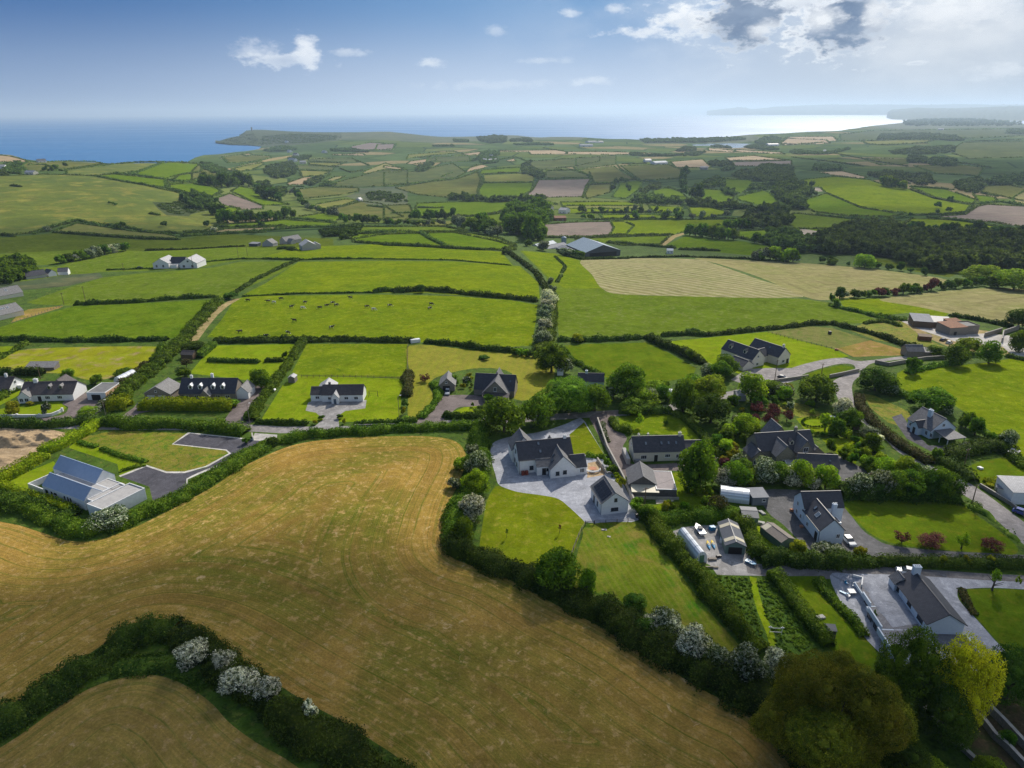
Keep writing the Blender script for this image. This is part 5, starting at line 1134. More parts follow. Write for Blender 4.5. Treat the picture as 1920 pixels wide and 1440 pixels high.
for y0 in (-4.5, 2.0, 5.0, 9.0):
    xx = -9.5 if y0 < 0 else -8.6 if y0 < 8 else -7.7; t.op((xx, y0, 1, 1.8), 'l', 0, -1.9, 1.7, 1.3, frame='dark_trim', mull=1)
t.flat(-.1, -5.5, L_+.5, 5.45, .08, roof='deck', par=0); t.bx(L_+.1, -5.6, .1, L_+.4, -.4, .5, 'parapet', 'render_blue')
t.bx(L_+1.6, 3.0, -.3, L_+1.8, 13.5, .6, 'low_wall', 'render_blue')
# --- stone house with gables
h = HS('stone_house', 'stone-fronted house with two cross gables and slate roof in the garden', 'house', (1412,870), (1527,862), wall='stone', roof='slate_dark'); L_ = h.L
v = h.vol(1.5, 0, L_-2, 8.5, 4.2, 8.0); g1 = h.vol(5.2, -3.4, 6.0, 6.0, 3.9, 7.0, 'y', roof='slate_grey'); g2 = h.vol(12.3, -2.0, 5.6, 6.0, 4.0, 7.6, 'y', roof='slate_grey'); h.vol(8.8, 7.5, 6, 6.5, 4.0, 7.9, 'y', roof='slate_grey'); h.vol(-1.2, -1.2, 4.6, 6.0, 2.8, 4.8, 'y')
h.op(g1, 'f', 2.0, 1.2, 2.2, 1.4, mull=2); h.wins(g2, 'f', [(2, .9, 1.7, 1.3), (2, 4.0, 1.5, 1.5)]); h.vol(17.2, -1, 4.6, 7, 2.6, 4.6, 'y', roof='slate_grey'); h.chim(14.6, 4.2, 7.2, 9.2, mat='stone'); h.dormer(v, 9.9, 1.3, 1.3, .25, 'render_cream')
h.wins(h_ := (-1.2, -1.2, 4.6, 6.0), 'f', [(.6, .6, 3.2, 1.4)], mull=3)
h = HS('long_garage', 'dark slate roofed garage in front of the stone house', 'garage', (1498,889), (1572,893), wall='render_grey'); v = h.vol(0, 0, h.L, 7, 2.5, 5.0, 'x'); h.rlight(v, 'f', h.L*.75, .45, .7, .7); h.flat(-3.6, 0, 3.5, 4.5, 2.5, 'render_grey', 'flat_roof', .15)
# --- twin gabled house
h = HS('twin_house', 'pair of parallel cream gabled houses beside the pale farm drive', 'house', (1351,671), (1409,690), wall='render_cream', roof='slate_dark'); L_ = h.L
v = h.vol(0, 0, L_, 7.5, 4.2, 7.6); b = h.vol(4.5, 12, L_-1.0, 7.5, 4.0, 7.4); h.vol(L_-7, 7.3, 5, 5.2, 3.4, 5.8, 'y'); h.vol(L_-7, -6.0, 7.5, 6.2, 2.3, 4.4, 'x'); h.dormer(v, 3, 1.5, 1.6, .3); h.dormer(v, L_-6, 1.5, 1.6, .3)
h.op(v, 'r', 2.6, 1.0, 1.4, 1.3); h.op(v, 'r', 2.8, 4.4, 1.1, 1.1); h.op(b, 'r', 2.6, 1.0, 1.6, 1.3); h.rlight(b, 'f', 9, .5); h.op(b, 'r', 5.5, 0, 1.2, 2.2, 'door', 'dark_trim', 'door_dark'); h.chim(L_+2.5, 15.7, 7.0, 8.6)
# --- hipped white house with carport
h = HS('hipped_house', 'white house with grey hipped roof, tall white chimney and carport', 'house', (1700,800), (1742,823), wall='render_blue', roof='slate_grey'); L_ = h.L
v = h.vol(0, 0, L_, 9.6, 3.0, 6.6, 'x', oh=.4); p = h.vol(3.2, -1.7, 3.2, 3.5, 2.7, 4.4, 'y', roof='slate_dark'); h.op(p, 'f', 1.0, 0, 1.1, 2.2, 'door', 'white_trim', 'door_dark'); h.wins(v, 'f', [(.8, .9, 1.4, 1.2), (7.6, .8, 1.0, 1.4), (9.6, .8, 1.0, 1.4)]); h.op(v, 'r', 4.0, 3.8, 1.1, 1.1)
h.chim(L_*.5, 3.4, 4.8, 7.8, 1.3, .9, 3); m = MB(); m.slab([(L_-.2, 1.2, 3.0), (L_+6.2, .8, 2.5), (L_+6.2, 7.8, 2.5), (L_-.2, 7.6, 3.0)], .25); c = h.put(m, 'carport_roof', 'slate_grey')
for (x, y) in ((L_+5.9, 1.1), (L_+5.9, 7.5), (L_+2.8, 1.1)): m = MB(); m.box(x-.1, y-.1, -.2, x+.1, y+.1, 2.45); h.put(m, 'post', 'white_trim')
# --- white cottage with lawn
h = HS('cottage', 'long low white cottage with dark roof and small gabled porch between two lawns', 'house', (582.5,754), (681,752.5), roof='tile_brown'); L_ = h.L
h.vol(0, .8, 4.6, 5.6, 2.6, 4.6, 'x'); v = h.vol(4.3, 0, L_-4.3, 6.6, 2.8, 5.4, 'x'); p = h.vol(8.2, -2.0, 2.6, 3.4, 2.5, 4.0, 'y', roof='roof_pale'); h.vol(1.2, 6.2, 6.2, 6.5, 2.6, 4.6, 'y', roof='roof_pale'); h.wins(v, 'f', [(2.2, .9, 1.5, 1.1), (8.2, .9, 1.5, 1.1), (11.8, .9, 1.5, 1.1)]); h.op((0, .8, 4, 1), 'f', 1.7, .9, 1.5, 1.1); h.op(p, 'f', .8, 0, 1, 2, 'door', 'white_trim', 'glass_light'); h.chim(6.8, 3.3, 5.0, 6.4, .8, .6, 1, 'wall_dark')
h = HS('garden_shed', 'small pale shed at the corner of the cottage lawn by the hedge', 'shed', (541,718), (553,718), wall='wood_grey', roof='roof_pale'); h.vol(0, 0, h.L, 3.2, 2.1, 2.8, 'y', oh=.15)
# --- large gabled house + garage
h = HS('gabled_house', 'stone house with wide steep front gable under the brown drive trees', 'house', (889,740), (964,745), wall='stone', roof='slate_dark'); L_ = h.L
v = h.vol(0, 0, L_, 8.5, 2.6, 7.2, 'x'); g = h.vol(4.0, -3.4, 9.5, 8, 2.5, 7.3, 'y', roof='slate_grey', oh=.5); h.op(g, 'f', 4.2, 3.4, 1.1, 1.6); h.wins(g, 'f', [(1.5, .7, 2, 1.3), (5.5, .7, 2, 1.3)]); h.vol(5.2, 7, 5, 5, 3, 7.0, 'y', roof='slate_grey'); h.mono(4.5, -6.0, 9.5, 2.5, 2.1, 2.7, 'stone', 'tile_brown'); h.rlight(v, 'f', L_-2.2, .5)
h = HS('garage', 'grey stone garage with dark door, silver car in front', 'garage', (825,733.5), (850,733.5), wall='stone', roof='tile_grey'); v = h.vol(0, 0, h.L+.6, 8, 2.6, 5.2, 'y', oh=.4); h.op(v, 'f', 1.2, 0, 2.6, 2.2, 'door', 'wood_brown', 'door_dark'); h.op(v, 'f', 2.1, 3.3, .8, .8, mull=0)
# --- four dormer house + double garage
h = HS('dormer_house', 'stone house with black roof and four white dormers behind the tall clipped hedge', 'house', (337.5,750), (442.5,750), wall='stone', roof='slate_dark'); L_ = h.L
v = h.vol(0, 0, L_, 9, 2.7, 6.9); e = h.vol(L_-.2, 1.2, 4.6, 7, 2.6, 4.8, 'y', wall='render_white', roof='tile_grey')
for u in (3.4, 7.0, 11.8, 15.4): h.dormer(v, u, 1.5, 1.5, .28, 'white_trim', 'white_trim')
p = h.vol(8.6, -2.0, 3.6, 3.5, 2.5, 4.6, 'y', roof='tile_grey'); h.op(p, 'f', 1.2, 0, 1.2, 2.1, 'door', 'white_trim', 'door_dark'); h.wins(v, 'f', [(1.8, .8, 1.7, 1.2), (5.6, .8, 1.7, 1.2), (13.6, .8, 1.7, 1.2), (17.2, .8, 1.7, 1.2)]); h.chim(3.6, 4.6, 6.3, 8.0, mat='render_white'); h.chim(11.0, 5.6, 6.0, 8.3, mat='render_white', pots=1); h.op(e, 'r', 2, .9, 1, 1.1)
h = HS('garage', 'grey double garage with two white doors and pale grey gabled roof', 'garage', (273,751), (321,752), wall='stone', roof='tile_grey'); v = h.vol(0, 0, h.L, 9, 2.8, 5.6, 'y', oh=.4); h.op(v, 'f', 1.0, 0, 3.0, 2.2, 'door', 'stone', 'door_white'); h.op(v, 'f', 5.2, 0, 3.0, 2.2, 'door', 'stone', 'door_white'); h.op(v, 'f', 4.2, 3.4, .8, .8, mull=0)
# --- twin dormer bungalow + garage + left edge bungalow
h = HS('bungalow', 'white bungalow with brown roof and two small dormers behind the white balustrade', 'house', (40,753.5), (139,750.5), roof='tile_brown'); L_ = h.L
v = h.vol(0, 0, L_, 9.4, 2.7, 6.0); p = h.vol(.1, -1.6, 4.4, 4.5, 2.5, 4.6, 'y', roof='tile_grey'); h.vol(6, 8.6, 7, 6, 2.6, 5.2, 'y', roof='tile_brown'); h.dormer(v, 9.4, 1.3, 1.2, .42, 'tile_grey', 'tile_grey'); h.dormer(v, 13.6, 1.3, 1.2, .42, 'tile_grey', 'tile_grey')
h.wins(v, 'f', [(9.0, .9, 1.8, 1.2), (13.4, .9, 1.8, 1.2)], mull=2); h.op(v, 'f', 6.3, 0, 1.3, 2.1, 'door', 'white_trim', 'door_dark'); h.wins(p, 'f', [(.5, .6, 1.4, 1.4), (2.4, .6, 1.4, 1.4)]); h.chim(4.2, 4.6, 5.4, 7.2, 1.4, .9, 2)
h = HS('garage', 'flat-roofed white garage with open dark doorway beside the white bungalow', 'garage', (165,750), (200,750), wall='render_white'); v = h.flat(0, 0, h.L, 10, 2.9, roof='flat_dark', par=.2); h.bx(h.L+.005, .1, -.3, h.L+.06, 9.9, 2.8, 'side_cladding', 'brick_orange'); h.op(v, 'f', 1.7, 0, 3.4, 2.2, 'door', 'white_trim', 'door_dark')  # orange sunlight painted on the side sheet; black leaf stands for the doorway's shade
h = HS('bungalow', 'white gabled bungalow cut off by the left edge of the photo', 'house', (-60,741), (20,739), roof='tile_brown'); v = h.vol(0, 0, h.L, 8.5, 2.8, 5.8, 'x', oh=.5); h.op(v, 'r', 3.2, 3.2, 1.3, 1.3); h.flat(h.L, 4.2, 1.6, 2.2, 2.2, roof='white_trim', par=.1); h.chim(h.L-3, 4.2, 5.4, 7.0)
# --- modern house
h = HS('modern_house', 'modern white house of two blue-slate gables joined by flat roofs', 'house', (84,928), (164,958), wall='render_blue', roof='slate_blue'); L_ = h.L
v = h.vol(0, 0, L_-.5, 5.6, 3.0, 5.6, 'x', oh=.05, wall='render_white'); b = h.vol(-7.2, 7.4, L_+.4, 5.8, 3.0, 5.9, 'x', oh=.05, wall='render_white'); h.flat(-3.0, 5.62, L_+2.0, 1.76, 2.9, roof='flat_roof', par=.1); h.flat(L_-6.6, 7.4, 7.4, 3.6, 2.85, roof='flat_roof', par=.2); h.flat(L_-.4, .9, 3.2, 9.6, 3.0, wall='render_white', roof='flat_roof', par=.3); h.flat(L_+2.85, -1.2, 6.4, 12.4, 3.5, wall='render_white', roof='flat_roof', par=.35)
h.wins(v, 'f', [(1.0, 0, 1.2, 2.1), (3.6, 0, .7, 2.1), (5.0, 1.6, 1.3, .5), (9.6, 0, .5, 2.3), (11.0, 0, .6, 2.3), (12.2, 0, .6, 2.3)], frame='dark_trim', mull=0); h.op((L_+2.85, -1.2, 6.4, 12), 'r', 3, 1.8, .5, .4, mull=0)
for (x0, y0, x1, y1) in ((-7.5, .3, -7.2, 6.5), (-7.5, 0, -.3, .28), (-7.2, 6.2, -.3, 6.5)): h.bx(x0, y0, -.5, x1, y1, 1.8, 'garden_wall', 'render_white')
# --- twin farmhouses, upper cottages, low houses at the left
h = HS('farmhouse', 'pair of white farmhouses with pale roofs joined by a dark link on the green slope', 'house', (288,504), (372,502), roof='roof_pale'); v = h.vol(0, 0, 12, 15, 4, 7.5, 'y'); l = h.vol(11, 4, 11, 9, 3.4, 7.2, 'x', roof='slate_dark'); b = h.vol(21, -1, 13, 16, 4.2, 8.2, 'y'); h.wins(v, 'f', [(2, 1, 1.4, 2), (7, 1, 1.4, 2)]); h.wins(b, 'f', [(2, 1, 1.8, 2), (8.5, 1, 1.8, 2), (5.6, 5, 1.6, 1.4)]); h.op(v, 'r', 2, 1, 2, 1.6); h.flat(13, 0, 5, 4, 2.6)
h = HS('upper_cottage', 'grey cottage with pale roof, nearest of the upper cottages', 'house', (567,470), (603,467), wall='render_grey', roof='roof_pale'); h.vol(0, 0, h.L*.75, 14, 3.8, 7.5, 'y'); h.vol(h.L*.6, 4, 7, 7, 3, 5.2, 'y')
h = HS('upper_cottage', 'grey-roofed cottage behind the nearest upper cottage', 'house', (536,458), (566,454), wall='render_grey', roof='tile_grey'); h.vol(0, 0, h.L, 9, 3.5, 7, 'x'); h.vol(2, -5, 6, 6, 3, 5.6, 'y')
h = HS('upper_cottage', 'small grey cottage left of the upper cottages', 'house', (492,462), (512,462), wall='render_grey', roof='tile_grey'); h.vol(0, 0, h.L, 8, 3, 6.5, 'y')
h = HS('farm_shed', 'small dark shed left of the upper cottages', 'shed', (467,462), (483,462), wall='metal_dark', roof='metal_pale'); h.mono(0, 0, h.L, 6, 2.6, 3.2)
h = HS('bungalow', 'green-grey roofed bungalow, upper of two at the left edge', 'house', (-25,567), (45,555), wall='render_cream', roof='tile_grey'); v = h.vol(0, 0, h.L, 10, 2.6, 6.2); h.rlight(v, 'f', h.L*.6, .5, 1.2, 1.5, 'white_trim'); h.wins(v, 'r', [(2, .8, 2, 1.3)])
h = HS('bungalow', 'pale grey roofed bungalow, lower of two at the left edge', 'house', (-22,606), (46,590), wall='render_cream', roof='tile_grey'); v = h.vol(0, 0, h.L, 11, 2.6, 6.2); [h.rlight(v, 'f', h.L*u, .55, .9, 1.5, 'white_trim') for u in (.5, .57, .68)]; h.wins(v, 'r', [(2, .6, 2.4, 1.6), (6, .6, 2.4, 1.6)])
h = HS('low_house', 'low dark roofed house among trees left of the hawthorn row', 'house', (50,524), (88,520), wall='render_grey', roof='slate_dark'); h.vol(0, 0, h.L, 8, 2.4, 5.2)
h = HS('low_house', 'small grey house beside the low dark roofed house', 'house', (92,519), (107,517), wall='render_white', roof='slate_dark'); h.vol(0, 0, h.L, 7, 2.6, 4.8, 'y')
h = HS('low_house', 'small dark cottage right of the small grey house', 'house', (109,516), (128,515), wall='render_white', roof='slate_grey'); h.vol(0, 0, h.L, 6, 2.4, 4.6)
h = HS('blue_cottage', 'small pale blue cottage with slate roof half hidden by the road trees', 'house', (1084,726), (1132,727), wall='render_blue', roof='slate_dark'); v = h.vol(0, 0, h.L, 5.5, 2.5, 4.8); h.chim(3.2, 2.7, 4.4, 6.0, pots=1); h.wins(v, 'f', [(1.5, .8, 1, 1.1), (6, .8, 1, 1.1)]); h.op(v, 'r', 2, 1, 1, 1)
# --- barns and farms
h = HS('big_barn', 'huge blue-grey roofed cattle barn in the middle of the valley', 'barn', (1098,481), (1163,479), wall='metal_dark', roof='metal_blue'); v = h.vol(0, 0, h.L, 44, 5.0, 11.0, 'y', oh=.6); h.vol(-12, 2, 11.8, 40, 3.2, 5.4, 'y', roof='metal_pale', wall='metal_dark'); h.op(v, 'f', 4, 0, h.L-8, 4.2, 'door', 'metal_dark', 'door_dark')  # black slab across the front stands for the shade inside the open barn
h = HS('cow_shed', 'long pale-roofed shed left of the huge barn', 'barn', (1028,467), (1064,465), wall='render_white', roof='metal_pale'); h.vol(0, 0, h.L, 10, 3.2, 5.2); h.vol(2, 14, h.L-2, 10, 3.2, 5.4, roof='metal_blue')
h = HS('silo', 'small grey silo tower beside the long shed', 'silo', (1057,459), (1062,459)); m = MB(); m.tube([(0,0,-.5),(0,0,8),(0,0,9.2)], [2.6,2.6,.6], 16); h.put(m, 'tank', 'metal_blue'); m = MB(); m.tube([(3,0,-.5),(3,0,8)], .12, 6); h.put(m, 'ladder', 'dark_trim')
for (nm, lb, A, B, wl, rf, d, e, r_) in (
 ('white_farm', 'left barn with pale blue roof of the white farm in the valley', (988,396), (1008,397), 'render_white', 'metal_pale', 20, 5, 8), ('white_farm', 'brown-roofed middle barn of the white farm in the valley', (1004,397), (1030,398), 'render_grey', 'tile_brown', 22, 5, 9),
 ('white_farm', 'whitest long house of the white farm in the valley', (1013,403), (1034,402), 'render_white', 'roof_pale', 12, 4.5, 7), ('white_farm', 'right pale house of the white farm in the valley', (1047,400), (1061,401), 'render_white', 'roof_pale', 14, 5, 8),
 ('barn', 'rust-red round topped barn below the white farm', (1040,414), (1062,414), 'rust', 'rust', 16, 4, 6), ('farm_shed', 'small blue-grey shed by the round slurry tank', (1250,476), (1262,476), 'render_white', 'metal_blue', 8, 3, 4.5),
 ('ridge_house', 'dark house with white gable on the left ridge against the sea', (72,304.5), (88,304.5), 'render_white', 'slate_dark', 10, 4, 8), ('ridge_house', 'pink-white low house among trees on the left ridge', (46,327), (63,328), 'render_cream', 'roof_pale', 10, 4, 7), ('ridge_house', 'white low house at the very left edge on the ridge', (-8,316), (9,316), 'render_white', 'roof_pale', 10, 4, 7),
 ('far_farm', 'white gabled house of the far central farm', (917,296), (923,296), 'render_white', 'roof_pale', 12, 6, 11), ('far_farm', 'long white shed of the far central farm', (918,303), (933,302), 'render_white', 'roof_pale', 14, 5, 8), ('far_farm', 'small white shed left in the far central farm', (904,302), (911,302), 'render_white', 'roof_pale', 14, 5, 8),
 ('coast_farm', 'upper white sheds of the farm near the coast', (1104,268), (1120,268), 'render_white', 'metal_pale', 30, 7, 11), ('coast_farm', 'lower long white sheds of the farm near the coast', (1088,275), (1112,275), 'render_white', 'metal_pale', 30, 7, 11), ('coast_farm', 'right white house of the farm near the coast', (1124,268), (1132,268), 'render_white', 'slate_grey', 20, 6, 11),
 ('valley_barn', 'white roofed barn left in the shaded far farm', (1210,304), (1222,304), 'render_white', 'roof_pale', 24, 6, 10), ('valley_barn', 'long blue-grey barn of the shaded far farm', (1228,309), (1252,308), 'render_white', 'metal_blue', 24, 6, 10), ('valley_barn', 'dark barn under the yellow square field', (1312,318), (1326,318), 'render_grey', 'metal_dark', 16, 6, 9),
 ('hamlet_house', 'white house in the middle of the distant hamlet', (540,302), (552,303), 'render_white', 'roof_pale', 14, 6, 11), ('hamlet_house', 'pink and white row at the foot of the distant hamlet', (562,307), (574,307), 'render_cream', 'roof_pale', 14, 6, 10), ('hamlet_house', 'white house at the top of the distant hamlet', (538,286), (543,286), 'render_white', 'roof_pale', 14, 7, 12),
 ('hamlet_house', 'pale house right of the distant hamlet', (603,287), (609,287), 'render_white', 'roof_pale', 14, 6, 11), ('hamlet_house', 'small white house left in the distant hamlet', (549,292), (556,292), 'render_white', 'slate_grey', 14, 6, 11), ('headland_house', 'tiny white house on the headland slope', (534,268), (538,268), 'render_white', 'roof_pale', 14, 8, 14),
 ('white_cottage', 'tiny white cottage by the yellow-green valley strip', (675,378), (680,377), 'render_white', 'roof_pale', 8, 4, 7), ('far_cottage', 'tiny white cottage in the dark tree line far right', (1543,286), (1548,286), 'render_white', 'roof_pale', 14, 7, 11), ('far_cottage', 'white long barn below the coastal wood far right', (1758,244), (1768,244), 'render_white', 'metal_pale', 40, 10, 14),
 ('far_cottage', 'white house by the lagoon shore', (1441,274), (1461,273), 'render_white', 'roof_pale', 30, 8, 12)):
    h = HS(nm, lb, 'barn' if 'barn' in nm or 'shed' in nm else 'house', A, B, wl, rf); v = h.vol(0, 0, h.L, d, e, r_, 'x', oh=.2)
    h.wins(v, 'f', [(h.L*.2, 1, h.L*.12, 1.5), (h.L*.65, 1, h.L*.12, 1.5)])
h = HS('signal_tower', 'small ruined tower on top of the headland', 'tower', (471,246), (474,246), wall='stone'); h.flat(0, 0, 7, 7, 26, 'stone', 'flat_dark', .8); h.op((0, 0, 7, 7), 'f', 2.5, 14, 2, 3, frame='stone')
# farm yard at the right
h = HS('farm_shed', 'dark timber shed with shining white roof in the farm yard', 'shed', (1711,613), (1748,616), wall='wood_brown', roof='metal_pale'); h.mono(0, 0, h.L, 11, 3.2, 4.4); h.mono(h.L+.3, 3, 9, 9, 2.6, 3.4, roof='metal_dark')
h = HS('stone_barn', 'roofless grey stone barn with rusty roof sheets in the farm yard', 'barn', (1779,629), (1838,627), wall='stone', roof='rust'); h.mono(0, 0, h.L*.55, 9, 4.2, 4.8); h.flat(h.L*.55+.1, 1, h.L*.42, 8, 4.0, 'stone', 'flat_dark', .5); h.mono(h.L*.5, 10, h.L*.4, 5, 3.6, 4.2); h.op((0, 0, 10, 9), 'f', 2.5, 0, 1.6, 2.2, 'door', 'stone', 'door_dark')
h = HS('stone_ruin', 'pale stone shed with dark roof at the end of the paddock', 'shed', (1699,669), (1731,670), wall='stone', roof='slate_grey'); h.vol(0, 0, h.L, 6, 2.6, 4.6); h.mono(h.L, 1, 4, 5, 2, 2.6)
h = HS('farm_trailer', 'rusty brown trailer shed below the farm yard', 'shed', (1722,638), (1746,640), wall='rust', roof='wood_brown'); h.mono(0, 0, h.L, 3, 2.0, 2.4)
h = HS('white_building', 'white building cut off by the right edge beside the road', 'house', (1894,945), (1960,948), wall='render_white', roof='roof_pale'); h.mono(0, 0, h.L, 8, 3.6, 4.2)
h = HS('bus_shelter', 'small grey shelter with table beside the white building', 'shelter', (1866,926), (1880,930)); [h.bx(x, y, -.3, x+.12, y+.12, 2.1, 'post', 'wood_brown') for x in (0, 2.2) for y in (0, 2.0)]; h.bx(-.3, -.3, 2.105, 2.7, 2.5, 2.25, 'roof', 'metal_pale')
h = HS('garden_hut', 'small pale-roofed hut by the hedge above the square lawn', 'hut', (1888,857), (1902,862), wall='wood_brown', roof='roof_pale'); h.mono(0, 0, h.L, 2.4, 1.9, 2.2)
h = HS('garden_hut', 'dark garden hut among trees inside the road curve', 'hut', (1600,806), (1611,807), wall='wood_brown', roof='tile_brown'); h.vol(0, 0, h.L, 3, 2, 2.9)
h = HS('summer_table', 'small pale garden table on the topiary lawn', 'table', (1555,785), (1563,786)); h.bx(0, 0, .65, 1.9, 1.2, .75, 'tabletop', 'white_trim'); [h.bx(x, y, -.1, x+.1, y+.1, .648, 'leg', 'wood_grey') for x in (.1, 1.7) for y in (.1, 1.0)]
h = HS('greenhouse', 'pale garden building behind the copper trees', 'greenhouse', (1380,752), (1398,752), wall='render_grey', roof='roof_pale'); h.vol(0, 0, h.L, 4, 2.2, 3.2)
h = HS('garden_shed', 'small white shed under the round corner tree', 'shed', (1045,704), (1056,704), wall='white_trim', roof='roof_pale'); h.vol(0, 0, h.L, 3, 2, 2.8)
h = HS('rear_shed', 'dark-roofed shed in the thicket above the double garage', 'shed', (340,673), (362,674), wall='wood_brown', roof='tile_brown'); h.vol(0, 0, h.L, 4, 2.1, 3.2)
h = HS('field_shelter', 'long low pale roof at the edge of the yellow lawn', 'shelter', (48,695), (102,694), wall='wood_grey', roof='tile_grey'); h.mono(0, 0, h.L, 4.2, 1.2, 2.4)
# sheds in the boat yard
h = HS('boat_shed', 'dark green open-fronted shed with cream roof strips in the boat yard', 'shed', (1359,1038), (1396,1040), wall='green_metal', roof='metal_dark'); v = h.vol(0, 0, h.L, 10, 2.3, 3.4, 'y', oh=.25); h.op(v, 'f', .7, 0, h.L-1.4, 2.0, 'door', 'green_metal', 'door_dark')  # black slab painted as the shade behind the open front
for f0 in (1.2, 7.2):
    for sd_ in ('l', 'r'): u = f0 if sd_ == 'r' else 10-f0-1.3; p_, dr, up, n = h.slope_pt(v, sd_, u, .02); m = MB(); m.obox(p_, dr*1.3, up*(math.hypot(h.L/2, 1.1)*.96), n*.03); h.put(m, 'roof_light_strip', 'clear_panel')
h = HS('cabin', 'white box cabin right of the long polytunnel', 'cabin', (1410,948), (1439,947), wall='metal_pale', roof='metal_pale'); v = h.mono(0, 0, h.L, 4.5, 2.4, 2.7); h.op(v, 'f', 2.6, 1.1, 1, .8, mull=0)
h = HS('curved_shed', 'grey-green shed with bent dark roof beside the hedge', 'shed', (1391,984), (1420,986), wall='green_metal', roof='metal_dark'); h.mono(0, 0, h.L, 2.2, 2.3, 2.9); h.mono(0, 2.3, h.L, 2.2, 2.9, 2.6)
h = HS('long_shed', 'long brown-roofed shed with cream strip beside the golden bush', 'shed', (1463,1031), (1488,1024), wall='green_metal', roof='wood_grey'); v = h.vol(0, 0, h.L, 7.5, 2.0, 2.8, 'y', oh=.15); p_, dr, up, n = h.slope_pt(v, 'l', .3, .02); m = MB(); m.obox(p_, dr*1.6, up*(h.L*.52), n*.03); h.put(m, 'roof_light_strip', 'clear_panel')
h = HS('playhouse', 'dark grey flat-roofed box hut on the narrow lawn', 'hut', (1547,1196), (1566,1198), wall='metal_dark', roof='metal_dark'); h.mono(0, 0, h.L, 1.6, 1.9, 2.2, oh=.12)
# caravans
for i, (x, y) in enumerate(((1456,487), (1467,487), (1488,489))):
    h = HS('caravan', ['white caravan, left of three among the trees', 'white caravan, middle of three among the trees', 'white caravan, right one apart from the other two'][i], 'caravan', (x, y), (x+9, y+.3)); m = MB(); m.add([(0,0,.5),(5.2,0,.5),(5.6,0,1.4),(5.0,0,2.6),(.4,0,2.7),(-.1,0,1.5)] + [(0,2.3,.5),(5.2,2.3,.5),(5.6,2.3,1.4),(5.0,2.3,2.6),(.4,2.3,2.7),(-.1,2.3,1.5)], [(5,4,3,2,1,0),(6,7,8,9,10,11)]+[(k, (k+1)%6, (k+1)%6+6, k+6) for k in range(6)]); h.put(m, 'body', 'paint_white'); m = MB(); m.box(1.2,-.03,1.4,4.2,-.002,2.1); h.put(m, 'window', 'glass')
    m = MB(); m.tube([(2.6,-.05,.3),(2.6,.15,.3)], .32, 10); h.put(m, 'wheel', 'rubber')
# ------------------------------------------------------------------ polytunnels, cars, cows, poles, fences, walls, yard things
def polytunnel(label, A, B, Lx, h_=2.6, w_=None, end='poly', name='polytunnel', mat='poly'):
    """A, B: ground pixels of the near end; it runs Lx metres away from it"""
    h = HS(name, label, 'polytunnel', A, B); w_ = h.L; n = 10; m = MB(); ring = lambda y: [(w_/2-w_/2*math.cos(math.pi*k/n), y, h_*math.sin(math.pi*k/n)**.8) for k in range(n+1)]
    ys = [Lx*i/8 for i in range(9)]; vs = [p for y in ys for p in ring(y)]
    m.add(vs, [(i*(n+1)+k, i*(n+1)+k+1, (i+1)*(n+1)+k+1, (i+1)*(n+1)+k) for i in range(8) for k in range(n)]+[tuple(range(n, -1, -1)), tuple(8*(n+1)+k for k in range(n+1))]); o = h.put(m, 'cover', mat)
    for y in ys[::2]:
        m = MB(); m.tube([(p[0]+(p[0]-w_/2)*.02, y, p[2]*1.02+.01) for p in ring(y)], .04, 5); h.put(m, 'hoop', 'white_trim')
    m = MB(); m.box(w_/2-.6, -.06, 0, w_/2+.6, -.004, min(2.0, h_*.78)); h.put(m, 'door', 'door_green' if end == 'green' else 'white_trim'); return h
polytunnel('small silvery polytunnel behind the flat-roofed garage', (214,717), (228,718), 9, 2.4)
polytunnel('long white polytunnel half hidden by the road trees', (1258,746), (1262,738), 9.5, 2.6)
polytunnel('white polytunnel with hoops left of the white box cabin', (1404,946), (1402,926), 7.5, 2.9)
polytunnel('pale blue polytunnel with green door in the boat yard', (1305,1056), (1325,1053), 10.5, 3.0, end='green')
def car(label, A, B, paint, group=None, name='parked_car', tall=1.0):
    """A rear, B front ground pixels"""
    h = HS(name, label, 'car', A, B); s = 4.3; w = 1.78; y0 = -w/2
    prof = [(0,.35),(0,.85),(.15,.98),(.9,1.02),(3.0,1.0),(4.05,.82),(4.3,.62),(4.3,.32)]; n = len(prof); m = MB()
    vs = [(x, y0+.06*(z > .8), z) for x, z in prof] + [(x, -y0-.06*(z > .8), z) for x, z in prof]; m.add(vs, [tuple(range(n)), tuple(range(2*n-1, n-1, -1))]+[(k, k+n, (k+1) % n+n, (k+1) % n) for k in range(n)]); h.put(m, 'body', paint)
    t = .12; cab = [(.25,1.0,w/2-.08),(.75,1.45*tall,w/2-.22),(2.3,1.47*tall,w/2-.22),(3.15,.99,w/2-.08)]; m = MB()
    m.add([(x, -y, z) for x, z, y in cab]+[(x, y, z) for x, z, y in cab], [(0,1,2,3),(7,6,5,4),(0,4,5,1),(1,5,6,2),(2,6,7,3),(3,7,4,0)]); c = h.put(m, 'cabin_glass', 'glass')
    m = MB(); m.box(.78, -w/2+.23, 1.455*tall, 2.28, w/2-.23, 1.50*tall); h.put(m, 'car_roof', paint)
    for x in (.85, 3.45):
        for y in (-w/2-.02, w/2-.20):
            m = MB(); m.tube([(x, y, .32), (x, y+.22, .32)], .33, 12); q = h.put(m, 'wheel', 'rubber'); m = MB(); yy = y-.006 if y < 0 else y+.226; m.tube([(x, yy-.01, .32), (x, yy+.01, .32)], .19, 8); h.put(m, 'rim', 'chrome', q)
    for y in (-.62, .62): m = MB(); m.box(4.27, y-.17, .60, 4.315, y+.17, .76); h.put(m, 'headlight', 'glass_light'); m = MB(); m.box(-.02, y-.15, .68, .005, y+.15, .86); h.put(m, 'tail_light', 'red_bin')
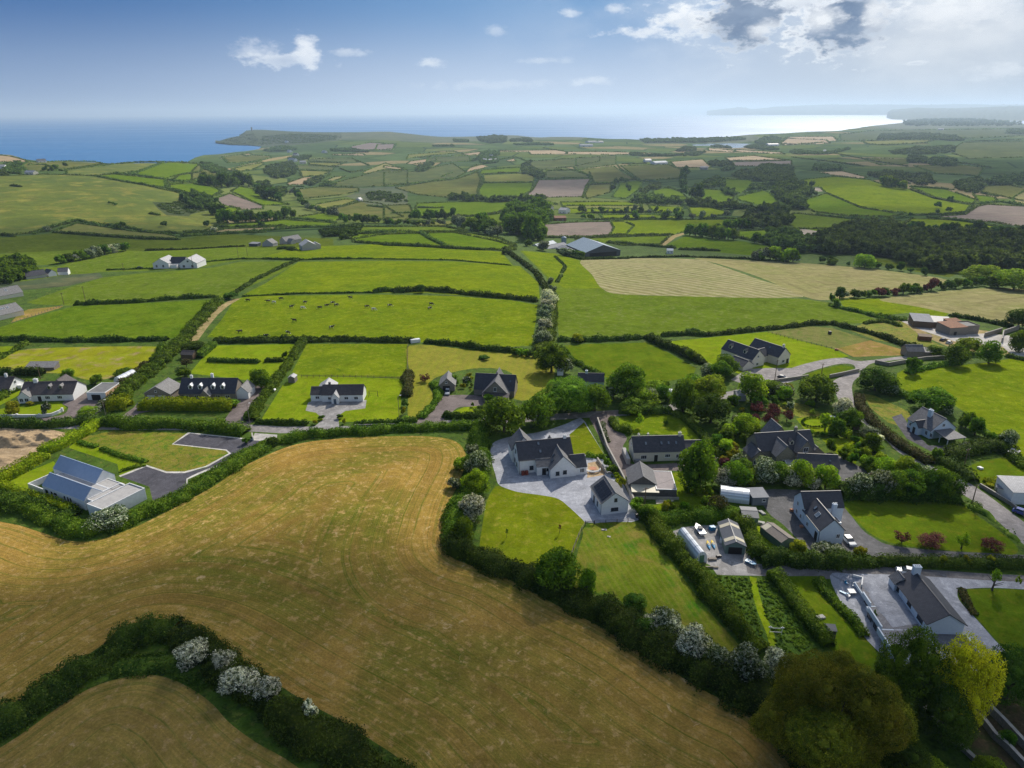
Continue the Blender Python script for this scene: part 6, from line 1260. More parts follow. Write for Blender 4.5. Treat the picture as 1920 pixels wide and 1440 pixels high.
car('silver estate car parked right of the tall white house', (1583,1008), (1601,1028), 'paint_silver'); car('silver hatchback on the lane behind the bungalow chimney', (1718,1079), (1690,1073), 'paint_silver', tall=1.1)
car('pale van-like car in front of the grey stone garage', (840,734), (837,747), 'paint_silver', tall=1.15); car('dark car beside the pale farm drive below the twin houses', (1458,708), (1474,712), 'paint_dark')
car('blue car beside the white building at the right edge', (1898,958), (1918,965), 'paint_cobalt'); car('white car half hidden by the cottage hedge on the brown drive', (496,733), (508,733), 'paint_white')
car('dark car on the grey yard left of the twin farmhouses', (258,504), (268,502), 'paint_dark', tall=1.1); car('first dark pick-up in the farm yard below the stone barn', (1764,640), (1778,636), 'paint_dark'); car('silver car beside the dark one in the farm yard', (1776,645), (1790,640), 'paint_silver')
# cows
def make_cow(k):
    root = empty('cow', (0,0,0)); m = MB(); r = random.Random(k)
    def loft(rings, n=8):
        b = len(m.v)
        for (x, z, ry, rz_) in rings:
            for i in range(n): a = 2*math.pi*i/n; m.v.append((x, ry*math.cos(a), z+rz_*math.sin(a)))
        for j in range(len(rings)-1):
            for i in range(n): m.f.append([b+j*n+i, b+j*n+(i+1) % n, b+(j+1)*n+(i+1) % n, b+(j+1)*n+i])
        m.f.append([b+i for i in range(n)][::-1]); m.f.append([b+(len(rings)-1)*n+i for i in range(n)])
    graze = k % 2 == 0; hz = .35 if graze else 1.35
    loft([(-1.1,1.12,.12,.18),(-.95,1.08,.30,.36),(-.5,1.0,.38,.42),(0,.97,.42,.46),(.5,1.02,.36,.42),(.85,1.12,.24,.34),(1.1,1.1 if graze else 1.28,.15,.22),(1.4,.7 if graze else 1.42,.13,.17),(1.55,hz+.05,.14,.16),(1.85,hz-.12,.09,.10)])
    for x, kx in ((-.85, -.08), (.65, .05)):
        for y in (-.22, .22): m.tube([(x, y, .95), (x+kx, y, .5), (x, y, .08), (x+.05, y, -.02)], [.15, .085, .06, .07], 6)
    m.tube([(-1.1,0,1.2), (-1.22,0,.9), (-1.2,0,.45)], [.04,.025,.05], 5)
    for y in (-.16, .16): m.tube([(1.5,y*.6,hz+.12), (1.48,y*1.5,hz+.16)], [.05,.02], 5)
    me = bpy.data.meshes.new('body'); me.from_pydata(m.v, [], m.f); me.polygons.foreach_set('use_smooth', [True]*len(me.polygons)); me.materials.append(MATS['cow%d' % (k % 3)]); link('body', me, None, root); return root
def cow_mat(i, lo):
    m_, nt, N, L = node_mat('cow%d' % i); out = N('ShaderNodeOutputMaterial'); b = N('ShaderNodeBsdfPrincipled'); b.inputs['Roughness'].default_value = .8; L(b.outputs[0], out.inputs[0])
    tc = N('ShaderNodeTexCoord'); n = N('ShaderNodeTexNoise'); n.inputs['Scale'].default_value = 1.3; n.inputs['Detail'].default_value = 1; L(tc.outputs['Object'], n.inputs[0]); r = N('ShaderNodeValToRGB'); r.color_ramp.interpolation = 'CONSTANT'
    r.color_ramp.elements[0].color = (.015,.014,.013,1); r.color_ramp.elements[1].position = lo; r.color_ramp.elements[1].color = (.65,.62,.56,1); L(n.outputs[0], r.inputs[0]); L(r.outputs[0], b.inputs['Base Color']); MATS['cow%d' % i] = m_
cow_mat(0, .62); cow_mat(1, .55); cow_mat(2, .35)
protos = [make_cow(k) for k in range(6)]; used = [False]*6
COWS = [(465,565,0),(503,567,1),(514,569,2),(527,562,0),(547,577,3),(568,579,2),(572,569,1),(600,579,0),(613,575,3),(624,570,4),(631,574,0),(552,603,3),(622,616,1),(450,624,3),(499,632,0),(540,626,4),(401,581,5),(657,560,1),(688,577,0),(701,582,2),(731,575,4),(809,572,0),(806,580,4)]
rc = random.Random(4)
for i, (x, y, k) in enumerate(COWS):
    src = protos[k]
    if used[k]: 
        o = src.copy(); COL.objects.link(o)
        for ch in src.children: c = ch.copy(); COL.objects.link(c); c.parent = o
    else: o = src; used[k] = True
    o.location = at1(x, y); o.rotation_euler = (0, 0, rc.choice((0, 3.1, .5, 2.6, -.4, 3.6))+rc.uniform(-.3, .3)); o.scale = (1.08, 1.08, 1.08)
    tag(o, None, 'cow', 'cattle grazing in the pasture'); AUTO.append((o, x, y, ('black and white cow in the cow pasture' if k not in (2, 5) else 'mostly white cow in the cow pasture') if x > 410 else 'white calf by the earth track'))
# poles
def pole(label, bx_, by_, ty, kind='utility_pole', wire=None, arm=True):
    b = at1(bx_, by_); depth = (b-Vector((0,0,CAM_Z))).dot(fwd); hyp = math.hypot(b.x, b.y); phi = math.atan2(CAM_Z-b.z, hyp); H = max((by_-ty)*depth/F_PX/math.cos(phi), 5.0); H = min(H, 11)
    root = empty(kind, b, .4); tag(root, label, kind.replace('_', ' ')); m = MB(); m.tube([(0,0,-.3),(0,0,H)], [.16,.11] if kind == 'utility_pole' else [.10,.07], 8); m.build('pole', MATS['wood_brown' if kind == 'utility_pole' else 'wood_grey'], root)
    if kind == 'utility_pole' and arm: m = MB(); m.box(-.9,-.06,H-.5,.9,.06,H-.38); m.build('crossarm', MATS['wood_brown'], root); m = MB(); [m.tube([(x,0,H-.38),(x,0,H-.2)], .05, 6) for x in (-.8,0,.8)]; m.build('insulator', MATS['white_trim'], root)
    if kind == 'street_lamp': m = MB(); m.tube([(0,0,H-.05),(.35,0,H+.1),(.7,0,H+.12)], .04, 6); m.build('arm', MATS['wood_grey'], root); m = MB(); m.box(.55,-.14,H+.04,1.15,.14,H+.18); m.build('lamp_head', MATS['white_trim'], root)
    return Vector((b.x, b.y, b.z+H))
p1 = pole('wooden utility pole beside the solar cottage garden wall', 1208, 957, 915); p2 = pole('wooden utility pole with transformer against the large round tree', 1336, 905, 858); pole('wooden pole at the edge of the pale farm drive', 1452, 717, 675); pole('dark pole on the small green by the farm road', 1540, 703, 686)
p5 = pole('utility pole above the square lawn', 1807, 876, 840); p6 = pole('utility pole beside the winding road at the right', 1822, 946, 908); p7 = pole('dark pole among the trees above the big lawn', 1625, 925, 885)
pole('street lamp beside the small flat-roofed garage', 200, 786, 750, 'street_lamp'); pole('street lamp at the brown drive right of the tall hedge', 469, 797, 757, 'street_lamp'); pole('street lamp at the corner of the cottage lawn', 749, 786, 743, 'street_lamp')
pole('utility pole behind the twin-dormer bungalow', 76, 710, 682); pole('left utility pole above the two left bungalows', 120, 571, 549); pole('right utility pole above the two left bungalows', 160, 562, 537); pole('left pole of the pair on the green slope', 447, 483, 463); pole('right pole of the pair on the green slope', 464, 480, 463)
pole('pole in front of the right twin farmhouse', 362, 503, 480); pole('pole left of the twin farmhouses', 232, 508, 494); pole('pole by the yellow patch at the upper cottages', 530, 460, 443)
def wire(label, a, b, sag=1.2):
    m = MB(); pts = [a.lerp(b, t/10) - Vector((0,0,sag*4*(t/10)*(1-t/10))) for t in range(11)]; m.tube(pts, .025, 4); o = m.build('power_line', MATS['dark_trim']); tag(o, label, 'power line')
wire('thin power line between the cottage pole and the round tree pole', p1, p2); wire('thin power line from the round tree pole to the pole above the lawn', p2, p7, 2.0); wire('thin power line between the two right road poles', p5, p6)
# fences and walls
def fence(label, fr, pts, h_=1.15, rails=3, step=2.4, mat='wood_brown', name='fence'):
    w = at(dens(P(fr, *pts), 4, closed=False)); seg = np.hypot(*(np.diff(w[:, :2], axis=0).T)); S = np.concatenate([[0], np.cumsum(seg)]); n = max(int(S[-1]/step), 1); o = w[0]; root = empty(name, tuple(o)); tag(root, label, 'fence'); ps = []
    for i in range(n+1): t = S[-1]*i/n; x = np.interp(t, S, w[:, 0]); y = np.interp(t, S, w[:, 1]); ps.append(Vector((x-o[0], y-o[1], float(zt(x, y))-o[2])))
    for p in ps[:90]: m = MB(); m.box(p.x-.07, p.y-.07, p.z-.3, p.x+.07, p.y+.07, p.z+h_); m.build('post', MATS[mat], root)
    for k in range(rails):
        m = MB(); z = h_*(.3+.6*k/max(rails-1, 1)); [m.tube([a+Vector((0,0,z)), b+Vector((0,0,z))], .045, 4, False) for a, b in zip(ps, ps[1:])]; m.build('rail', MATS[mat], root)
fence('brown post and rail fence between the two green cottage plots', 'V2', [(340,430),(400,430),(700,430),(1000,440),(1110,447)]); fence('dark rail fence between the bright plot and the mown garden', 'V2', [(1140,190),(1138,300),(1130,430)])
fence('black rail fence along the paved drive below the solar cottage', 'W5', [(1030,872),(1200,868),(1430,850)], mat='dark_trim'); fence('wire and post fence between curved lawn and striped plot', 'W5', [(945,885),(900,960),(860,1060),(820,1170)], rails=2, mat='wood_grey'); fence('dark field gate at the corner of the paved drive', 'W5', [(948,880),(1028,880)], rails=5, step=3.6, mat='dark_trim', name='gate')
fence('row of grey posts along the tan strip at the left', 'T4', [(70,615),(200,575),(350,522)], rails=1, mat='wood_grey'); fence('post fence across the left of the paddock', 'P', [(1440,624),(1500,640),(1568,656)], rails=1, mat='wood_grey', h_=1.0)
def wall(label, fr, pts, h_=1.5, t=.35, mat='concrete_wall', cap='concrete_wall', name='garden_wall', piers=0.0):
    w = at(dens(P(fr, *pts), 5, closed=False)); o = w[0].copy(); root = empty(name, tuple(o)); tag(root, label, 'wall'); V = w-o; m = MB(); c = MB()
    for a, b in zip(V, V[1:]):
        a, b = Vector(a), Vector(b); d = (b-a); d.z = 0
        if d.length < .01: continue
        n = Vector((-d.y, d.x, 0)).normalized()*t/2; D = b-a; m.obox(a-n-Vector((0,0,.4)), D, n*2, Vector((0,0,h_+.4))); c.obox(a-n*1.25+Vector((0,0,h_+.003)), D, n*2.5, Vector((0,0,.08)))
    m.build('wall', MATS[mat], root); c.build('coping', MATS[cap], root)
    if piers:
        S = np.concatenate([[0], np.cumsum(np.hypot(*(np.diff(V[:, :2], axis=0).T)))]); n = int(S[-1]/piers)
        for i in range(n+1): x, y, z = (float(np.interp(S[-1]*i/n, S, V[:, j])) for j in range(3)); m = MB(); m.box(x-.28,y-.28,z-.3,x+.28,y+.28,z+h_+.25); m.box(x-.34,y-.34,z+h_+.252,x+.34,y+.34,z+h_+.36); m.build('pier', MATS['render_white'], root)
wall('long concrete garden wall between the pale paving and the brown drive', 'H2', [(480,-600),(700,40),(900,420),(1130,860),(1250,1150),(1400,1450)], 1.6)
wall('dark stone wall along the road in front of the farm green', 'V4', [(460,435),(560,415),(680,388)], 1.4, mat='stone'); wall('long pale wall right of the cottage drive by the road', 'V4', [(-200,520),(-60,480),(130,455),(300,430)], 1.1, mat='stone'); wall('stone wall along the farm track left of the ruin', 'V4', [(800,325),(900,345),(1040,320),(1180,300),(1340,290)], 1.5, mat='stone')
wall('farm yard wall with yellowish top', 'V4', [(1620,130),(1750,90)], 2.2, mat='stone'); wall('dark farm yard wall at the right', 'V4', [(1750,170),(1760,110),(1880,70)], 2.2, mat='stone'); wall('grey wall along the right side of the lower road', 'W7', [(1520,60),(1640,130),(1800,230),(1920,330)], 1.0, mat='stone')
wall('curved white balustrade wall in front of the twin-dormer bungalow', 'N8', [(-80,990),(95,980),(360,980),(620,980),(780,960),(880,920),(940,890)], 1.0, mat='render_white', cap='white_trim', piers=6.2, name='balustrade'); wall('short white wall piece at the garage drive mouth', 'N8', [(1180,960),(1240,985),(1300,975)], .9, mat='render_white', cap='white_trim')
wall('old stone garden wall in the bottom right corner', 'W8', [(1690,870),(1780,960),(1900,1090),(2000,1200)], 1.6, .5, mat='stone'); wall('lower old stone wall in the bottom right garden', 'W8', [(1630,920),(1720,1040),(1820,1130),(1960,1280)], 1.4, .5, mat='stone'); wall('thin rubble wall under the olive tree', 'W8', [(1250,830),(1350,940),(1480,1080),(1600,1190)], .8, .6, mat='stone')
wall('white low wall at the corner of the modern house drive', 'V1', [(1893,870),(1900,905)], 1.2, mat='render_white'); wall('low dark wall across the white cottage front', 'P', [(664,799),(740,797)], .5, mat='wall_dark'); wall('grey retaining wall by the round patio', 'H2', [(480,280),(560,400),(680,580)], 1.0, .3, mat='concrete_wall')
# patio set
h = HS('round_table', 'round sunlit patio table beside the central white complex', 'table', (1108,882), (1114,882)); m = MB(); m.tube([(.6,.0,.70),(.6,.0,.76)], 1.1, 20); h.put(m, 'tabletop', 'terracotta'); m = MB(); m.tube([(.6,0,0),(.6,0,.70)], .12, 8); h.put(m, 'pedestal', 'wood_brown')
h = HS('curved_bench', 'curved white bench round the patio table', 'bench', (1104,884), (1110,884)); m = MB(); q = [(1.2+2.2*math.cos(R(a)), .6+1.7*math.sin(R(a)), .45) for a in range(185, 371, 15)]; m.tube(q, .22, 6); h.put(m, 'seat', 'white_trim'); m = MB(); m.tube([(x*1.0, y-.12, .85) for x, y, z in q], .10, 6); h.put(m, 'backrest', 'white_trim')
for x, y in ((q[0]), (q[6]), (q[12])) if False else [(p_[0], p_[1]) for p_ in (q[0], q[6], q[12])]: m = MB(); m.tube([(x, y, -.05), (x, y, .4)], .08, 6); h.put(m, 'leg', 'white_trim')
h = HS('water_butt', 'round black garden bin behind the solar cottage', 'bin', (1192,970), (1197,970)); m = MB(); m.tube([(.3,0,0),(.3,0,1.0)], [.35,.4], 12); h.put(m, 'barrel', 'dark_trim')
# kayaks, boats, clutter of the yard
for lb, A, B in (('left yellow and blue kayak lying in the boat yard', (1331,1031), (1325,1012)), ('right yellow and blue kayak lying in the boat yard', (1340,1030), (1333,1011))):
    h = HS('kayak', lb, 'kayak', A, B)
    def hull(x0, x1, k0, k1, mt, nm):
        m = MB(); rings = [(x0+(x1-x0)*i/6) for i in range(7)]; n = 8; vs = []
        for x in rings: t = (x/3.6); r_ = .42*math.sin(math.pi*min(max(t, .02), .98))**.6; vs += [(x, r_*math.cos(2*math.pi*k/n), .25+r_*.55*math.sin(2*math.pi*k/n)) for k in range(n)]
        m.add(vs, [(i*n+k, i*n+(k+1) % n, (i+1)*n+(k+1) % n, (i+1)*n+k) for i in range(6) for k in range(n)]); h.put(m, nm, mt)
    hull(0, 1.9, 0, 1, 'paint_blue', 'stern'); hull(1.9, 3.6, 0, 1, 'paint_yellow', 'bow'); m = MB(); m.box(1.2,-.2,.46,2.3,.2,.5); h.put(m, 'cockpit', 'dark_trim')
h = HS('motor_boat', 'small white motor boat on a trailer beside the pale polytunnel', 'boat', (1318,1006), (1308,992)); m = MB(); m.add([(0,-.9,.9),(0,.9,.9),(3.2,.9,.95),(4.6,0,1.1),(3.2,-.9,.95),(0,-.6,.35),(0,.6,.35),(3.0,.5,.35),(4.2,0,.6),(3.0,-.5,.35)], [(0,1,2,3,4),(5,9,8,7,6),(0,5,6,1),(1,6,7,2),(2,7,8,3),(3,8,9,4),(4,9,5,0)]); h.put(m, 'hull', 'paint_white'); m = MB(); m.box(1.4,-.5,1.0,2.6,.5,1.5); h.put(m, 'cabin', 'glass'); m = MB(); [m.tube([(1.2,y,.3),(1.2,y+.2,.3)], .3, 10) for y in (-.9,.7)]; m.box(-.3,-.1,.25,4.8,.1,.34); h.put(m, 'trailer', 'rubber')
h = HS('dinghy', 'blue dinghy beside the right corner of the green boat shed', 'boat', (1398,1052), (1406,1056)); m = MB(); m.add([(0,-.6,.5),(0,.6,.5),(2,.6,.5),(2.8,0,.6),(2,-.6,.5),(0,-.4,.05),(0,.4,.05),(1.9,.35,.05),(2.5,0,.2),(1.9,-.35,.05)], [(0,1,2,3,4),(5,9,8,7,6),(0,5,6,1),(1,6,7,2),(2,7,8,3),(3,8,9,4),(4,9,5,0)]); h.put(m, 'hull', 'paint_blue'); h.bx(.8,-.55,.5,1.0,.55,.56, 'thwart', 'white_trim')
rk = random.Random(9)
def clutter(nm, cat, lb, x, y, w, d, hh, mt): h = HS(nm, lb, cat, (x, y), (x+4, y+rk.uniform(-1, 1))); m = MB(); m.box(0,0,-.1,w,d,hh); m.box(.05,.05,hh+.002,w*.6,d*.7,hh+.12); h.put(m, 'body', mt)
clutter('crate', 'crate', 'white crate at the left edge of the boat yard', 1267, 1016, 1.5, 1.0, .3, 'white_trim'); clutter('timber_pile', 'timber pile', 'pale timber pile right of the green tunnel door', 1329, 1052, 2.0, .8, .4, 'wood_grey'); clutter('barrel_stack', 'stack', 'blue gear heap left of the green boat shed', 1333, 996, 1.4, 1.2, .9, 'paint_blue'); clutter('gear_heap', 'heap', 'white gear heap along the boat shed wall', 1349, 1018, 1.0, 1.6, .8, 'paint_white'); clutter('barrow', 'barrow', 'dark wheelbarrow in the middle of the boat yard', 1345, 1047, 1.2, .7, .5, 'dark_trim')
clutter('stone_heap', 'stones', 'row of pale stones in front of the polytunnel door', 1323, 1066, 3.0, .5, .35, 'stone'); clutter('white_tank', 'tank', 'white tank beside the curved shed', 1421, 983, 1.6, 1.1, .5, 'render_grey'); clutter('white_sheets', 'sheets', 'white panels leaning behind the curved shed', 1430, 966, 1.0, 2.0, .3, 'render_grey'); clutter('flower_tub', 'tub', 'red flower tub beside the tall white house', 1482, 960, .8, .8, .6, 'terracotta'); clutter('flower_tub', 'tub', 'second red tub further along the tall white house wall', 1500, 990, .8, .8, .5, 'terracotta')
clutter('stone_basin', 'basin', 'whitish heap of stones on the narrow lawn', 1535, 1163, 1.8, 1.1, .35, 'render_grey'); clutter('hay_feeder', 'feeder', 'dark feeder in the brown paddock', 1555, 627, 1.2, 1.2, 1.4, 'dark_trim'); clutter('trough', 'trough', 'small brown trough at the paddock edge', 1565, 657, 1.6, .8, .7, 'terracotta'); clutter('manhole', 'cover', 'pale slab at the top of the striped plot', 1128, 995, 1.4, .8, .05, 'concrete_wall'); clutter('manhole', 'cover', 'smaller pale slab below the first on the striped plot', 1138, 1007, .9, .6, .05, 'concrete_wall'); clutter('parasol_base', 'planter', 'white planter on the square lawn', 1838, 881, 1.2, 1.2, .5, 'white_trim'); clutter('trailer', 'trailer', 'white trailer in the hedge at the top of the mown garden', 771, 644, 4.5, 2.0, 1.5, 'paint_white')
# garden furniture on the terrace
def chair(lb, x, y, mt, rz):
    h = HS('garden_chair', lb, 'chair', (x, y), (x+4, y)); h.root.rotation_euler.z = rz; h.bx(0,0,.38,.6,.6,.46,'seat',mt); h.bx(0,.55,.462,.6,.62,.95,'backrest',mt); [h.bx(a,b,-.05,a+.05,b+.05,.378,'leg',mt) for a in (.02,.52) for b in (.02,.52)]
chair('blue garden chair on the pale terrace, left of two', 1586, 1098, 'paint_blue', .3); chair('white garden chair right of the blue one on the terrace', 1598, 1101, 'paint_white', -.6); chair('white garden chair beside the terrace table', 1594, 1120, 'paint_white', 2.0)
h = HS('terrace_table', 'white table with cloth on the pale terrace', 'table', (1593,1117), (1600,1117)); h.bx(0,0,.7,1.5,1.5,.76,'tabletop','white_trim'); [h.bx(a,b,-.05,a+.08,b+.08,.698,'leg','white_trim') for a in (.05,1.37) for b in (.05,1.37)]
h = HS('sun_lounger', 'blue sun lounger at the left edge of the terrace', 'sun lounger', (1573,1110), (1584,1116)); h.bx(0,0,.28,1.4,.6,.36,'mattress','paint_blue'); m = MB(); m.slab([(1.4,0,.36),(1.4,.6,.36),(1.95,.6,.7),(1.95,0,.7)], .07); h.put(m,'backrest','paint_blue'); [h.bx(a,b,-.05,a+.05,b+.05,.278,'leg','white_trim') for a in (.1,1.3) for b in (.02,.53)]
h = HS('pergola_box', 'pale open frame at the top corner of the terrace', 'raised bed', (1598,1082), (1616,1084)); h.bx(0,0,-.2,h.L,.25,.7,'side','render_white'); h.bx(h.L,-3,-.2,h.L+.25,.25,.7,'side','render_white')
h = HS('climbing_frame', 'white metal frame standing in the scrub plot', 'frame', (1443,1186), (1465,1190)); 
for z_, r_ in ((.6,.05),(1.6,.05)): m = MB(); m.tube([(0,0,z_),(h.L,0,z_)], r_, 6); h.put(m, 'bar', 'white_trim')
for x in (0, h.L): m = MB(); m.tube([(x,0,-.2),(x,0,2.1)], .06, 6); h.put(m, 'post', 'white_trim'); m = MB(); m.tube([(x-.35,0,1.75),(x+.35,0,1.75)], .12, 6); h.put(m, 'end_cap', 'white_trim')
h = HS('swing_frame', 'thin dark swing frame on the white cottage lawn', 'frame', (691,745), (709,745)); m = MB(); m.tube([(0,0,0),(.2,.6,2.3),(.4,1.2,0)], .06, 5); h.put(m, 'leg', 'dark_trim'); m = MB(); m.tube([(h.L,0,0),(h.L-.2,.6,2.3),(h.L-.4,1.2,0)], .06, 5); h.put(m, 'leg', 'dark_trim'); m = MB(); m.tube([(.2,.6,2.3),(h.L-.2,.6,2.3)], .06, 5); h.put(m, 'crossbar', 'dark_trim')
for lb, x, y in (('thin bare sapling, left one on the curved lawn', 950, 1008), ('small dark sapling, right one on the curved lawn', 1049, 1000)):
    b_ = at1(x, y); root = empty('sapling', b_); tag(root, lb, 'sapling'); m = MB(); m.tube([(0,0,-.1),(.05,0,1.2),(0,.1,2.6)], [.05,.04,.02], 5); [m.tube([(0,0,.9+.3*k),(.4*math.cos(k*2),.4*math.sin(k*2),1.5+.3*k)], [.03,.01], 4) for k in range(5)]; m.build('trunk', MATS['bark'], root); c = link('crown', crown_mesh('open', 't', 1, 'leaf_copper' if x > 1000 else 'leaf_tree'), None, root); c.scale = (.45,.45,.7); c.location = (0,0,1.2)
# sand heaps
def heap(lb, x, y, w, hh, seed, mat='dirt'):
    c = at1(x, y); r = rng(seed); n = 26; V = []; F = []
    for i in range(n+1):
        for j in range(n+1):
            u, v = i/n*2-1, j/n*2-1; d = max(abs(u), abs(v), math.hypot(u, v)*.85); z = max(0, 1-d)**.8
            nz = sum(a*math.sin(f*u*3+p)*math.cos(f*v*3+q) for f, a, p, q in ((1,.3,seed,1),(2.3,.22,2,seed),(4.7,.12,seed*2,3),(9,.07,1,seed))); V.append((u*w, v*w*.55, hh*z*(1+nz*1.3)-.15+ r.normal(0,.04)))
    F = [(i*(n+1)+j, (i+1)*(n+1)+j, (i+1)*(n+1)+j+1, i*(n+1)+j+1) for i in range(n) for j in range(n)]
    me = mesh_np('sand_heap', V, F, 4); me.materials.append(MATS[mat]); o = link('sand_heap', me); o.location = c; tag(o, lb, 'sand heap')
heap('largest tan sand heap at the left edge of the building plot', 28, 828, 9, 2.6, 3); heap('second tan sand heap beside the clipped hedge', 82, 826, 8, 2.2, 5); heap('low sand spoil heap in front of the two sand heaps', 10, 862, 8, .8, 8)
for lb, x, y in (('white sandbag row at the left edge of the sand plot', 4, 884),): clutter('slab', 'slab', lb, x, y, 4, 1.4, .2, 'concrete_wall')
# ------------------------------------------------------------------ hedges round the two hay fields and the village
W = 'wild'; K = 'clip'; DK = 'leaf_hedge_dark'
HG('BL', [(-60,900),(20,850),(150,760),(300,670),(450,570),(560,490),(680,410),(780,340),(880,310),(980,320)], 7.0, 3.0, W, 'dark rising arm of the hedge between the two mown fields', DK)
HG('BL', [(980,320),(1060,370),(1180,450),(1290,560),(1400,650),(1520,740),(1640,820),(1780,900),(1920,1010),(2050,1110),(2200,1230)], 7.0, 2.8, W, 'dark descending arm of the hedge with white hawthorns between the mown fields', DK)
HG('BL', [(640,520),(800,500),(950,490),(1100,540),(1180,620)], 5.0, .8, W, 'low green bramble strip under the hedge bend between the mown fields', DK)
T('hawthorn', 365, 1198, 1252, 62, 'leftmost white hawthorn in full bloom in the dark hedge corner')
T('hawthorn', 424, 1216, 1264, 50, 'small white hawthorn between the two largest white hawthorns in the hedge')
T('hawthorn', 452, 1246, 1306, 74, 'largest white hawthorn in full bloom in the hedge between the mown fields')
T('hawthorn', 506, 1268, 1318, 54, 'white hawthorn on the right end of the blossoming four in the hedge')
T('hawthorn', 583, 1312, 1344, 34, 'tiny white hawthorn alone in the hedge below the blossoming four')
# right edge of the big hay field
HG('P', [(905,800),(850,803),(760,806),(660,812),(580,818),(528,828)], 4.2, 2.2, W, 'long roadside hedge along the top of the big mown field')
HG('P', [(900,800),(898,840),(905,870),(893,900),(880,930),(862,960),(852,990),(848,1020)], 5.5, 3.0, W, 'thick hedge down the right side of the mown field beside the curved lawn', 'leaf_hedge')
HG('P', [(846,1015),(862,1040),(910,1052),(960,1075),(1010,1098),(1060,1120)], 6.5, 3.2, W, 'dark hedge along the bottom of the curved lawn', DK)
HG('P', [(1060,1120),(1120,1150),(1180,1180),(1240,1215),(1300,1250),(1370,1285),(1430,1320),(1480,1370),(1540,1440),(1600,1520)], 8.5, 3.6, W, 'dark hedge along the lower right edge of the big mown field', DK)
T('maythorn', 895, 845, 895, 48, 'blossom-flecked hawthorn at the top of the hedge beside the paved drive')
T('light', 893, 880, 930, 50, 'green round hawthorn below the first in the hedge by the drive')
T('hawthorn', 884, 925, 978, 56, 'whitest hawthorn in the hedge between hay field and curved lawn')
T('tree', 868, 970, 1020, 50, 'green bushy tree at the left corner of the curved lawn')
T('tree', 1043, 1030, 1110, 84, 'round green tree at the foot of the curved lawn')
T('tree', 1100, 1068, 1118, 40, 'smaller round tree joined to the right of the lawn-foot tree')
T('darkbush', 1190, 1112, 1145, 44, 'dark bush at the foot of the mown-striped plot')
T('maythorn', 1245, 1140, 1190, 60, 'faint hawthorn in the hedge below the striped plot')
T('darkbush', 1210, 1160, 1200, 48, 'dark bush left of the hawthorns below the striped plot')
T('hawthorn', 1297, 1176, 1240, 66, 'white hawthorn hanging over the hay field below the striped plot')
T('maythorn', 1342, 1215, 1262, 50, 'dull hawthorn between two white ones at the hay field edge')
T('maythorn', 1400, 1212, 1282, 78, 'broad pale hawthorn left of the huge olive tree')
T('hawthorn', 1455, 1218, 1272, 56, 'pale hawthorn touching the top of the huge olive tree')
T('olive', 1550, 1232, 1480, 262, 'huge olive-brown tree in the bottom right corner beside the hay field')
T('olive', 1640, 1300, 1420, 120, 'lower right shoulder tree joined to the huge olive-brown tree')
T('olive', 1480, 1290, 1400, 100, 'lower left shoulder tree joined to the huge olive-brown tree')
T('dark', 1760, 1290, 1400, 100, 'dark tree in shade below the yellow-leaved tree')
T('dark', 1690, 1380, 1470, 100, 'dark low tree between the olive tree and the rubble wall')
T('tree', 1690, 1185, 1335, 118, 'large round green tree left of the yellow-leaved tree')
T('yellow', 1790, 1195, 1355, 104, 'yellow-leaved tree below the blue-white bungalow')
T('dark', 1885, 1210, 1320, 100, 'dark tree at the right edge below the paved forecourt')
T('light', 1730, 1415, 1480, 90, 'bright green treetop at the bottom edge')
T('lightbush', 1850, 1418, 1470, 60, 'light green bush at the bottom edge in the walled garden')
T('bush', 1885, 1368, 1400, 36, 'low green bush by the stone wall in the bottom right garden')
T('darkbush', 1640, 1130, 1175, 10, None, phrase='dark bush')
# modern house plot
HG('V1', [(-80,770),(60,785),(250,800),(450,790),(640,770),(740,790)], 4.0, 2.4, W, 'dark hedge between the lane and the sand heaps', DK)
HG('V1', [(750,775),(650,850),(550,900),(430,965),(290,1005)], 4.2, 2.6, K, 'bright clipped hedge between sand heaps and the modern house garden')
HG('V1', [(330,1030),(200,1110),(90,1170),(0,1220),(-80,1260)], 4.6, 2.8, K, 'bright clipped hedge left of the modern blue-roofed house')
HG('V1', [(760,780),(950,800),(1250,800),(1500,810),(1850,850)], 5.0, 2.6, W, 'mixed roadside hedge behind the modern house garden', 'leaf_hedge')
HG('V1', [(-80,1240),(60,1275),(200,1330),(380,1380),(560,1450)], 2.6, 2.0, K, 'bright clipped hedge along the front of the modern house')
HG('P', [(-80,932),(0,940),(60,955),(110,985),(160,1000),(215,990),(268,968),(330,940),(385,906),(440,872),(490,843),(522,829)], 5.5, 2.2, W, 'long thick hedge between the modern house and the hay field')
HG('V1', [(-80,1330),(100,1390),(250,1400),(420,1440),(560,1480)], 7.0, 2.2, W, 'dark hedge mass in front of the modern house', DK)
T('maythorn', 205, 952, 990, 74, 'blossoming low hawthorn at the lower corner of the modern house')
HG('V1', [(590,915),(660,940),(730,955)], 1.6, .8, K, 'short low green hedge in the modern house garden', 'leaf_hedge')
HG('V1', [(760,965),(900,1020),(1100,1070)], 1.6, .8, K, 'low green hedge across the modern house garden', 'leaf_hedge')
HG('V1', [(900,1140),(1000,1110),(1090,1085)], 1.8, .6, W, 'low planting at the corner of the asphalt drive', 'leaf_hedge')
HG('P', [(357,908),(400,888),(440,862),(480,842),(500,835)], 2.0, .8, W, 'thin green strip between asphalt drive and thick hedge', 'leaf_hedge')
T('darkbush', 462, 818, 832, 16, 'dark bush at the end of the modern house drive')
T('darkbush', 512, 818, 836, 22, 'dark bush beside the pale entrance slab')
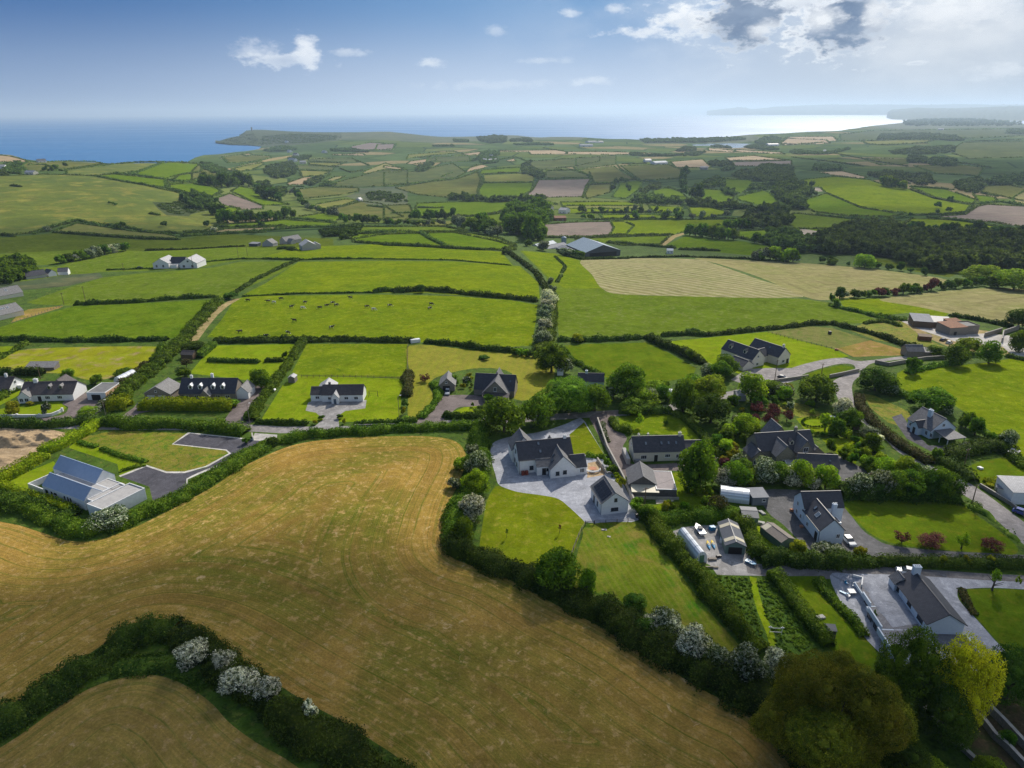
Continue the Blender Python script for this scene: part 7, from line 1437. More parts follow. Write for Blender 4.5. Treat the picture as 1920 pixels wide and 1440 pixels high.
# left village plots
HG('P', [(-60,765),(0,748),(20,735),(45,715)], 4.0, 2.2, W, 'green hedge left of the twin-dormer bungalow')
HG('V1', [(1050,665),(1250,660),(1500,665),(1755,668)], 4.6, 3.6, K, 'tall bright clipped hedge in front of the four-dormer house')
HG('V1', [(800,670),(880,655),(980,655)], 6.0, 4.2, K, 'bright block of clipped hedge left of the tall hedge')
HG('V1', [(1830,730),(1880,725),(1930,735)], 4.0, 2.2, W, 'dark shrubs at the drive mouth by the lamp post', DK)
HG('P', [(225,750),(255,720),(290,690),(330,655),(355,625),(385,590),(410,565)], 6.5, 3.0, W, 'broad hedge bank running up the slope beside the long earth track')
HG('P', [(190,765),(215,735),(245,705),(280,680)], 3.5, 1.4, W, 'low brown hedge bank right of the yellow lawn', 'leaf_hedge_brown')
HG('P', [(-60,637),(0,638),(100,640),(200,640),(315,638)], 3.0, 2.2, W, 'dark hedge across the top of the yellow lawn', DK)
HG('P', [(50,645),(25,660),(0,672),(-60,700)], 3.0, 1.8, W, 'hedge left of the yellow lawn')
HG('P', [(305,648),(300,665),(285,680)], 3.0, 2.0, W, 'short hedge at the top right of the yellow lawn')
HG('P', [(30,702),(60,703),(84,702)], 2.8, 3.0, K, 'dark clipped hedge behind the twin-dormer bungalow', 'leaf_hedge_dark')
HG('P', [(-40,700),(0,702),(26,702)], 2.8, 2.6, K, 'dark clipped hedge behind the white bungalow at the left edge', 'leaf_hedge_dark')
T('bush', 128, 692, 712, 26, 'round dark bush behind the twin-dormer bungalow')
T('bush', 180, 700, 722, 28, 'bush on the yellow lawn left of the polytunnel')
T('bush', 234, 690, 706, 36, 'dark bush behind the small polytunnel')
T('gold', 27, 752, 778, 30, 'round golden bush on the front lawn of the twin-dormer bungalow')
T('whitebush', 89, 750, 778, 17, 'pale flowering shrub behind the white balustrade')
T('lightbush', 165, 762, 780, 38, 'rounded shrubs beside the bungalow drive')
HG('P', [(160,785),(180,770),(200,755),(222,742)], 3.0, 1.6, W, 'white-flowering hedge beside the garage drive', 'leaf_white_shrub')
T('gold', 58, 752, 760, 16, 'small orange bush under the bay of the twin-dormer bungalow')
HG('P', [(390,677),(430,679),(487,680)], 2.0, 1.6, K, 'dark clipped hedge across the lawn behind the four-dormer house', 'leaf_hedge_dark')
HG('P', [(497,678),(515,678),(532,677)], 2.0, 1.6, K, 'short clipped hedge piece right of the long lawn hedge', 'leaf_hedge_dark')
HG('P', [(374,672),(388,660),(402,648)], 3.2, 2.6, K, 'short rising hedge left of the rear lawn', 'leaf_hedge')
HG('P', [(400,643),(470,642),(565,641)], 2.4, 1.8, W, 'dark hedge along the top of the four-dormer house lawn', DK)
T('brownbush', 350, 672, 690, 30, 'brownish bush by the rear shed'); T('bush', 347, 690, 708, 26, 'bush behind the double garage')
T('darkbush', 365, 640, 655, 40, 'dark thicket at the top of the hedge bank')
T('tree', 490, 690, 728, 44, 'dark green round tree right of the four-dormer house')
T('bush', 535, 658, 672, 12, 'small round tree beside the lawn hedge')
HG('P', [(470,790),(485,765),(505,735),(525,705),(545,680),(560,655),(572,640)], 3.6, 2.6, W, 'long rising hedge between drive and the small white cottage plot')
T('bush', 435, 748, 764, 34, 'shrubs in front of the four-dormer house'); HG('V1', [(1310,620),(1400,600),(1480,610)], 2.5, 1.6, W, 'low shrubs at the foot of the four-dormer house', 'leaf_hedge_dark')
HG('P', [(480,793),(530,795),(578,796)], 2.0, 1.6, W, 'dark roadside hedge left of the white cottage entrance', DK)
HG('P', [(664,796),(710,795),(760,793),(782,790)], 2.0, 1.6, W, 'dark roadside hedge right of the white cottage entrance', DK)
T('gold', 590, 786, 796, 10, 'golden shrub at the left side of the cottage entrance'); T('gold', 647, 784, 795, 9, 'golden shrub at the right side of the cottage entrance')
T('darkbush', 603, 778, 788, 14, 'dark bush left of the cottage gateway'); T('darkbush', 637, 776, 786, 13, 'dark bush right of the cottage gateway')
HG('P', [(576,641),(650,639),(768,642)], 2.4, 1.8, W, 'dark hedge along the top of the fenced plot', DK)
HG('P', [(796,642),(860,648),(900,655),(960,660),(1000,664)], 3.0, 2.0, W, 'hedge along the top of the mown garden', DK)
HG('P', [(766,700),(765,720),(763,745)], 4.0, 2.2, W, 'column of feathery shrubs beside the mown garden', 'leaf_hedge_brown')
T('darkbush', 761, 748, 762, 14, 'dark bush under the feathery shrubs'); T('gold', 758, 762, 778, 12, 'bright yellow-green bush by the lamp post')
T('bush', 759, 778, 790, 20, 'grey bush by the road near the lamp post'); T('darkbush', 777, 780, 790, 10, 'small dark bush at the drive mouth')
T('copper', 797, 698, 716, 22, 'dark round bush left of the grey garage'); T('darkbush', 907, 666, 674, 22, 'low dark bush on the mown lawn')
HG('P', [(790,785),(805,770),(820,750),(822,730),(810,720)], 3.0, 1.6, W, 'flower border left of the brown drive', 'leaf_hedge')
HG('P', [(832,780),(860,786),(905,783)], 3.0, 2.0, W, 'dark roadside hedge by the brown drive', DK)
T('bush', 850, 700, 722, 22, 'bush between grey garage and the large gabled house'); T('gold', 868, 718, 728, 12, 'yellow flowering shrub between garage and gabled house')
T('whitebush', 875, 704, 720, 16, 'white rose bush between garage and gabled house')
T('bush', 885, 753, 763, 7, 'small clipped bush on the roadside lawn island'); T('bush', 920, 738, 756, 30, 'bush at the front of the large gabled house')
T('bush', 900, 760, 775, 26, 'low shrubs on the roadside bank')
# large trees along the road
T('tree', 945, 745, 815, 84, 'bright round tree at the roadside left of the white complex')
T('tree', 1010, 738, 800, 70, 'dense tree right of the roadside pair'); T('tree', 1065, 705, 775, 110, 'largest dark tree over the road bend')
T('tree', 1115, 720, 772, 55, 'tree at the right end of the dark clump over the bend')
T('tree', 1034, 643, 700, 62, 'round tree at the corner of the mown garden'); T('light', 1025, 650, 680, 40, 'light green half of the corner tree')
T('maythorn', 1060, 668, 698, 30, 'bush right of the round corner tree')
T('tree', 1173, 683, 748, 72, 'broad dark tree behind the blue cottage'); T('maythorn', 1142, 718, 750, 34, 'pale blossoming tree by the blue cottage')
T('light', 1205, 728, 765, 60, 'light green tree above the road fork'); T('tree', 1190, 745, 776, 62, 'wide tree hiding the lane'); T('light', 1225, 712, 740, 50, 'yellow-green tree by the long polytunnel')
T('tree', 1280, 712, 775, 48, 'tall tree right of the long polytunnel'); T('tree', 1245, 714, 735, 30, 'bush behind the long polytunnel')
T('light', 1332, 704, 755, 74, 'light green tree in the central garden wood'); T('tree', 1300, 704, 745, 60, 'tree left of centre in the garden wood')
T('dark', 1332, 738, 796, 66, 'dark round tree at the front of the garden wood')
T('maythorn', 1330, 682, 708, 40, 'grey-green tree left of the twin-gabled house'); T('tree', 1362, 665, 702, 46, 'tree just below the twin-gabled house'); T('tree', 1350, 676, 712, 44, 'dark tree below the twin-gabled house drive')
T('light', 1408, 697, 752, 60, 'bright tree between garden wood and the farm drive'); T('bush', 1450, 712, 740, 50, 'pale bushes below the farm drive')
T('tree', 1530, 702, 755, 74, 'large tree inside the road bend'); T('maythorn', 1468, 718, 745, 40, 'bush left of the road-bend tree')
T('hawthorn', 1578, 745, 778, 38, 'white blossoming tree beside the winding road'); T('bush', 1592, 765, 805, 44, 'round green tree beside the winding road')
T('copper', 1448, 755, 785, 36, 'first copper-leaved tree in the garden'); T('copper', 1475, 768, 790, 26, 'small copper tree above the topiary circle'); T('copper', 1420, 750, 775, 34, 'copper tree at the back of the garden row'); T('copper', 1440, 775, 800, 30, 'copper tree in front of the garden row')
T('copper', 1412, 775, 795, 28, 'dark red shrub in the garden row'); T('light', 1395, 775, 815, 50, 'yellow-green weeping tree in the flower garden'); T('light', 1365, 790, 820, 34, 'bush left of the weeping tree')
T('tree', 1360, 800, 828, 34, 'dark bush in the flower garden'); T('tree', 1345, 815, 840, 30, 'green bush in the flower garden left side')
T('tree', 1310, 830, 922, 84, 'large round tree right of the cream long house')
HG('V3', [(740,750),(760,790),(800,830),(900,850)], 2.6, 1.8, W, 'curved hedge round the lawn behind the cream house')
T('young', 1200, 775, 802, 18, 'young tree on the lawn behind the cream house'); T('bush', 1248, 788, 796, 10, 'small shrub on the lawn behind the cream house')
HG('V3', [(800,690),(950,700),(1100,690),(1200,690)], 3.4, 2.4, W, 'dark hedge along the back of the cream house lawn', DK)
HG('V3', [(1200,705),(1290,740),(1400,850),(1500,960),(1580,1030)], 2.4, 1.8, K, 'long clipped hedge right of the cream house', 'leaf_hedge')
HG('P', [(1133,795),(1128,800),(1138,830)], 2.0, 1.4, W, 'flower border along the brown drive', 'leaf_white_shrub')
T('gold', 1163, 894, 918, 20, 'golden round conifer beside the solar-panel cottage')
T('bush', 1148, 870, 888, 22, 'green shrub beside the round patio'); T('bush', 1138, 858, 876, 16, 'shrub above the round patio'); HG('W5', [(950,270),(1040,275),(1130,280)], 1.6, 1.4, W, 'low hedge above the round patio', 'leaf_hedge')
HG('P', [(1205,958),(1225,985),(1250,1015),(1275,1045),(1305,1080),(1335,1115),(1370,1160),(1400,1200),(1430,1225)], 4.6, 2.8, W, 'long hedge between the striped plot and the boat yard', 'leaf_hedge')
T('bush', 1195, 932, 958, 30, 'bush at the utility pole by the garden wall'); T('bush', 1215, 945, 975, 36, 'bush at the top of the long plot hedge')
HG('P', [(1225,980),(1280,975),(1340,972),(1385,965)], 4.0, 2.6, W, 'hedge along the top of the boat yard', 'leaf_hedge')
HG('P', [(1385,968),(1400,995),(1415,1025),(1425,1050)], 4.0, 2.8, W, 'hedge right of the green boat shed', 'leaf_hedge')
HG('P', [(1425,1052),(1480,1055),(1560,1058),(1640,1056)], 4.2, 3.0, W, 'hedge along the lane below the tall white house', DK)
HG('P', [(1640,1056),(1720,1058),(1800,1060),(1930,1062),(2000,1064)], 3.0, 2.0, K, 'clipped hedge along the lane right part', 'leaf_hedge_dark')
for i, x in enumerate((1765, 1812, 1855)): T('gold', x, 1040, 1062, 18, ['left', 'middle', 'right'][i]+' golden topiary in the lane hedge')
T('darkbush', 1647, 1043, 1060, 24, 'dark topiary in the lane hedge near the drive'); T('darkbush', 1735, 1044, 1060, 24, 'dark topiary dome in the lane hedge'); T('darkbush', 1905, 1050, 1066, 28, 'dark bush at the right end of the lane hedge')
T('gold', 1494, 1012, 1042, 32, 'golden bush beside the long shed'); T('gold', 1608, 1020, 1048, 28, 'golden bush by the drive of the tall white house')
T('maythorn', 1552, 1018, 1050, 60, 'grey-green flowering bush before the tall white house')
T('brownbush', 1344, 925, 965, 48, 'brown-green bush mass above the boat yard'); T('light', 1325, 928, 948, 26, 'light green shrub above the boat yard')
TROW('maythorn+tree+light+hawthorn', 'P', [(1350,915),(1400,910),(1450,905),(1500,912),(1560,918)], 9, 48, '* behind the polytunnel and tall white house', 'mixed trees along the garden boundary', .2, .8)
TROW('maythorn+tree+dark', 'P', [(1590,935),(1640,930),(1700,932),(1760,935),(1790,930)], 8, 56, '* above the big dark lawn', 'mixed trees above the dark lawn', .15, .9)
HG('P', [(1575,930),(1650,930),(1720,932),(1795,935)], 6.0, 3.4, W, 'dark boundary hedge above the big lawn', DK)
T('hawthorn', 1685, 890, 930, 56, 'whitish tree above the big dark lawn'); T('maythorn', 1640, 885, 925, 46, 'greyish tree behind the boundary hedge')
for (x, y0, y1, w, lb) in ((1690, 993, 1020, 30, 'small copper tree at the left of the big lawn row'), (1747, 997, 1030, 56, 'widest copper tree on the big lawn'), (1857, 1008, 1036, 44, 'copper tree at the right of the big lawn row')): T('copper', x, y0, y1, w, lb, lolly=.15)
T('young', 1802, 996, 1030, 26, 'slim pale young tree in the big lawn row', lolly=.15); T('young', 1860, 1066, 1108, 22, 'pale young tree on the lawn above the forecourt', lolly=.2); T('young', 1906, 1078, 1104, 13, 'thin young tree at the lawn edge right', lolly=.2)
HG('P', [(1812,945),(1850,965),(1890,1000),(1915,1018)], 3.0, 1.6, W, 'shrub line between the big lawn and the road', 'leaf_hedge', gap=.9)
HG('P', [(1447,1075),(1465,1100),(1490,1135),(1520,1175),(1555,1215)], 3.0, 2.6, K, 'clipped dark hedge between scrub plot and narrow lawn', 'leaf_hedge')
HG('P', [(1530,1085),(1545,1105),(1575,1140),(1600,1165),(1620,1195)], 2.4, 1.2, W, 'flower border along the narrow lawn and terrace', 'leaf_hedge')
WOOD('P', [(1325,1080),(1408,1084),(1412,1130),(1430,1200),(1400,1170),(1370,1130)], .9, 'low weeds in the scrub plot left of the grass path', 'leaf_hedge', 71, .6, .45, 'undergrowth')
WOOD('P', [(1420,1085),(1440,1085),(1490,1145),(1530,1220),(1460,1225),(1440,1170)], .9, 'low weeds in the scrub plot right of the grass path', 'leaf_hedge', 72, .6, .45, 'undergrowth')
HG('P', [(1803,1105),(1812,1130),(1830,1155)], 1.5, .9, W, 'brown shrub line at the forecourt lawn edge', 'leaf_hedge_brown')
# gardens right of centre
TROW('maythorn+light+bush+gold+whitebush', 'P', [(1360,850),(1380,870),(1395,890),(1350,905)], 7, 30, '* beside the stone-fronted house', 'flower garden shrubs left of the stone house', .3, .8)
TROW('young+bush+tree', 'P', [(1540,805),(1580,820),(1620,840),(1640,858)], 6, 30, '* in the orchard left of the winding road', 'orchard trees beside the winding road', .3, .9)
TROW('tree+bush+light+maythorn', 'P', [(1615,872),(1645,898),(1690,908),(1730,920),(1765,926)], 8, 42, '* in the thicket right of the stone house', 'thicket beside the winding road', .25, .9)
TROW('young+tree', 'P', [(1545,845),(1575,855),(1600,875),(1580,835)], 4, 20, '* on the bright lawn beside the stone house', 'small trees on the stone house lawn', .2, 1.1)
TROW('bush+darkbush', 'V4', [(300,860),(420,880),(540,860),(640,870)], 7, 12, '* in the border row behind the stone house', 'border shrubs behind the stone house', .3, .8)
T('maythorn', 1628, 798, 824, 40, 'pale flowering tree inside the road curve'); T('hawthorn', 1640, 812, 832, 30, 'whitish bush beside the road curve')
# topiary ring
for i in range(26):
    a = i/26*2*math.pi; T('darkbush', 1527+23*math.cos(a), 791+9*math.sin(a)-2.5, 791+9*math.sin(a)+2, 5.5, None, 'clipped box bushes in a ring', phrase='small dark box bush of the topiary ring')
HG('P', [(1610,745),(1612,765),(1640,800),(1690,840),(1745,872)], 3.2, 2.2, K, 'brown-green hedge along the winding road before the hipped white house', 'leaf_hedge_brown')
HG('P', [(1675,740),(1700,745),(1712,755)], 3.0, 2.2, W, 'dark hedge left of the hipped white house')
T('dark', 1640, 688, 735, 66, 'dark tree at the junction of the farm road'); T('bush', 1660, 700, 738, 50, 'bushes right of the junction tree'); T('maythorn', 1668, 718, 742, 30, 'pale bush at the field corner')
T('tree', 1747, 724, 772, 76, 'large round tree behind the hipped white house'); T('maythorn', 1775, 745, 775, 30, 'pale tree right of the large round tree')
TROW('tree+maythorn+bush', 'P', [(1805,800),(1825,815),(1855,830),(1880,835),(1895,850)], 6, 32, '* right of the carport', 'bushes right of the carport', .2, .9)
HG('P', [(1770,860),(1810,850),(1860,840),(1895,850)], 5.0, 3.0, K, 'tall dark hedge above the square lawn', 'leaf_hedge_dark'); HG('P', [(1765,865),(1785,880),(1810,895),(1825,905)], 4.0, 2.6, K, 'dark hedge left of the square lawn', 'leaf_hedge_dark')
HG('P', [(1890,845),(1900,862),(1925,880)], 3.5, 2.2, W, 'hedge at the right of the square lawn'); HG('P', [(1845,905),(1880,906),(1940,905)], 2.5, 1.4, K, 'bright low hedge below the square lawn')
T('bush', 1755, 838, 862, 20, 'round bush at the drive mouth of the hipped house'); T('gold', 1852, 905, 918, 20, 'golden bush below the square lawn')
# farm road trees
T('tree', 1708, 665, 700, 30, 'dark tree by the stone ruin'); T('tree', 1750, 648, 668, 36, 'tree behind the stone ruin'); T('tree', 1790, 645, 685, 46, 'dark round tree on the farm road'); T('light', 1815, 633, 662, 50, 'bright tree top on the farm road'); T('tree', 1853, 640, 682, 44, 'dark tree at the end of the farm road row')
T('dark', 1908, 580, 615, 46, 'dark tree at the right edge above the farm yard'); T('tree', 1910, 620, 660, 40, 'tree at the right edge by the farm yard')
HG('P', [(1700,700),(1750,688),(1800,682)], 3.0, 1.8, W, 'hedge along the farm road below the row of trees'); HG('P', [(1885,668),(1940,680)], 3.0, 1.5, W, 'hedge at the right edge below the farm yard')
HG('P', [(1640,628),(1700,650),(1740,660)], 3.5, 2.0, W, 'dark hedge right of the brown paddock', DK); HG('P', [(1320,630),(1400,622),(1470,615),(1520,609),(1560,608),(1640,628)], 3.0, 2.0, W, 'dark curved hedge along the top of the paddocks', DK)
HG('P', [(1045,639),(1100,639),(1160,638),(1212,634)], 3.0, 2.0, W, 'dark hedge along the top of the dark green garden', DK)
T('gold', 1082, 624, 642, 24, 'bright yellow-green gorse bush in the hedge')
HG('P', [(1212,634),(1240,648),(1280,664),(1320,683)], 4.0, 2.8, W, 'dark diagonal hedge right of the dark green garden', DK); HG('P', [(1240,630),(1290,628),(1325,630)], 2.5, 1.8, W, 'hedge joining the diagonal hedge', DK)
T('bush', 1295, 655, 675, 24, 'bush in the diagonal hedge'); HG('P', [(1052,650),(1070,675),(1100,692),(1130,705)], 2.6, 1.6, W, 'hedge left of the dark green garden')
T('darkbush', 1298, 615, 625, 26, 'lone bush in the green pasture above the paddocks')
HG('V4', [(720,30),(860,10),(1000,50)], 3.0, 1.5, W, 'gorse heap by the farm yard', 'leaf_hedge')
# track hedge down the middle
HG('P', [(945,468),(975,490),(1005,512),(1022,540),(1030,560)], 4.0, 2.4, W, 'dark hedge beside the pasture track', DK)
TROW('hawthorn+maythorn+hawthorn', 'P', [(1030,570),(1026,590),(1022,615),(1020,640),(1012,650)], 7, 34, '* in the middle hedge', 'hawthorns in the hedge down the middle', .2, .75)
TROW('darkbush+maythorn', 'P', [(1030,530),(1036,550),(1040,575)], 4, 16, '* at the top of the middle hedge', 'bushes at the top of the middle hedge', .2, .8)
HG('P', [(1032,560),(1032,600),(1026,640),(1010,660)], 6.0, 2.2, W, 'green hedge under the middle hawthorns')
TROW('bush+darkbush+lightbush', 'P', [(960,664),(985,668),(1010,670)], 5, 14, '* at the top corner of the mown garden', 'bushes at the mown garden corner', .3, .8)
# pasture hedges
PH = dict(mat=DK)
HG('P', [(700,549),(730,546),(760,548)], 4, 2.4, W, 'short dark hedge piece in the middle of the cow pasture edge', **PH)
HG('P', [(738,548),(800,545),(850,549),(900,555),(960,560),(1008,566)], 4, 2.6, W, 'bushy hedge above the right part of the cow pasture', **PH)
T('darkbush', 789, 534, 549, 20, 'tall bush in the hedge above the cows')
HG('P', [(455,556),(560,551),(700,549)], 1.6, .9, W, 'thin low hedge above the grazing cows', **PH)
HG('P', [(140,572),(260,567),(340,560),(408,557)], 3, 2.0, W, 'dark hedge between the two left green pastures', **PH)
T('darkbush', 432, 546, 561, 28, 'dark bush where track and pasture hedges meet')
HG('P', [(440,550),(480,525),(520,505),(560,488)], 3.5, 1.4, W, 'bushy line up the left side of the second pasture', **PH)
HG('P', [(490,486),(560,488),(620,486),(700,486)], 1.6, 1.2, W, 'low hedge above the second bright pasture', **PH); HG('P', [(700,486),(780,487),(850,488),(960,498)], 1.8, .8, W, 'low bank continuing the hedge above the second pasture', **PH)
HG('P', [(400,640),(480,638),(570,637),(640,638),(780,641)], 2.6, 1.8, W, 'long dark hedge below the cow pasture', **PH)
HG('P', [(200,507),(300,503),(400,490),(450,486),(555,486)], 2.2, 1.0, W, 'low hedge below the twin white farmhouses', **PH)
HG('P', [(272,470),(350,468),(420,464),(460,462)], 3, 1.4, W, 'hedge above the twin white farmhouses', **PH)
HG('P', [(665,455),(760,459),(840,466),(930,469)], 3, 1.6, W, 'dark hedge above the third bright pasture', **PH)
TROW('hawthorn+tree+darkbush+maythorn', 'P', [(110,495),(140,490),(175,484),(205,475),(240,470)], 11, 22, '* in the row left of the twin white farmhouses', 'hawthorn row left of the twin farmhouses', .3, .75)
WOOD('T4', [(-100,300),(60,270),(190,280),(200,350),(60,400),(-100,400)], 7, 'dark trees round the low houses at the left edge', 'leaf_tree')
WOOD('P', [(640,430),(680,425),(665,445),(640,450)], 6, 'bushes beside the upper cottages', 'leaf_tree_dark', 3)
WOOD('P', [(600,436),(660,430),(662,440),(610,446)], 5, 'gorse patch behind the upper cottages', 'leaf_hedge_dark', 4)
HG('P', [(520,468),(540,466),(552,470)], 5, 2.5, W, 'bushes below the upper cottages', **PH)
# right pasture edges
HG('P', [(1046,472),(1060,480),(1090,487),(1180,485)], 2.5, 2.0, W, 'hedge below the big barn left part', **PH); HG('P', [(1180,484),(1280,482),(1400,486),(1480,492)], 2.2, 1.6, W, 'hedge along the top of the striped hay field', **PH)
T('maythorn', 1062, 463, 480, 26, 'bush pair left of the big barn'); T('tree', 991, 448, 462, 16, 'bush by the winding cart track'); T('maythorn', 1018, 452, 470, 26, 'bush right of the cart track')
TROW('dark+maythorn+bush', 'P', [(1060,478),(1080,482),(1098,486)], 3, 18, '* in front of the big barn', 'bushes in front of the big barn', .2, .8)
T('darkbush', 947, 466, 477, 18, 'round dark bush at the top of the track hedge')
TROW('maythorn+light+tree', 'P', [(1405,488),(1440,488),(1480,492),(1495,492)], 8, 26, '* around the white caravans', 'trees round the white caravans', .3, .9)
T('light', 1620, 476, 503, 44, 'broad light tree above the pale hay field'); T('tree', 1560, 484, 497, 24, 'bush left of the broad light tree')
TROW('darkbush+dark', 'P', [(1530,492),(1545,494),(1660,505),(1690,508),(1720,515),(1745,518)], 9, 14, '* along the top of the pale hay field', 'bushes above the pale hay field', .3, .9)
TROW('tree+darkbush+maythorn+redbush', 'P', [(1565,560),(1620,558),(1670,555),(1720,549),(1760,543),(1800,540),(1860,532)], 20, 19, '* in the row between the two pale hay fields', 'bush row between the pale hay fields', .3, .85)
T('light', 1840, 498, 530, 70, 'big light tree clump left part above the lower hay field'); T('light', 1900, 505, 545, 80, 'big light tree clump right part above the lower hay field'); T('tree', 1870, 512, 540, 46, 'small tree under the light clump')
T('tree', 1556, 548, 568, 14, 'upright small tree at the corner of the pale fields'); T('bush', 1568, 560, 576, 18, 'bush at the corner of the pale fields')
HG('T6', [(830,520),(1000,560),(1120,590),(1200,600)], 3, 1.5, W, 'scrub line above the farm yard', 'leaf_hedge'); HG('P', [(1640,592),(1670,598),(1700,600)], 5, 2.0, W, 'bramble thicket above the farm yard', 'leaf_hedge')
HG('P', [(1780,592),(1850,604),(1900,615)], 3, 2.0, W, 'dark hedge behind the farm sheds', **PH); HG('P', [(1040,480),(1060,500),(1045,530)], 2.5, 1.0, W, 'low hedge on the green slope', gap=1.0, **PH)

def SC(kind, poly, n, size, phrase, group, seed):
    """n plants scattered in a garden"""
    r = random.Random(seed); q = np.array(poly); k = kind.split('+'); c = 0
    nm = {'maythorn': 'pale flowering shrub', 'light': 'light green tree', 'hawthorn': 'white blossoming hawthorn', 'bush': 'green shrub', 'gold': 'golden shrub', 'tree': 'green tree', 'redbush': 'dark red shrub', 'whitebush': 'white-flecked shrub', 'darkbush': 'dark shrub', 'lightbush': 'light green shrub'}
    while c < n:
        x = r.uniform(q[:, 0].min(), q[:, 0].max()); y = r.uniform(q[:, 1].min(), q[:, 1].max())
        if not inside(q, np.array([x]), np.array([y]))[0]: continue
        kd = k[r.randrange(len(k))]; w = size*r.uniform(.55, 1.5); T(kd, x, y-w*.85, y, w, None, group, phrase=nm[kd]+' '+phrase); c += 1
SC('light+bush+gold+redbush+whitebush+lightbush', [(1355,790),(1430,785),(1440,830),(1405,850),(1405,900),(1350,880)], 20, 17, 'in the flower garden left of the stone house', 'flower garden plants', 3)
SC('bush+lightbush+maythorn+gold', [(1425,740),(1500,745),(1590,790),(1600,825),(1560,800),(1500,780),(1430,760)], 13, 13, 'on the topiary lawn edge', 'topiary garden plants', 4)
SC('light+bush+maythorn+tree+lightbush', [(1590,815),(1625,832),(1680,880),(1740,915),(1780,935),(1640,912),(1600,865)], 26, 20, 'in the thicket beside the winding road', 'thicket plants', 5)
SC('bush+whitebush+gold+lightbush+darkbush', [(1120,850),(1135,845),(1165,900),(1150,905)], 7, 9, 'on the bank by the long garden wall', 'bank plants', 6)
SC('light+tree+bush+maythorn', [(1170,745),(1250,740),(1300,735),(1380,735),(1400,765),(1290,770),(1180,772)], 16, 30, 'under the trees along the lane', 'lane side plants', 7)
SC('bush+lightbush+gold', [(1300,890),(1350,920),(1340,965),(1240,965),(1250,945)], 12, 17, 'on the grass above the boat yard', 'plants above the boat yard', 8)
SC('bush+darkbush+gold+lightbush', [(1360,760),(1440,735),(1520,735),(1500,760),(1400,780)], 10, 22, 'behind the copper trees', 'plants behind the copper trees', 9)
SC('lightbush+gold+whitebush+darkbush', [(868,705),(884,705),(886,738),(866,738)], 6, 9, 'beside the gabled house garage', 'courtyard shrubs', 10)
SC('bush+darkbush+lightbush', [(330,755),(440,755),(435,762),(335,762)], 7, 9, 'under the windows of the four-dormer house', 'house front shrubs', 11)
SC('maythorn+bush+light', [(850,850),(900,850),(895,900),(870,960),(850,1010),(845,980)], 8, 26, 'in the hedge between hay field and paved drive', 'hedge trees by the hay field', 12)
SC('hawthorn+maythorn', [(1180,1160),(1420,1265),(1440,1290),(1240,1200)], 5, 34, 'in the lower hedge of the hay field', 'lower hedge hawthorns', 13)
# ------------------------------------------------------------------ far hedgerows, woods and tree lines
def FH(fr, *lines, w=3.0, h=2.2, ph='thin dark hedgerow', gp='hedgerows between the far fields'):
    for l in lines: HG(fr, l, w, h, W, None, 'leaf_wood', gp, phrase=ph, cover=.9)
FH('A', [(1030,315),(1200,325),(1480,365),(1560,380),(1800,395)], [(850,335),(1100,385),(1280,415),(1500,445),(1700,510)], [(1180,320),(1300,285),(1480,212)], [(600,285),(850,245),(1210,215),(1460,210)], [(1490,375),(1500,435)],
   [(1480,212),(1650,215),(1820,235)], [(250,240),(400,235),(560,290),(700,270),(970,235)], [(480,845),(900,878),(1300,905),(1620,912)], [(1140,800),(1300,840),(1600,855),(1900,840),(2000,820)], [(1620,885),(1800,870),(2000,855),(2400,845)],
   [(-300,870),(0,870),(140,885)], [(300,860),(400,820),(560,770),(700,740),(900,775),(1050,795)], [(90,425),(190,435)], [(1340,675),(1440,690)], w=4, h=2.4)
FH('B', [(0,1020),(400,1000),(700,970),(1000,945),(1400,940)], [(820,860),(1000,870),(1290,900)], [(1150,785),(1300,820),(1440,860)], [(1200,785),(1380,745),(1500,705)], [(1440,320),(1520,355),(1600,390)], [(1060,350),(1340,358),(1350,375)],
   [(1060,380),(1230,395),(1320,400)], [(960,430),(1250,440)], [(970,430),(985,480)], [(1330,415),(1430,450),(1540,430)], [(860,575),(1010,580)], [(1190,500),(1250,460)], [(630,350),(480,375),(430,385)], [(320,365),(270,310)], [(1580,750),(1740,765)], [(1340,1000),(1550,1000),(1840,985)], [(160,945),(540,940),(850,930)], w=4, h=2.6)
FH('C', [(0,530),(230,505),(480,475),(660,455),(770,420),(860,385),(1000,365),(1240,355)], [(850,420),(880,450),(885,490),(850,560),(850,630)], [(880,420),(1050,405),(1220,405)], [(890,493),(1100,492),(1345,490)], [(1700,350),(1740,385),(1820,420),(1880,460)],
   [(1450,455),(1860,450)], [(520,440),(620,400)], [(780,355),(880,325)], [(1040,285),(1180,262),(1290,300)], [(300,270),(420,255)], [(1820,520),(1790,630)], [(640,800),(830,795),(1000,770),(1160,735)], [(300,720),(540,720)], [(60,768),(260,765)],
   [(320,940),(440,1010),(570,1075)], [(0,1055),(400,1070),(700,1090),(900,1100)], [(0,960),(110,935)], [(520,930),(760,940)], [(1460,990),(1900,990)], [(1430,180),(1640,215)], [(1480,385),(1690,380)], w=3.6, h=2.4)
FH('D', [(370,330),(400,370),(470,420),(540,465),(680,495)], [(110,510),(310,500),(400,480),(560,465)], [(400,325),(640,320)], [(860,340),(900,360),(1110,360)], [(930,370),(1000,390)], [(730,470),(950,455)], [(820,530),(940,570)], [(0,775),(200,765),(680,760)],
   [(150,830),(400,820),(950,822)], [(1100,825),(1350,815),(1500,820)], [(0,990),(400,970),(850,965)], [(1500,590),(1700,560),(1770,540)], [(1480,995),(1700,1040),(1940,1080)], [(280,1030),(620,1060),(900,1085)], [(1400,295),(1920,290)], [(920,1095),(1300,1110)], [(120,400),(160,495)], w=3.2, h=2.4)
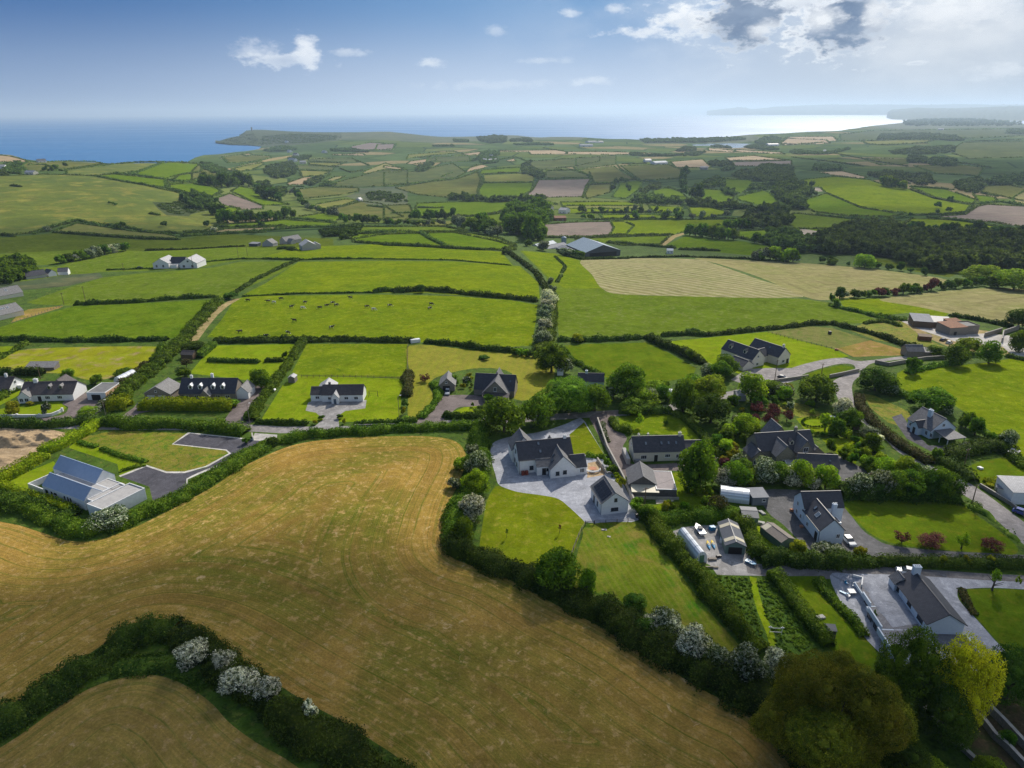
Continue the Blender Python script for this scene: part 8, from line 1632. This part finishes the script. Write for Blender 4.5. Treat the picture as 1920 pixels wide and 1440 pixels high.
FH('E', [(1060,660),(1250,730),(1540,780)], [(1080,855),(1250,855),(1480,840),(1540,790)], [(1560,770),(1740,755),(1940,790)], [(1190,870),(1500,905),(1750,945)], [(360,850),(600,880),(900,885),(1080,870)], [(700,300),(740,322),(900,330),(1200,315)], [(440,380),(800,450),(1050,490)], [(1080,430),(1500,470),(1680,500)],
   [(50,940),(230,960)], [(1250,545),(1560,560)], [(1500,300),(1900,290)], [(900,600),(1070,620)], [(180,420),(440,450),(720,490)], [(1600,690),(1720,715)], [(1060,640),(1400,665)], w=4, h=2.6)
TG = 'trees strung along the far hedgerows'
TROW('tree+dark', 'A', [(1800,410),(1900,420),(1960,430)], 4, 14, '* at the head of the wooded valley', 'trees at the head of the wooded valley', .3, 1.)
TROW('dark+tree', 'B', [(80,560),(180,570),(300,585),(400,570),(480,560),(540,590)], 9, 22, '* at the top of the wooded valley', 'trees at the top of the wooded valley', .3, .9)
TROW('tree+dark', 'B', [(580,590),(640,680),(720,690),(800,710)], 8, 20, '* on the wooded valley side', 'trees on the wooded valley side', .3, .9)
WOOD('B', [(560,540),(680,540),(720,590),(850,600),(850,660),(720,680),(680,650),(580,640)], 12, 'dark wood on the valley side left of centre', 'leaf_wood', 2)
TROW('tree+maythorn+dark', 'B', [(900,640),(960,680),(990,730),(1040,780),(1130,800),(1220,820),(1320,845)], 14, 13, '* running down the wooded valley', 'trees running down the wooded valley', .3, .9)
TROW('tree+dark+tree', 'B', [(250,900),(340,905),(460,900),(560,895),(680,890),(800,870),(920,850)], 13, 25, '* in the wood belt below the brown field', 'wood belt below the brown sloping field', .25, .85)
WOOD('B', [(660,400),(900,360),(950,430),(900,480),(760,510),(660,470)], 14, 'dark round copse below the hamlet', 'leaf_wood', 5)
WOOD('B', [(640,250),(800,215),(940,230),(930,255),(700,262)], 14, 'dark plantation above the hamlet', 'leaf_wood', 6)
WOOD('B', [(860,320),(1000,300),(1080,300),(1050,330),(900,350)], 10, 'trees among the hamlet houses', 'leaf_wood', 7)
WOOD('B', [(1240,240),(1420,235),(1600,270),(1400,262),(1260,260)], 12, 'shelter belt right of the hamlet', 'leaf_wood', 8)
WOOD('B', [(1000,560),(1100,500),(1180,480),(1160,530),(1080,570)], 12, 'small wood beside the pale field', 'leaf_wood', 9)
WOOD('B', [(1140,570),(1220,540),(1320,545),(1250,575)], 10, 'low scrubby wood by the winding lane', 'leaf_wood', 10)
WOOD('A', [(1820,250),(1900,230),(1960,280),(2200,360),(2100,400),(1850,290)], 12, 'gorse and trees on the ridge right of the green hill', 'leaf_wood', 11)
WOOD('B', [(90,370),(240,400),(400,470),(560,540),(420,540),(280,470),(120,420)], 12, 'wooded slope right of the ridge fields', 'leaf_wood', 12, .7)
WOOD('B', [(-120,680),(0,650),(120,680),(230,730),(180,800),(60,780),(0,790)], 11, 'bushy bank at the left end of the wood belt', 'leaf_wood', 13, .8)
TROW('dark+tree', 'B', [(180,830),(260,830),(300,890)], 3, 24, '* on the bank left of the wood belt', 'trees on the bank left of the wood belt', .2, .9)
WOOD('A', [(1400,590),(1550,580),(1800,530),(1940,570),(1900,640),(1700,680),(1500,680)], 4, 'dark gorse patch on the green hill', 'leaf_wood', 14, .8, .35)
WOOD('C', [(270,390),(330,340),(440,310),(450,330),(380,390),(300,400)], 12, 'small dark wood in the centre distance', 'leaf_wood', 15)
WOOD('C', [(790,300),(850,260),(900,215),(960,205),(1040,225),(1040,250),(940,250),(1030,290),(1030,315),(940,325),(880,330),(860,295)], 12, 'trees round the far white farm in the centre', 'leaf_wood', 16)
WOOD('C', [(840,90),(1000,70),(1100,80),(1100,130),(960,140),(860,120)], 16, 'clump of trees on the coast ridge in the centre', 'leaf_wood', 17)
WOOD('C', [(620,105),(760,110),(760,128),(630,125)], 12, 'thin tree belt near the coast left of centre', 'leaf_wood', 18)
WOOD('C', [(440,160),(620,158),(630,168),(440,168)], 10, 'low tree belt in the far left centre', 'leaf_wood', 19)
WOOD('C', [(1130,110),(1300,95),(1340,125),(1140,125)], 14, 'tree belt on the coast ridge right of centre', 'leaf_wood', 20)
WOOD('C', [(1170,145),(1300,138),(1520,145),(1530,158),(1320,155),(1180,155)], 10, 'thin belt before the coast ridge right of centre', 'leaf_wood', 21)
WOOD('C', [(1240,330),(1320,300),(1310,360),(1420,390),(1450,450),(1400,470),(1340,430),(1240,410)], 13, 'dark copse beside the shaded field', 'leaf_wood', 22)
WOOD('C', [(560,640),(700,625),(850,645),(1000,655),(1200,645),(1300,630),(1440,640),(1440,655),(1200,662),(1000,672),(700,660)], 10, 'long dark belt of trees across the valley floor', 'leaf_wood', 23)
WOOD('B', [(1560,640),(1700,620),(1900,660),(1940,720),(1800,720),(1600,700)], 9, 'scrub on the moorland in the valley', 'leaf_hedge', 24, .5, .6)
WOOD('C', [(1090,890),(1150,770),(1250,740),(1400,760),(1480,830),(1440,870),(1400,950),(1430,1010),(1400,1040),(1280,1000),(1120,960)], 22, 'wood of large round trees below the white farm', 'leaf_tree', 25, .8)
TROW('dark+maythorn+tree', 'C', [(640,890),(740,910),(820,925),(900,950),(960,970),(1040,980)], 10, 22, '* in the belt left of the farm wood', 'trees in the belt left of the farm wood', .25, .85)
TROW('tree+dark', 'C', [(860,900),(930,920),(1000,960)], 3, 30, '* standing tall before the farm wood', 'tall trees before the farm wood', .2, 1.)
TROW('dark+tree+maythorn', 'C', [(0,880),(60,880),(140,875),(200,870),(280,880),(400,880),(500,870),(560,880)], 13, 13, '* in the hedge behind the third pasture', TG, .3, .9)
TROW('tree+dark', 'C', [(240,825),(320,830),(460,825),(600,820),(640,800)], 9, 15, '* in the row left of the curved green field', TG, .35, 1.)
TROW('tree+dark', 'B', [(1350,900),(1430,890),(1520,905),(1620,905),(1720,910)], 7, 15, '* near the white cottage lane', TG, .35, 1.)
TROW('dark', 'P', [(548,425),(480,425),(226,425)], 3, 14, 'lone dark tree on the left hedgerow', 'lone trees on the left hedgerows', .3, .9)
T('hawthorn', 400, 424, 434, 15, 'white hawthorn at the right end of the brown strip'); T('maythorn', 90, 424, 434, 18, 'pale hawthorn at the left end of the brown strip')
T('tree', 227, 415, 429, 19, 'dark tree above the brown strip field')
TROW('dark+darkbush', 'A', [(960,585),(1000,590),(1070,608)], 3, 7, 'small bush alone on the green hill', 'small bushes on the green hill', .2, .8)
WOOD('A', [(40,230),(180,215),(210,290),(180,320),(60,320)], 9, 'trees round the house on the left ridge', 'leaf_wood', 26)
WOOD('A', [(-60,290),(60,290),(60,330),(-60,335)], 10, 'trees at the left edge of the ridge', 'leaf_wood', 27)
TROW('dark+tree', 'A', [(400,300),(470,300),(610,245),(320,315)], 4, 11, '* on the left ridge', 'trees on the left ridge', .2, .8)
# D and E
WOOD('D', [(560,570),(640,540),(700,500),(780,530),(700,570),(620,600)], 12, 'dark thicket in the small valley fields', 'leaf_wood', 28)
TROW('dark+tree', 'D', [(330,580),(340,540),(350,500),(440,490),(500,600)], 7, 10, '* in the small fields left of the thicket', TG, .3, 1.)
WOOD('D', [(470,680),(560,620),(740,640),(960,670),(960,690),(700,690)], 10, 'tree belt above the yellow-green strip field', 'leaf_wood', 29)
TROW('dark', 'D', [(950,450),(975,460),(950,540),(970,610),(1050,635),(1130,650)], 6, 18, '* in the small valley fields', 'dark trees in the small valley fields', .25, 1.2)
WOOD('D', [(1060,530),(1150,500),(1230,450),(1340,470),(1330,530),(1200,540)], 13, 'wooded knoll among the valley fields', 'leaf_tree', 30)
WOOD('D', [(1020,670),(1200,680),(1400,700),(1600,740),(1900,740),(1900,800),(1500,760),(1200,720),(1000,700)], 11, 'long thicket between the valley fields', 'leaf_wood', 31, .9)
WOOD('D', [(1390,440),(1470,390),(1600,400),(1680,340),(1940,350),(1940,500),(1700,490),(1600,470),(1480,460)], 14, 'large wood behind the green knoll', 'leaf_wood', 32)
WOOD('D', [(1550,560),(1600,520),(1800,490),(1820,520),(1650,580)], 12, 'strip wood left of the green knoll', 'leaf_wood', 33)
WOOD('D', [(1300,560),(1400,580),(1470,600),(1440,620),(1340,600)], 10, 'bush strip in the small valley field', 'leaf_wood', 34)
TROW('tree+maythorn+dark', 'D', [(0,770),(100,760),(260,765),(480,765),(640,760),(740,760),(860,780),(1000,790)], 16, 11, '* beside the yellow-green strip', TG, .4, 1.)
TROW('light+tree', 'D', [(100,820),(170,825),(10,815)], 3, 11, '* behind the brown ploughed field', TG, .2, 1.1)
TROW('tree+maythorn', 'D', [(400,825),(740,820),(900,825),(1000,820),(1100,820),(1330,815),(1400,780)], 9, 13, '* in the long valley hedge', TG, .4, .9)
TROW('tree+light', 'D', [(1010,965),(1090,975),(1180,985),(1260,1000),(1340,1005),(1430,1010)], 11, 22, '* in the belt beside the white track', 'tree belt beside the white track', .2, 1.)
TROW('dark+tree', 'D', [(1240,910),(1330,915),(1430,915),(1500,910),(1600,880)], 8, 17, '* above the belt by the white track', 'trees above the white track belt', .3, .9)
WOOD('D', [(1440,870),(1560,820),(1700,830),(1900,800),(1940,890),(1760,910),(1500,900)], 12, 'dark wood below the green knoll', 'leaf_wood', 35)
TROW('dark+tree', 'D', [(1570,1030),(1690,1045),(1820,1060),(1900,1060)], 4, 21, '* in the field right of the white track', 'trees in the field right of the track', .2, .8)
WOOD('E', [(20,720),(60,650),(180,615),(330,640),(300,690),(400,700),(280,730),(290,820),(180,820),(120,760)], 11, 'scrubby wood round the small quarry knoll', 'leaf_wood', 36, .9)
TROW('tree+light', 'E', [(840,630),(900,640),(960,655),(1040,660)], 5, 15, '* on top of the sunlit knoll', 'trees on the sunlit knoll', .3, 1.1)
TROW('dark', 'E', [(1275,735),(1350,750),(1410,760),(1050,870),(1500,810)], 5, 10, '* along the knoll hedge', TG, .4, .9)
TROW('dark', 'E', [(985,985),(1060,990),(1130,985),(1220,990),(1320,1000),(1430,1005),(1500,1000),(1560,1010),(1640,1015),(1740,1015),(1830,1020),(1900,1020),(1980,1025)], 24, 19, 'wind-shaped dark tree in the long row above the big wood', 'long row of wind-shaped trees', .25, 1., lolly=.25)
WOOD('P', [(1520,470),(1560,440),(1640,425),(1680,440),(1760,452),(1830,450),(1990,445),(1990,512),(1830,503),(1760,515),(1680,490),(1600,478),(1540,478)], 13, 'large dark wood in the valley on the right', 'leaf_wood', 37, 1.2)
WOOD('P', [(1440,440),(1490,445),(1540,462),(1560,478),(1500,475),(1440,462)], 11, 'dark trees left of the large wood', 'leaf_wood', 38)
WOOD('E', [(490,1060),(560,1010),(650,980),(760,960),(900,930),(1000,960),(1000,1080),(700,1080)], 12, 'wooded bank beside the quarry', 'leaf_wood', 39)
WOOD('E', [(820,290),(840,250),(1150,245),(1400,260),(1470,295),(1380,300),(1200,285)], 18, 'dark plantation in the far right fields', 'leaf_wood', 40)
WOOD('E', [(1030,460),(1060,420),(1180,425),(1180,470)], 16, 'left half of the far copse pair', 'leaf_wood', 41); WOOD('E', [(1200,480),(1240,430),(1400,440),(1410,490),(1300,490)], 16, 'right half of the far copse pair', 'leaf_wood', 42)
WOOD('E', [(740,550),(900,540),(1200,560),(1230,620),(1150,640),(1050,600),(850,590)], 15, 'shaded trees behind the sunlit knoll', 'leaf_wood', 43)
WOOD('E', [(1400,620),(1450,580),(1600,590),(1600,680),(1520,700),(1420,660)], 15, 'dark wood at the lane bend on the right', 'leaf_wood', 44)
WOOD('E', [(1640,620),(1700,580),(1850,560),(1940,540),(1940,620),(1880,640)], 14, 'tree line at the right edge beyond the knoll', 'leaf_wood', 45)
WOOD('E', [(900,380),(1100,350),(1400,340),(1400,380),(1250,400),(950,400)], 16, 'shaded scrub in the far right valley', 'leaf_wood', 46, .6)
WOOD('E', [(1780,245),(1800,215),(1990,220),(1990,250)], 18, 'plantation at the far right edge', 'leaf_wood', 47)
WOOD('E', [(0,300),(20,260),(90,275),(80,320),(20,320)], 14, 'trees by the lagoon shore', 'leaf_wood', 48); WOOD('D', [(1510,180),(1560,155),(1700,160),(1850,200),(1700,200)], 14, 'lagoon side wood', 'leaf_wood', 49)
WOOD('D', [(1600,130),(1700,85),(1850,95),(1830,140),(1700,155)], 16, 'wood on the headland behind the lagoon', 'leaf_wood', 50)
WOOD('D', [(1220,170),(1260,155),(1400,175),(1400,188)], 10, 'reed and bush belt on the lagoon edge', 'leaf_wood', 51)
WOOD('D', [(480,250),(500,225),(640,240),(900,245),(1100,215),(1160,220),(1100,250),(700,258)], 12, 'dark shelter belt in the right centre distance', 'leaf_wood', 52)
WOOD('D', [(900,215),(980,170),(1080,180),(1080,210)], 13, 'trees left of the lagoon', 'leaf_wood', 53); WOOD('D', [(1190,340),(1210,300),(1380,310),(1430,345),(1300,350)], 13, 'dark hollow wood right of the yellow field', 'leaf_wood', 54)
WOOD('D', [(1310,390),(1330,355),(1420,350),(1420,385)], 11, 'copse above the wooded knoll', 'leaf_wood', 55)
WOOD('E', [(330,520),(360,480),(560,490),(560,520)], 13, 'row of shaded trees behind the pale strip', 'leaf_wood', 56); WOOD('E', [(160,380),(200,365),(420,385),(600,350),(620,358),(440,400),(200,400)], 11, 'tree line behind the white cottage far right', 'leaf_wood', 57)
WOOD('P', [(1690,228),(1740,224),(1800,223),(1915,230),(1915,236),(1700,237)], 20, 'dark coastal wood in the far right', 'leaf_wood', 58)
WOOD('P', [(1200,263),(1300,261),(1380,258),(1400,262),(1300,268),(1210,268)], 18, 'dark wooded coast strip left of the lagoon', 'leaf_wood', 59)
WOOD('B', [(230,180),(350,140),(460,100),(560,100),(600,160),(560,200),(300,195)], 12, 'heather on the headland slopes', 'leaf_wood', 60, .3, .3)
WOOD('B', [(600,200),(640,120),(900,100),(1300,110),(1300,150),(1100,180),(800,190)], 16, 'dark scrub on the back of the headland', 'leaf_wood', 61, .7, .3)

MC = {'stubble': 'straw-coloured', 'ploughed': 'brown', 'hay_pale': 'pale', 'pasture_bright': 'bright green', 'paddock_grey': 'dull green', 'moor': 'rough', 'pasture_far_yellow': 'yellowish', 'pasture_far_cool': 'bluish green', 'pasture_cool': 'deep green', 'pasture_dark': 'dark green'}
for _n, _m, _p, _e in POLYS:
    if _n != 'field' or isinstance(_p, tuple) or max(y for x, y in _p) > 480 or min(x for x, y in _p) > 1990: continue
    q_ = [(min(max(x, -120), 2040), y) for x, y in _p]; HG('P', q_+q_[:1], 2.2, 1.7, W, None, 'leaf_wood', 'low hedges round the far fields', 'hedge of a %s far field' % MC.get(_m, 'green'), .8, 'hedge', .55)
# ------------------------------------------------------------------ labels for the repeated things: nearest landmark, side, order
LANDMARKS = [('twin white farmhouses', 330, 490), ('big barn', 1110, 465), ('upper cottages', 570, 452), ('brown sloping field', 440, 378), ('striped hay field', 1290, 520), ('farm yard', 1790, 610),
 ('white valley farm', 1030, 395), ('hamlet', 560, 302), ('headland', 500, 255), ('far central farm', 915, 292), ('shaded brown field', 1060, 350), ('dark round copse', 530, 322), ('lagoon', 1350, 272), ('sunlit knoll', 1650, 350),
 ('quarry', 1540, 440), ('right ploughed field', 1860, 400), ('white track', 1265, 445), ('yellow square field', 1290, 308), ('hill gorse patch', 350, 388), ('left ridge house', 80, 300), ('brown strip field', 220, 432),
 ('long thicket', 1380, 395), ('small dark wood', 795, 314), ('shaded right valley', 1700, 290), ('topiary lawn', 1527, 791), ('cow pasture', 700, 600), ('third pasture', 780, 470), ('stone-fronted house', 1480, 830), ('tall white house', 1530, 960)]
NUM = ['nearest', 'second nearest', 'third nearest', 'fourth nearest', 'fifth nearest', 'sixth nearest', 'seventh nearest', 'eighth nearest', 'ninth nearest', 'tenth nearest'] + ['%dth nearest' % i for i in range(11, 60)]
def finish_labels():
    b = {}
    for (o, x, y, ph) in AUTO:
        own = any(wd in ph for wd in (' in the ', ' beside ', ' below ', ' above ', ' behind ', ' around ', ' along ', ' at the ', ' on ', ' near ', ' of the ', ' running ', ' by ', ' right of ', ' left of ', ' before '))
        if own: b.setdefault(ph, []).append((x, y, o, None)); continue
        nm, lx, ly = min(LANDMARKS, key=lambda l: math.hypot((l[1]-x), (l[2]-y)*2.2)); dx, dy = x-lx, (y-ly)*2.2
        side = ('right of' if dx > 0 else 'left of') if abs(dx) > abs(dy) else ('in front of' if dy > 0 else 'beyond')
        b.setdefault((ph, side, nm), []).append((x, y, o, math.hypot(dx, dy)))
    ordn = ['', 'second ', 'third ', 'fourth ', 'fifth ', 'sixth ', 'seventh ', 'eighth ', 'ninth ', 'tenth '] + ['%dth ' % i for i in range(11, 60)]
    for k, l in b.items():
        if isinstance(k, str):
            l.sort(key=lambda t: t[0])
            for i, t in enumerate(l): t[2]['label'] = k if len(l) == 1 else k + ', ' + ('leftmost' if i == 0 else ordn[i].strip())
        else:
            l.sort(key=lambda t: t[3])
            for i, t in enumerate(l): t[2]['label'] = '%s %s the %s' % (k[0], k[1], k[2]) + ('' if len(l) == 1 else ', '+NUM[i])
finish_labels()


# ------------------------------------------------------------------ haze over land and sea
HAZE_D = 6.0e-5
def build_haze():
    m, nt, N, L = node_mat('haze'); out = N('ShaderNodeOutputMaterial'); v = N('ShaderNodeVolumePrincipled')
    v.inputs['Color'].default_value = (.62, .80, 1.0, 1); v.inputs['Density'].default_value = HAZE_D; v.inputs['Anisotropy'].default_value = .35
    L(v.outputs[0], out.inputs['Volume'])
    b = MB(); b.box(-66000, -66000, SEA-12, 66000, 66000, 385)
    o = b.build('haze', m); o['kind'] = 'stuff'; o['label'] = 'pale blue sea haze over the whole landscape'; o['category'] = 'haze'
build_haze()

# ------------------------------------------------------------------ unseen clouds added above the picture to shade the land
def build_shade_clouds():
    m, nt, N, L = node_mat('cloud'); out = N('ShaderNodeOutputMaterial'); v = N('ShaderNodeVolumePrincipled')
    v.inputs['Color'].default_value = (.9, .93, 1, 1); v.inputs['Density'].default_value = .017; v.inputs['Anisotropy'].default_value = .3; L(v.outputs[0], out.inputs['Volume'])
    bv, bf = ICO2; h0 = 760.0; sx, sy = sd.x/sd.z*h0, sd.y/sd.z*h0; lab = ['over the bottom of the fields', 'over the bottom right gardens', 'over the left hillside', 'over the valley farm', 'over the right woods', 'over the far right valley', 'over the knoll', 'over the low left meadows']
    spots = [(-55, -2, 240, 140, 62), (140, 50, 125, 90, 48)]
    for (px, py, w, d, t) in ((60, 448, 260, 90, 60), (1130, 335, 330, 260, 70), (1700, 458, 330, 150, 70), (1780, 320, 900, 700, 80), (1540, 400, 300, 120, 60), (380, 432, 220, 70, 50)): g = at1(px, py); spots.append((g.x, g.y, w, d, t))
    thin = m.copy(); thin.node_tree.nodes['Principled Volume'].inputs['Density'].default_value = .005
    for (x, y, w, d, t), lb in zip(spots, lab):
        k = 1+.12*np.sin(bv[:, :1]*7+x)+.10*np.sin(bv[:, 1:2]*9+y); V = bv*k*(w, d, t) + (x+sx, y+sy, h0+CAM_Z*0)
        me = mesh_np('cloud', V, bf, 3); me.materials.append(m if t < 63 and y < 200 else thin); o = link('cloud', me); tag(o, 'soft white cloud '+lb, 'cloud', kind='stuff')
build_shade_clouds()
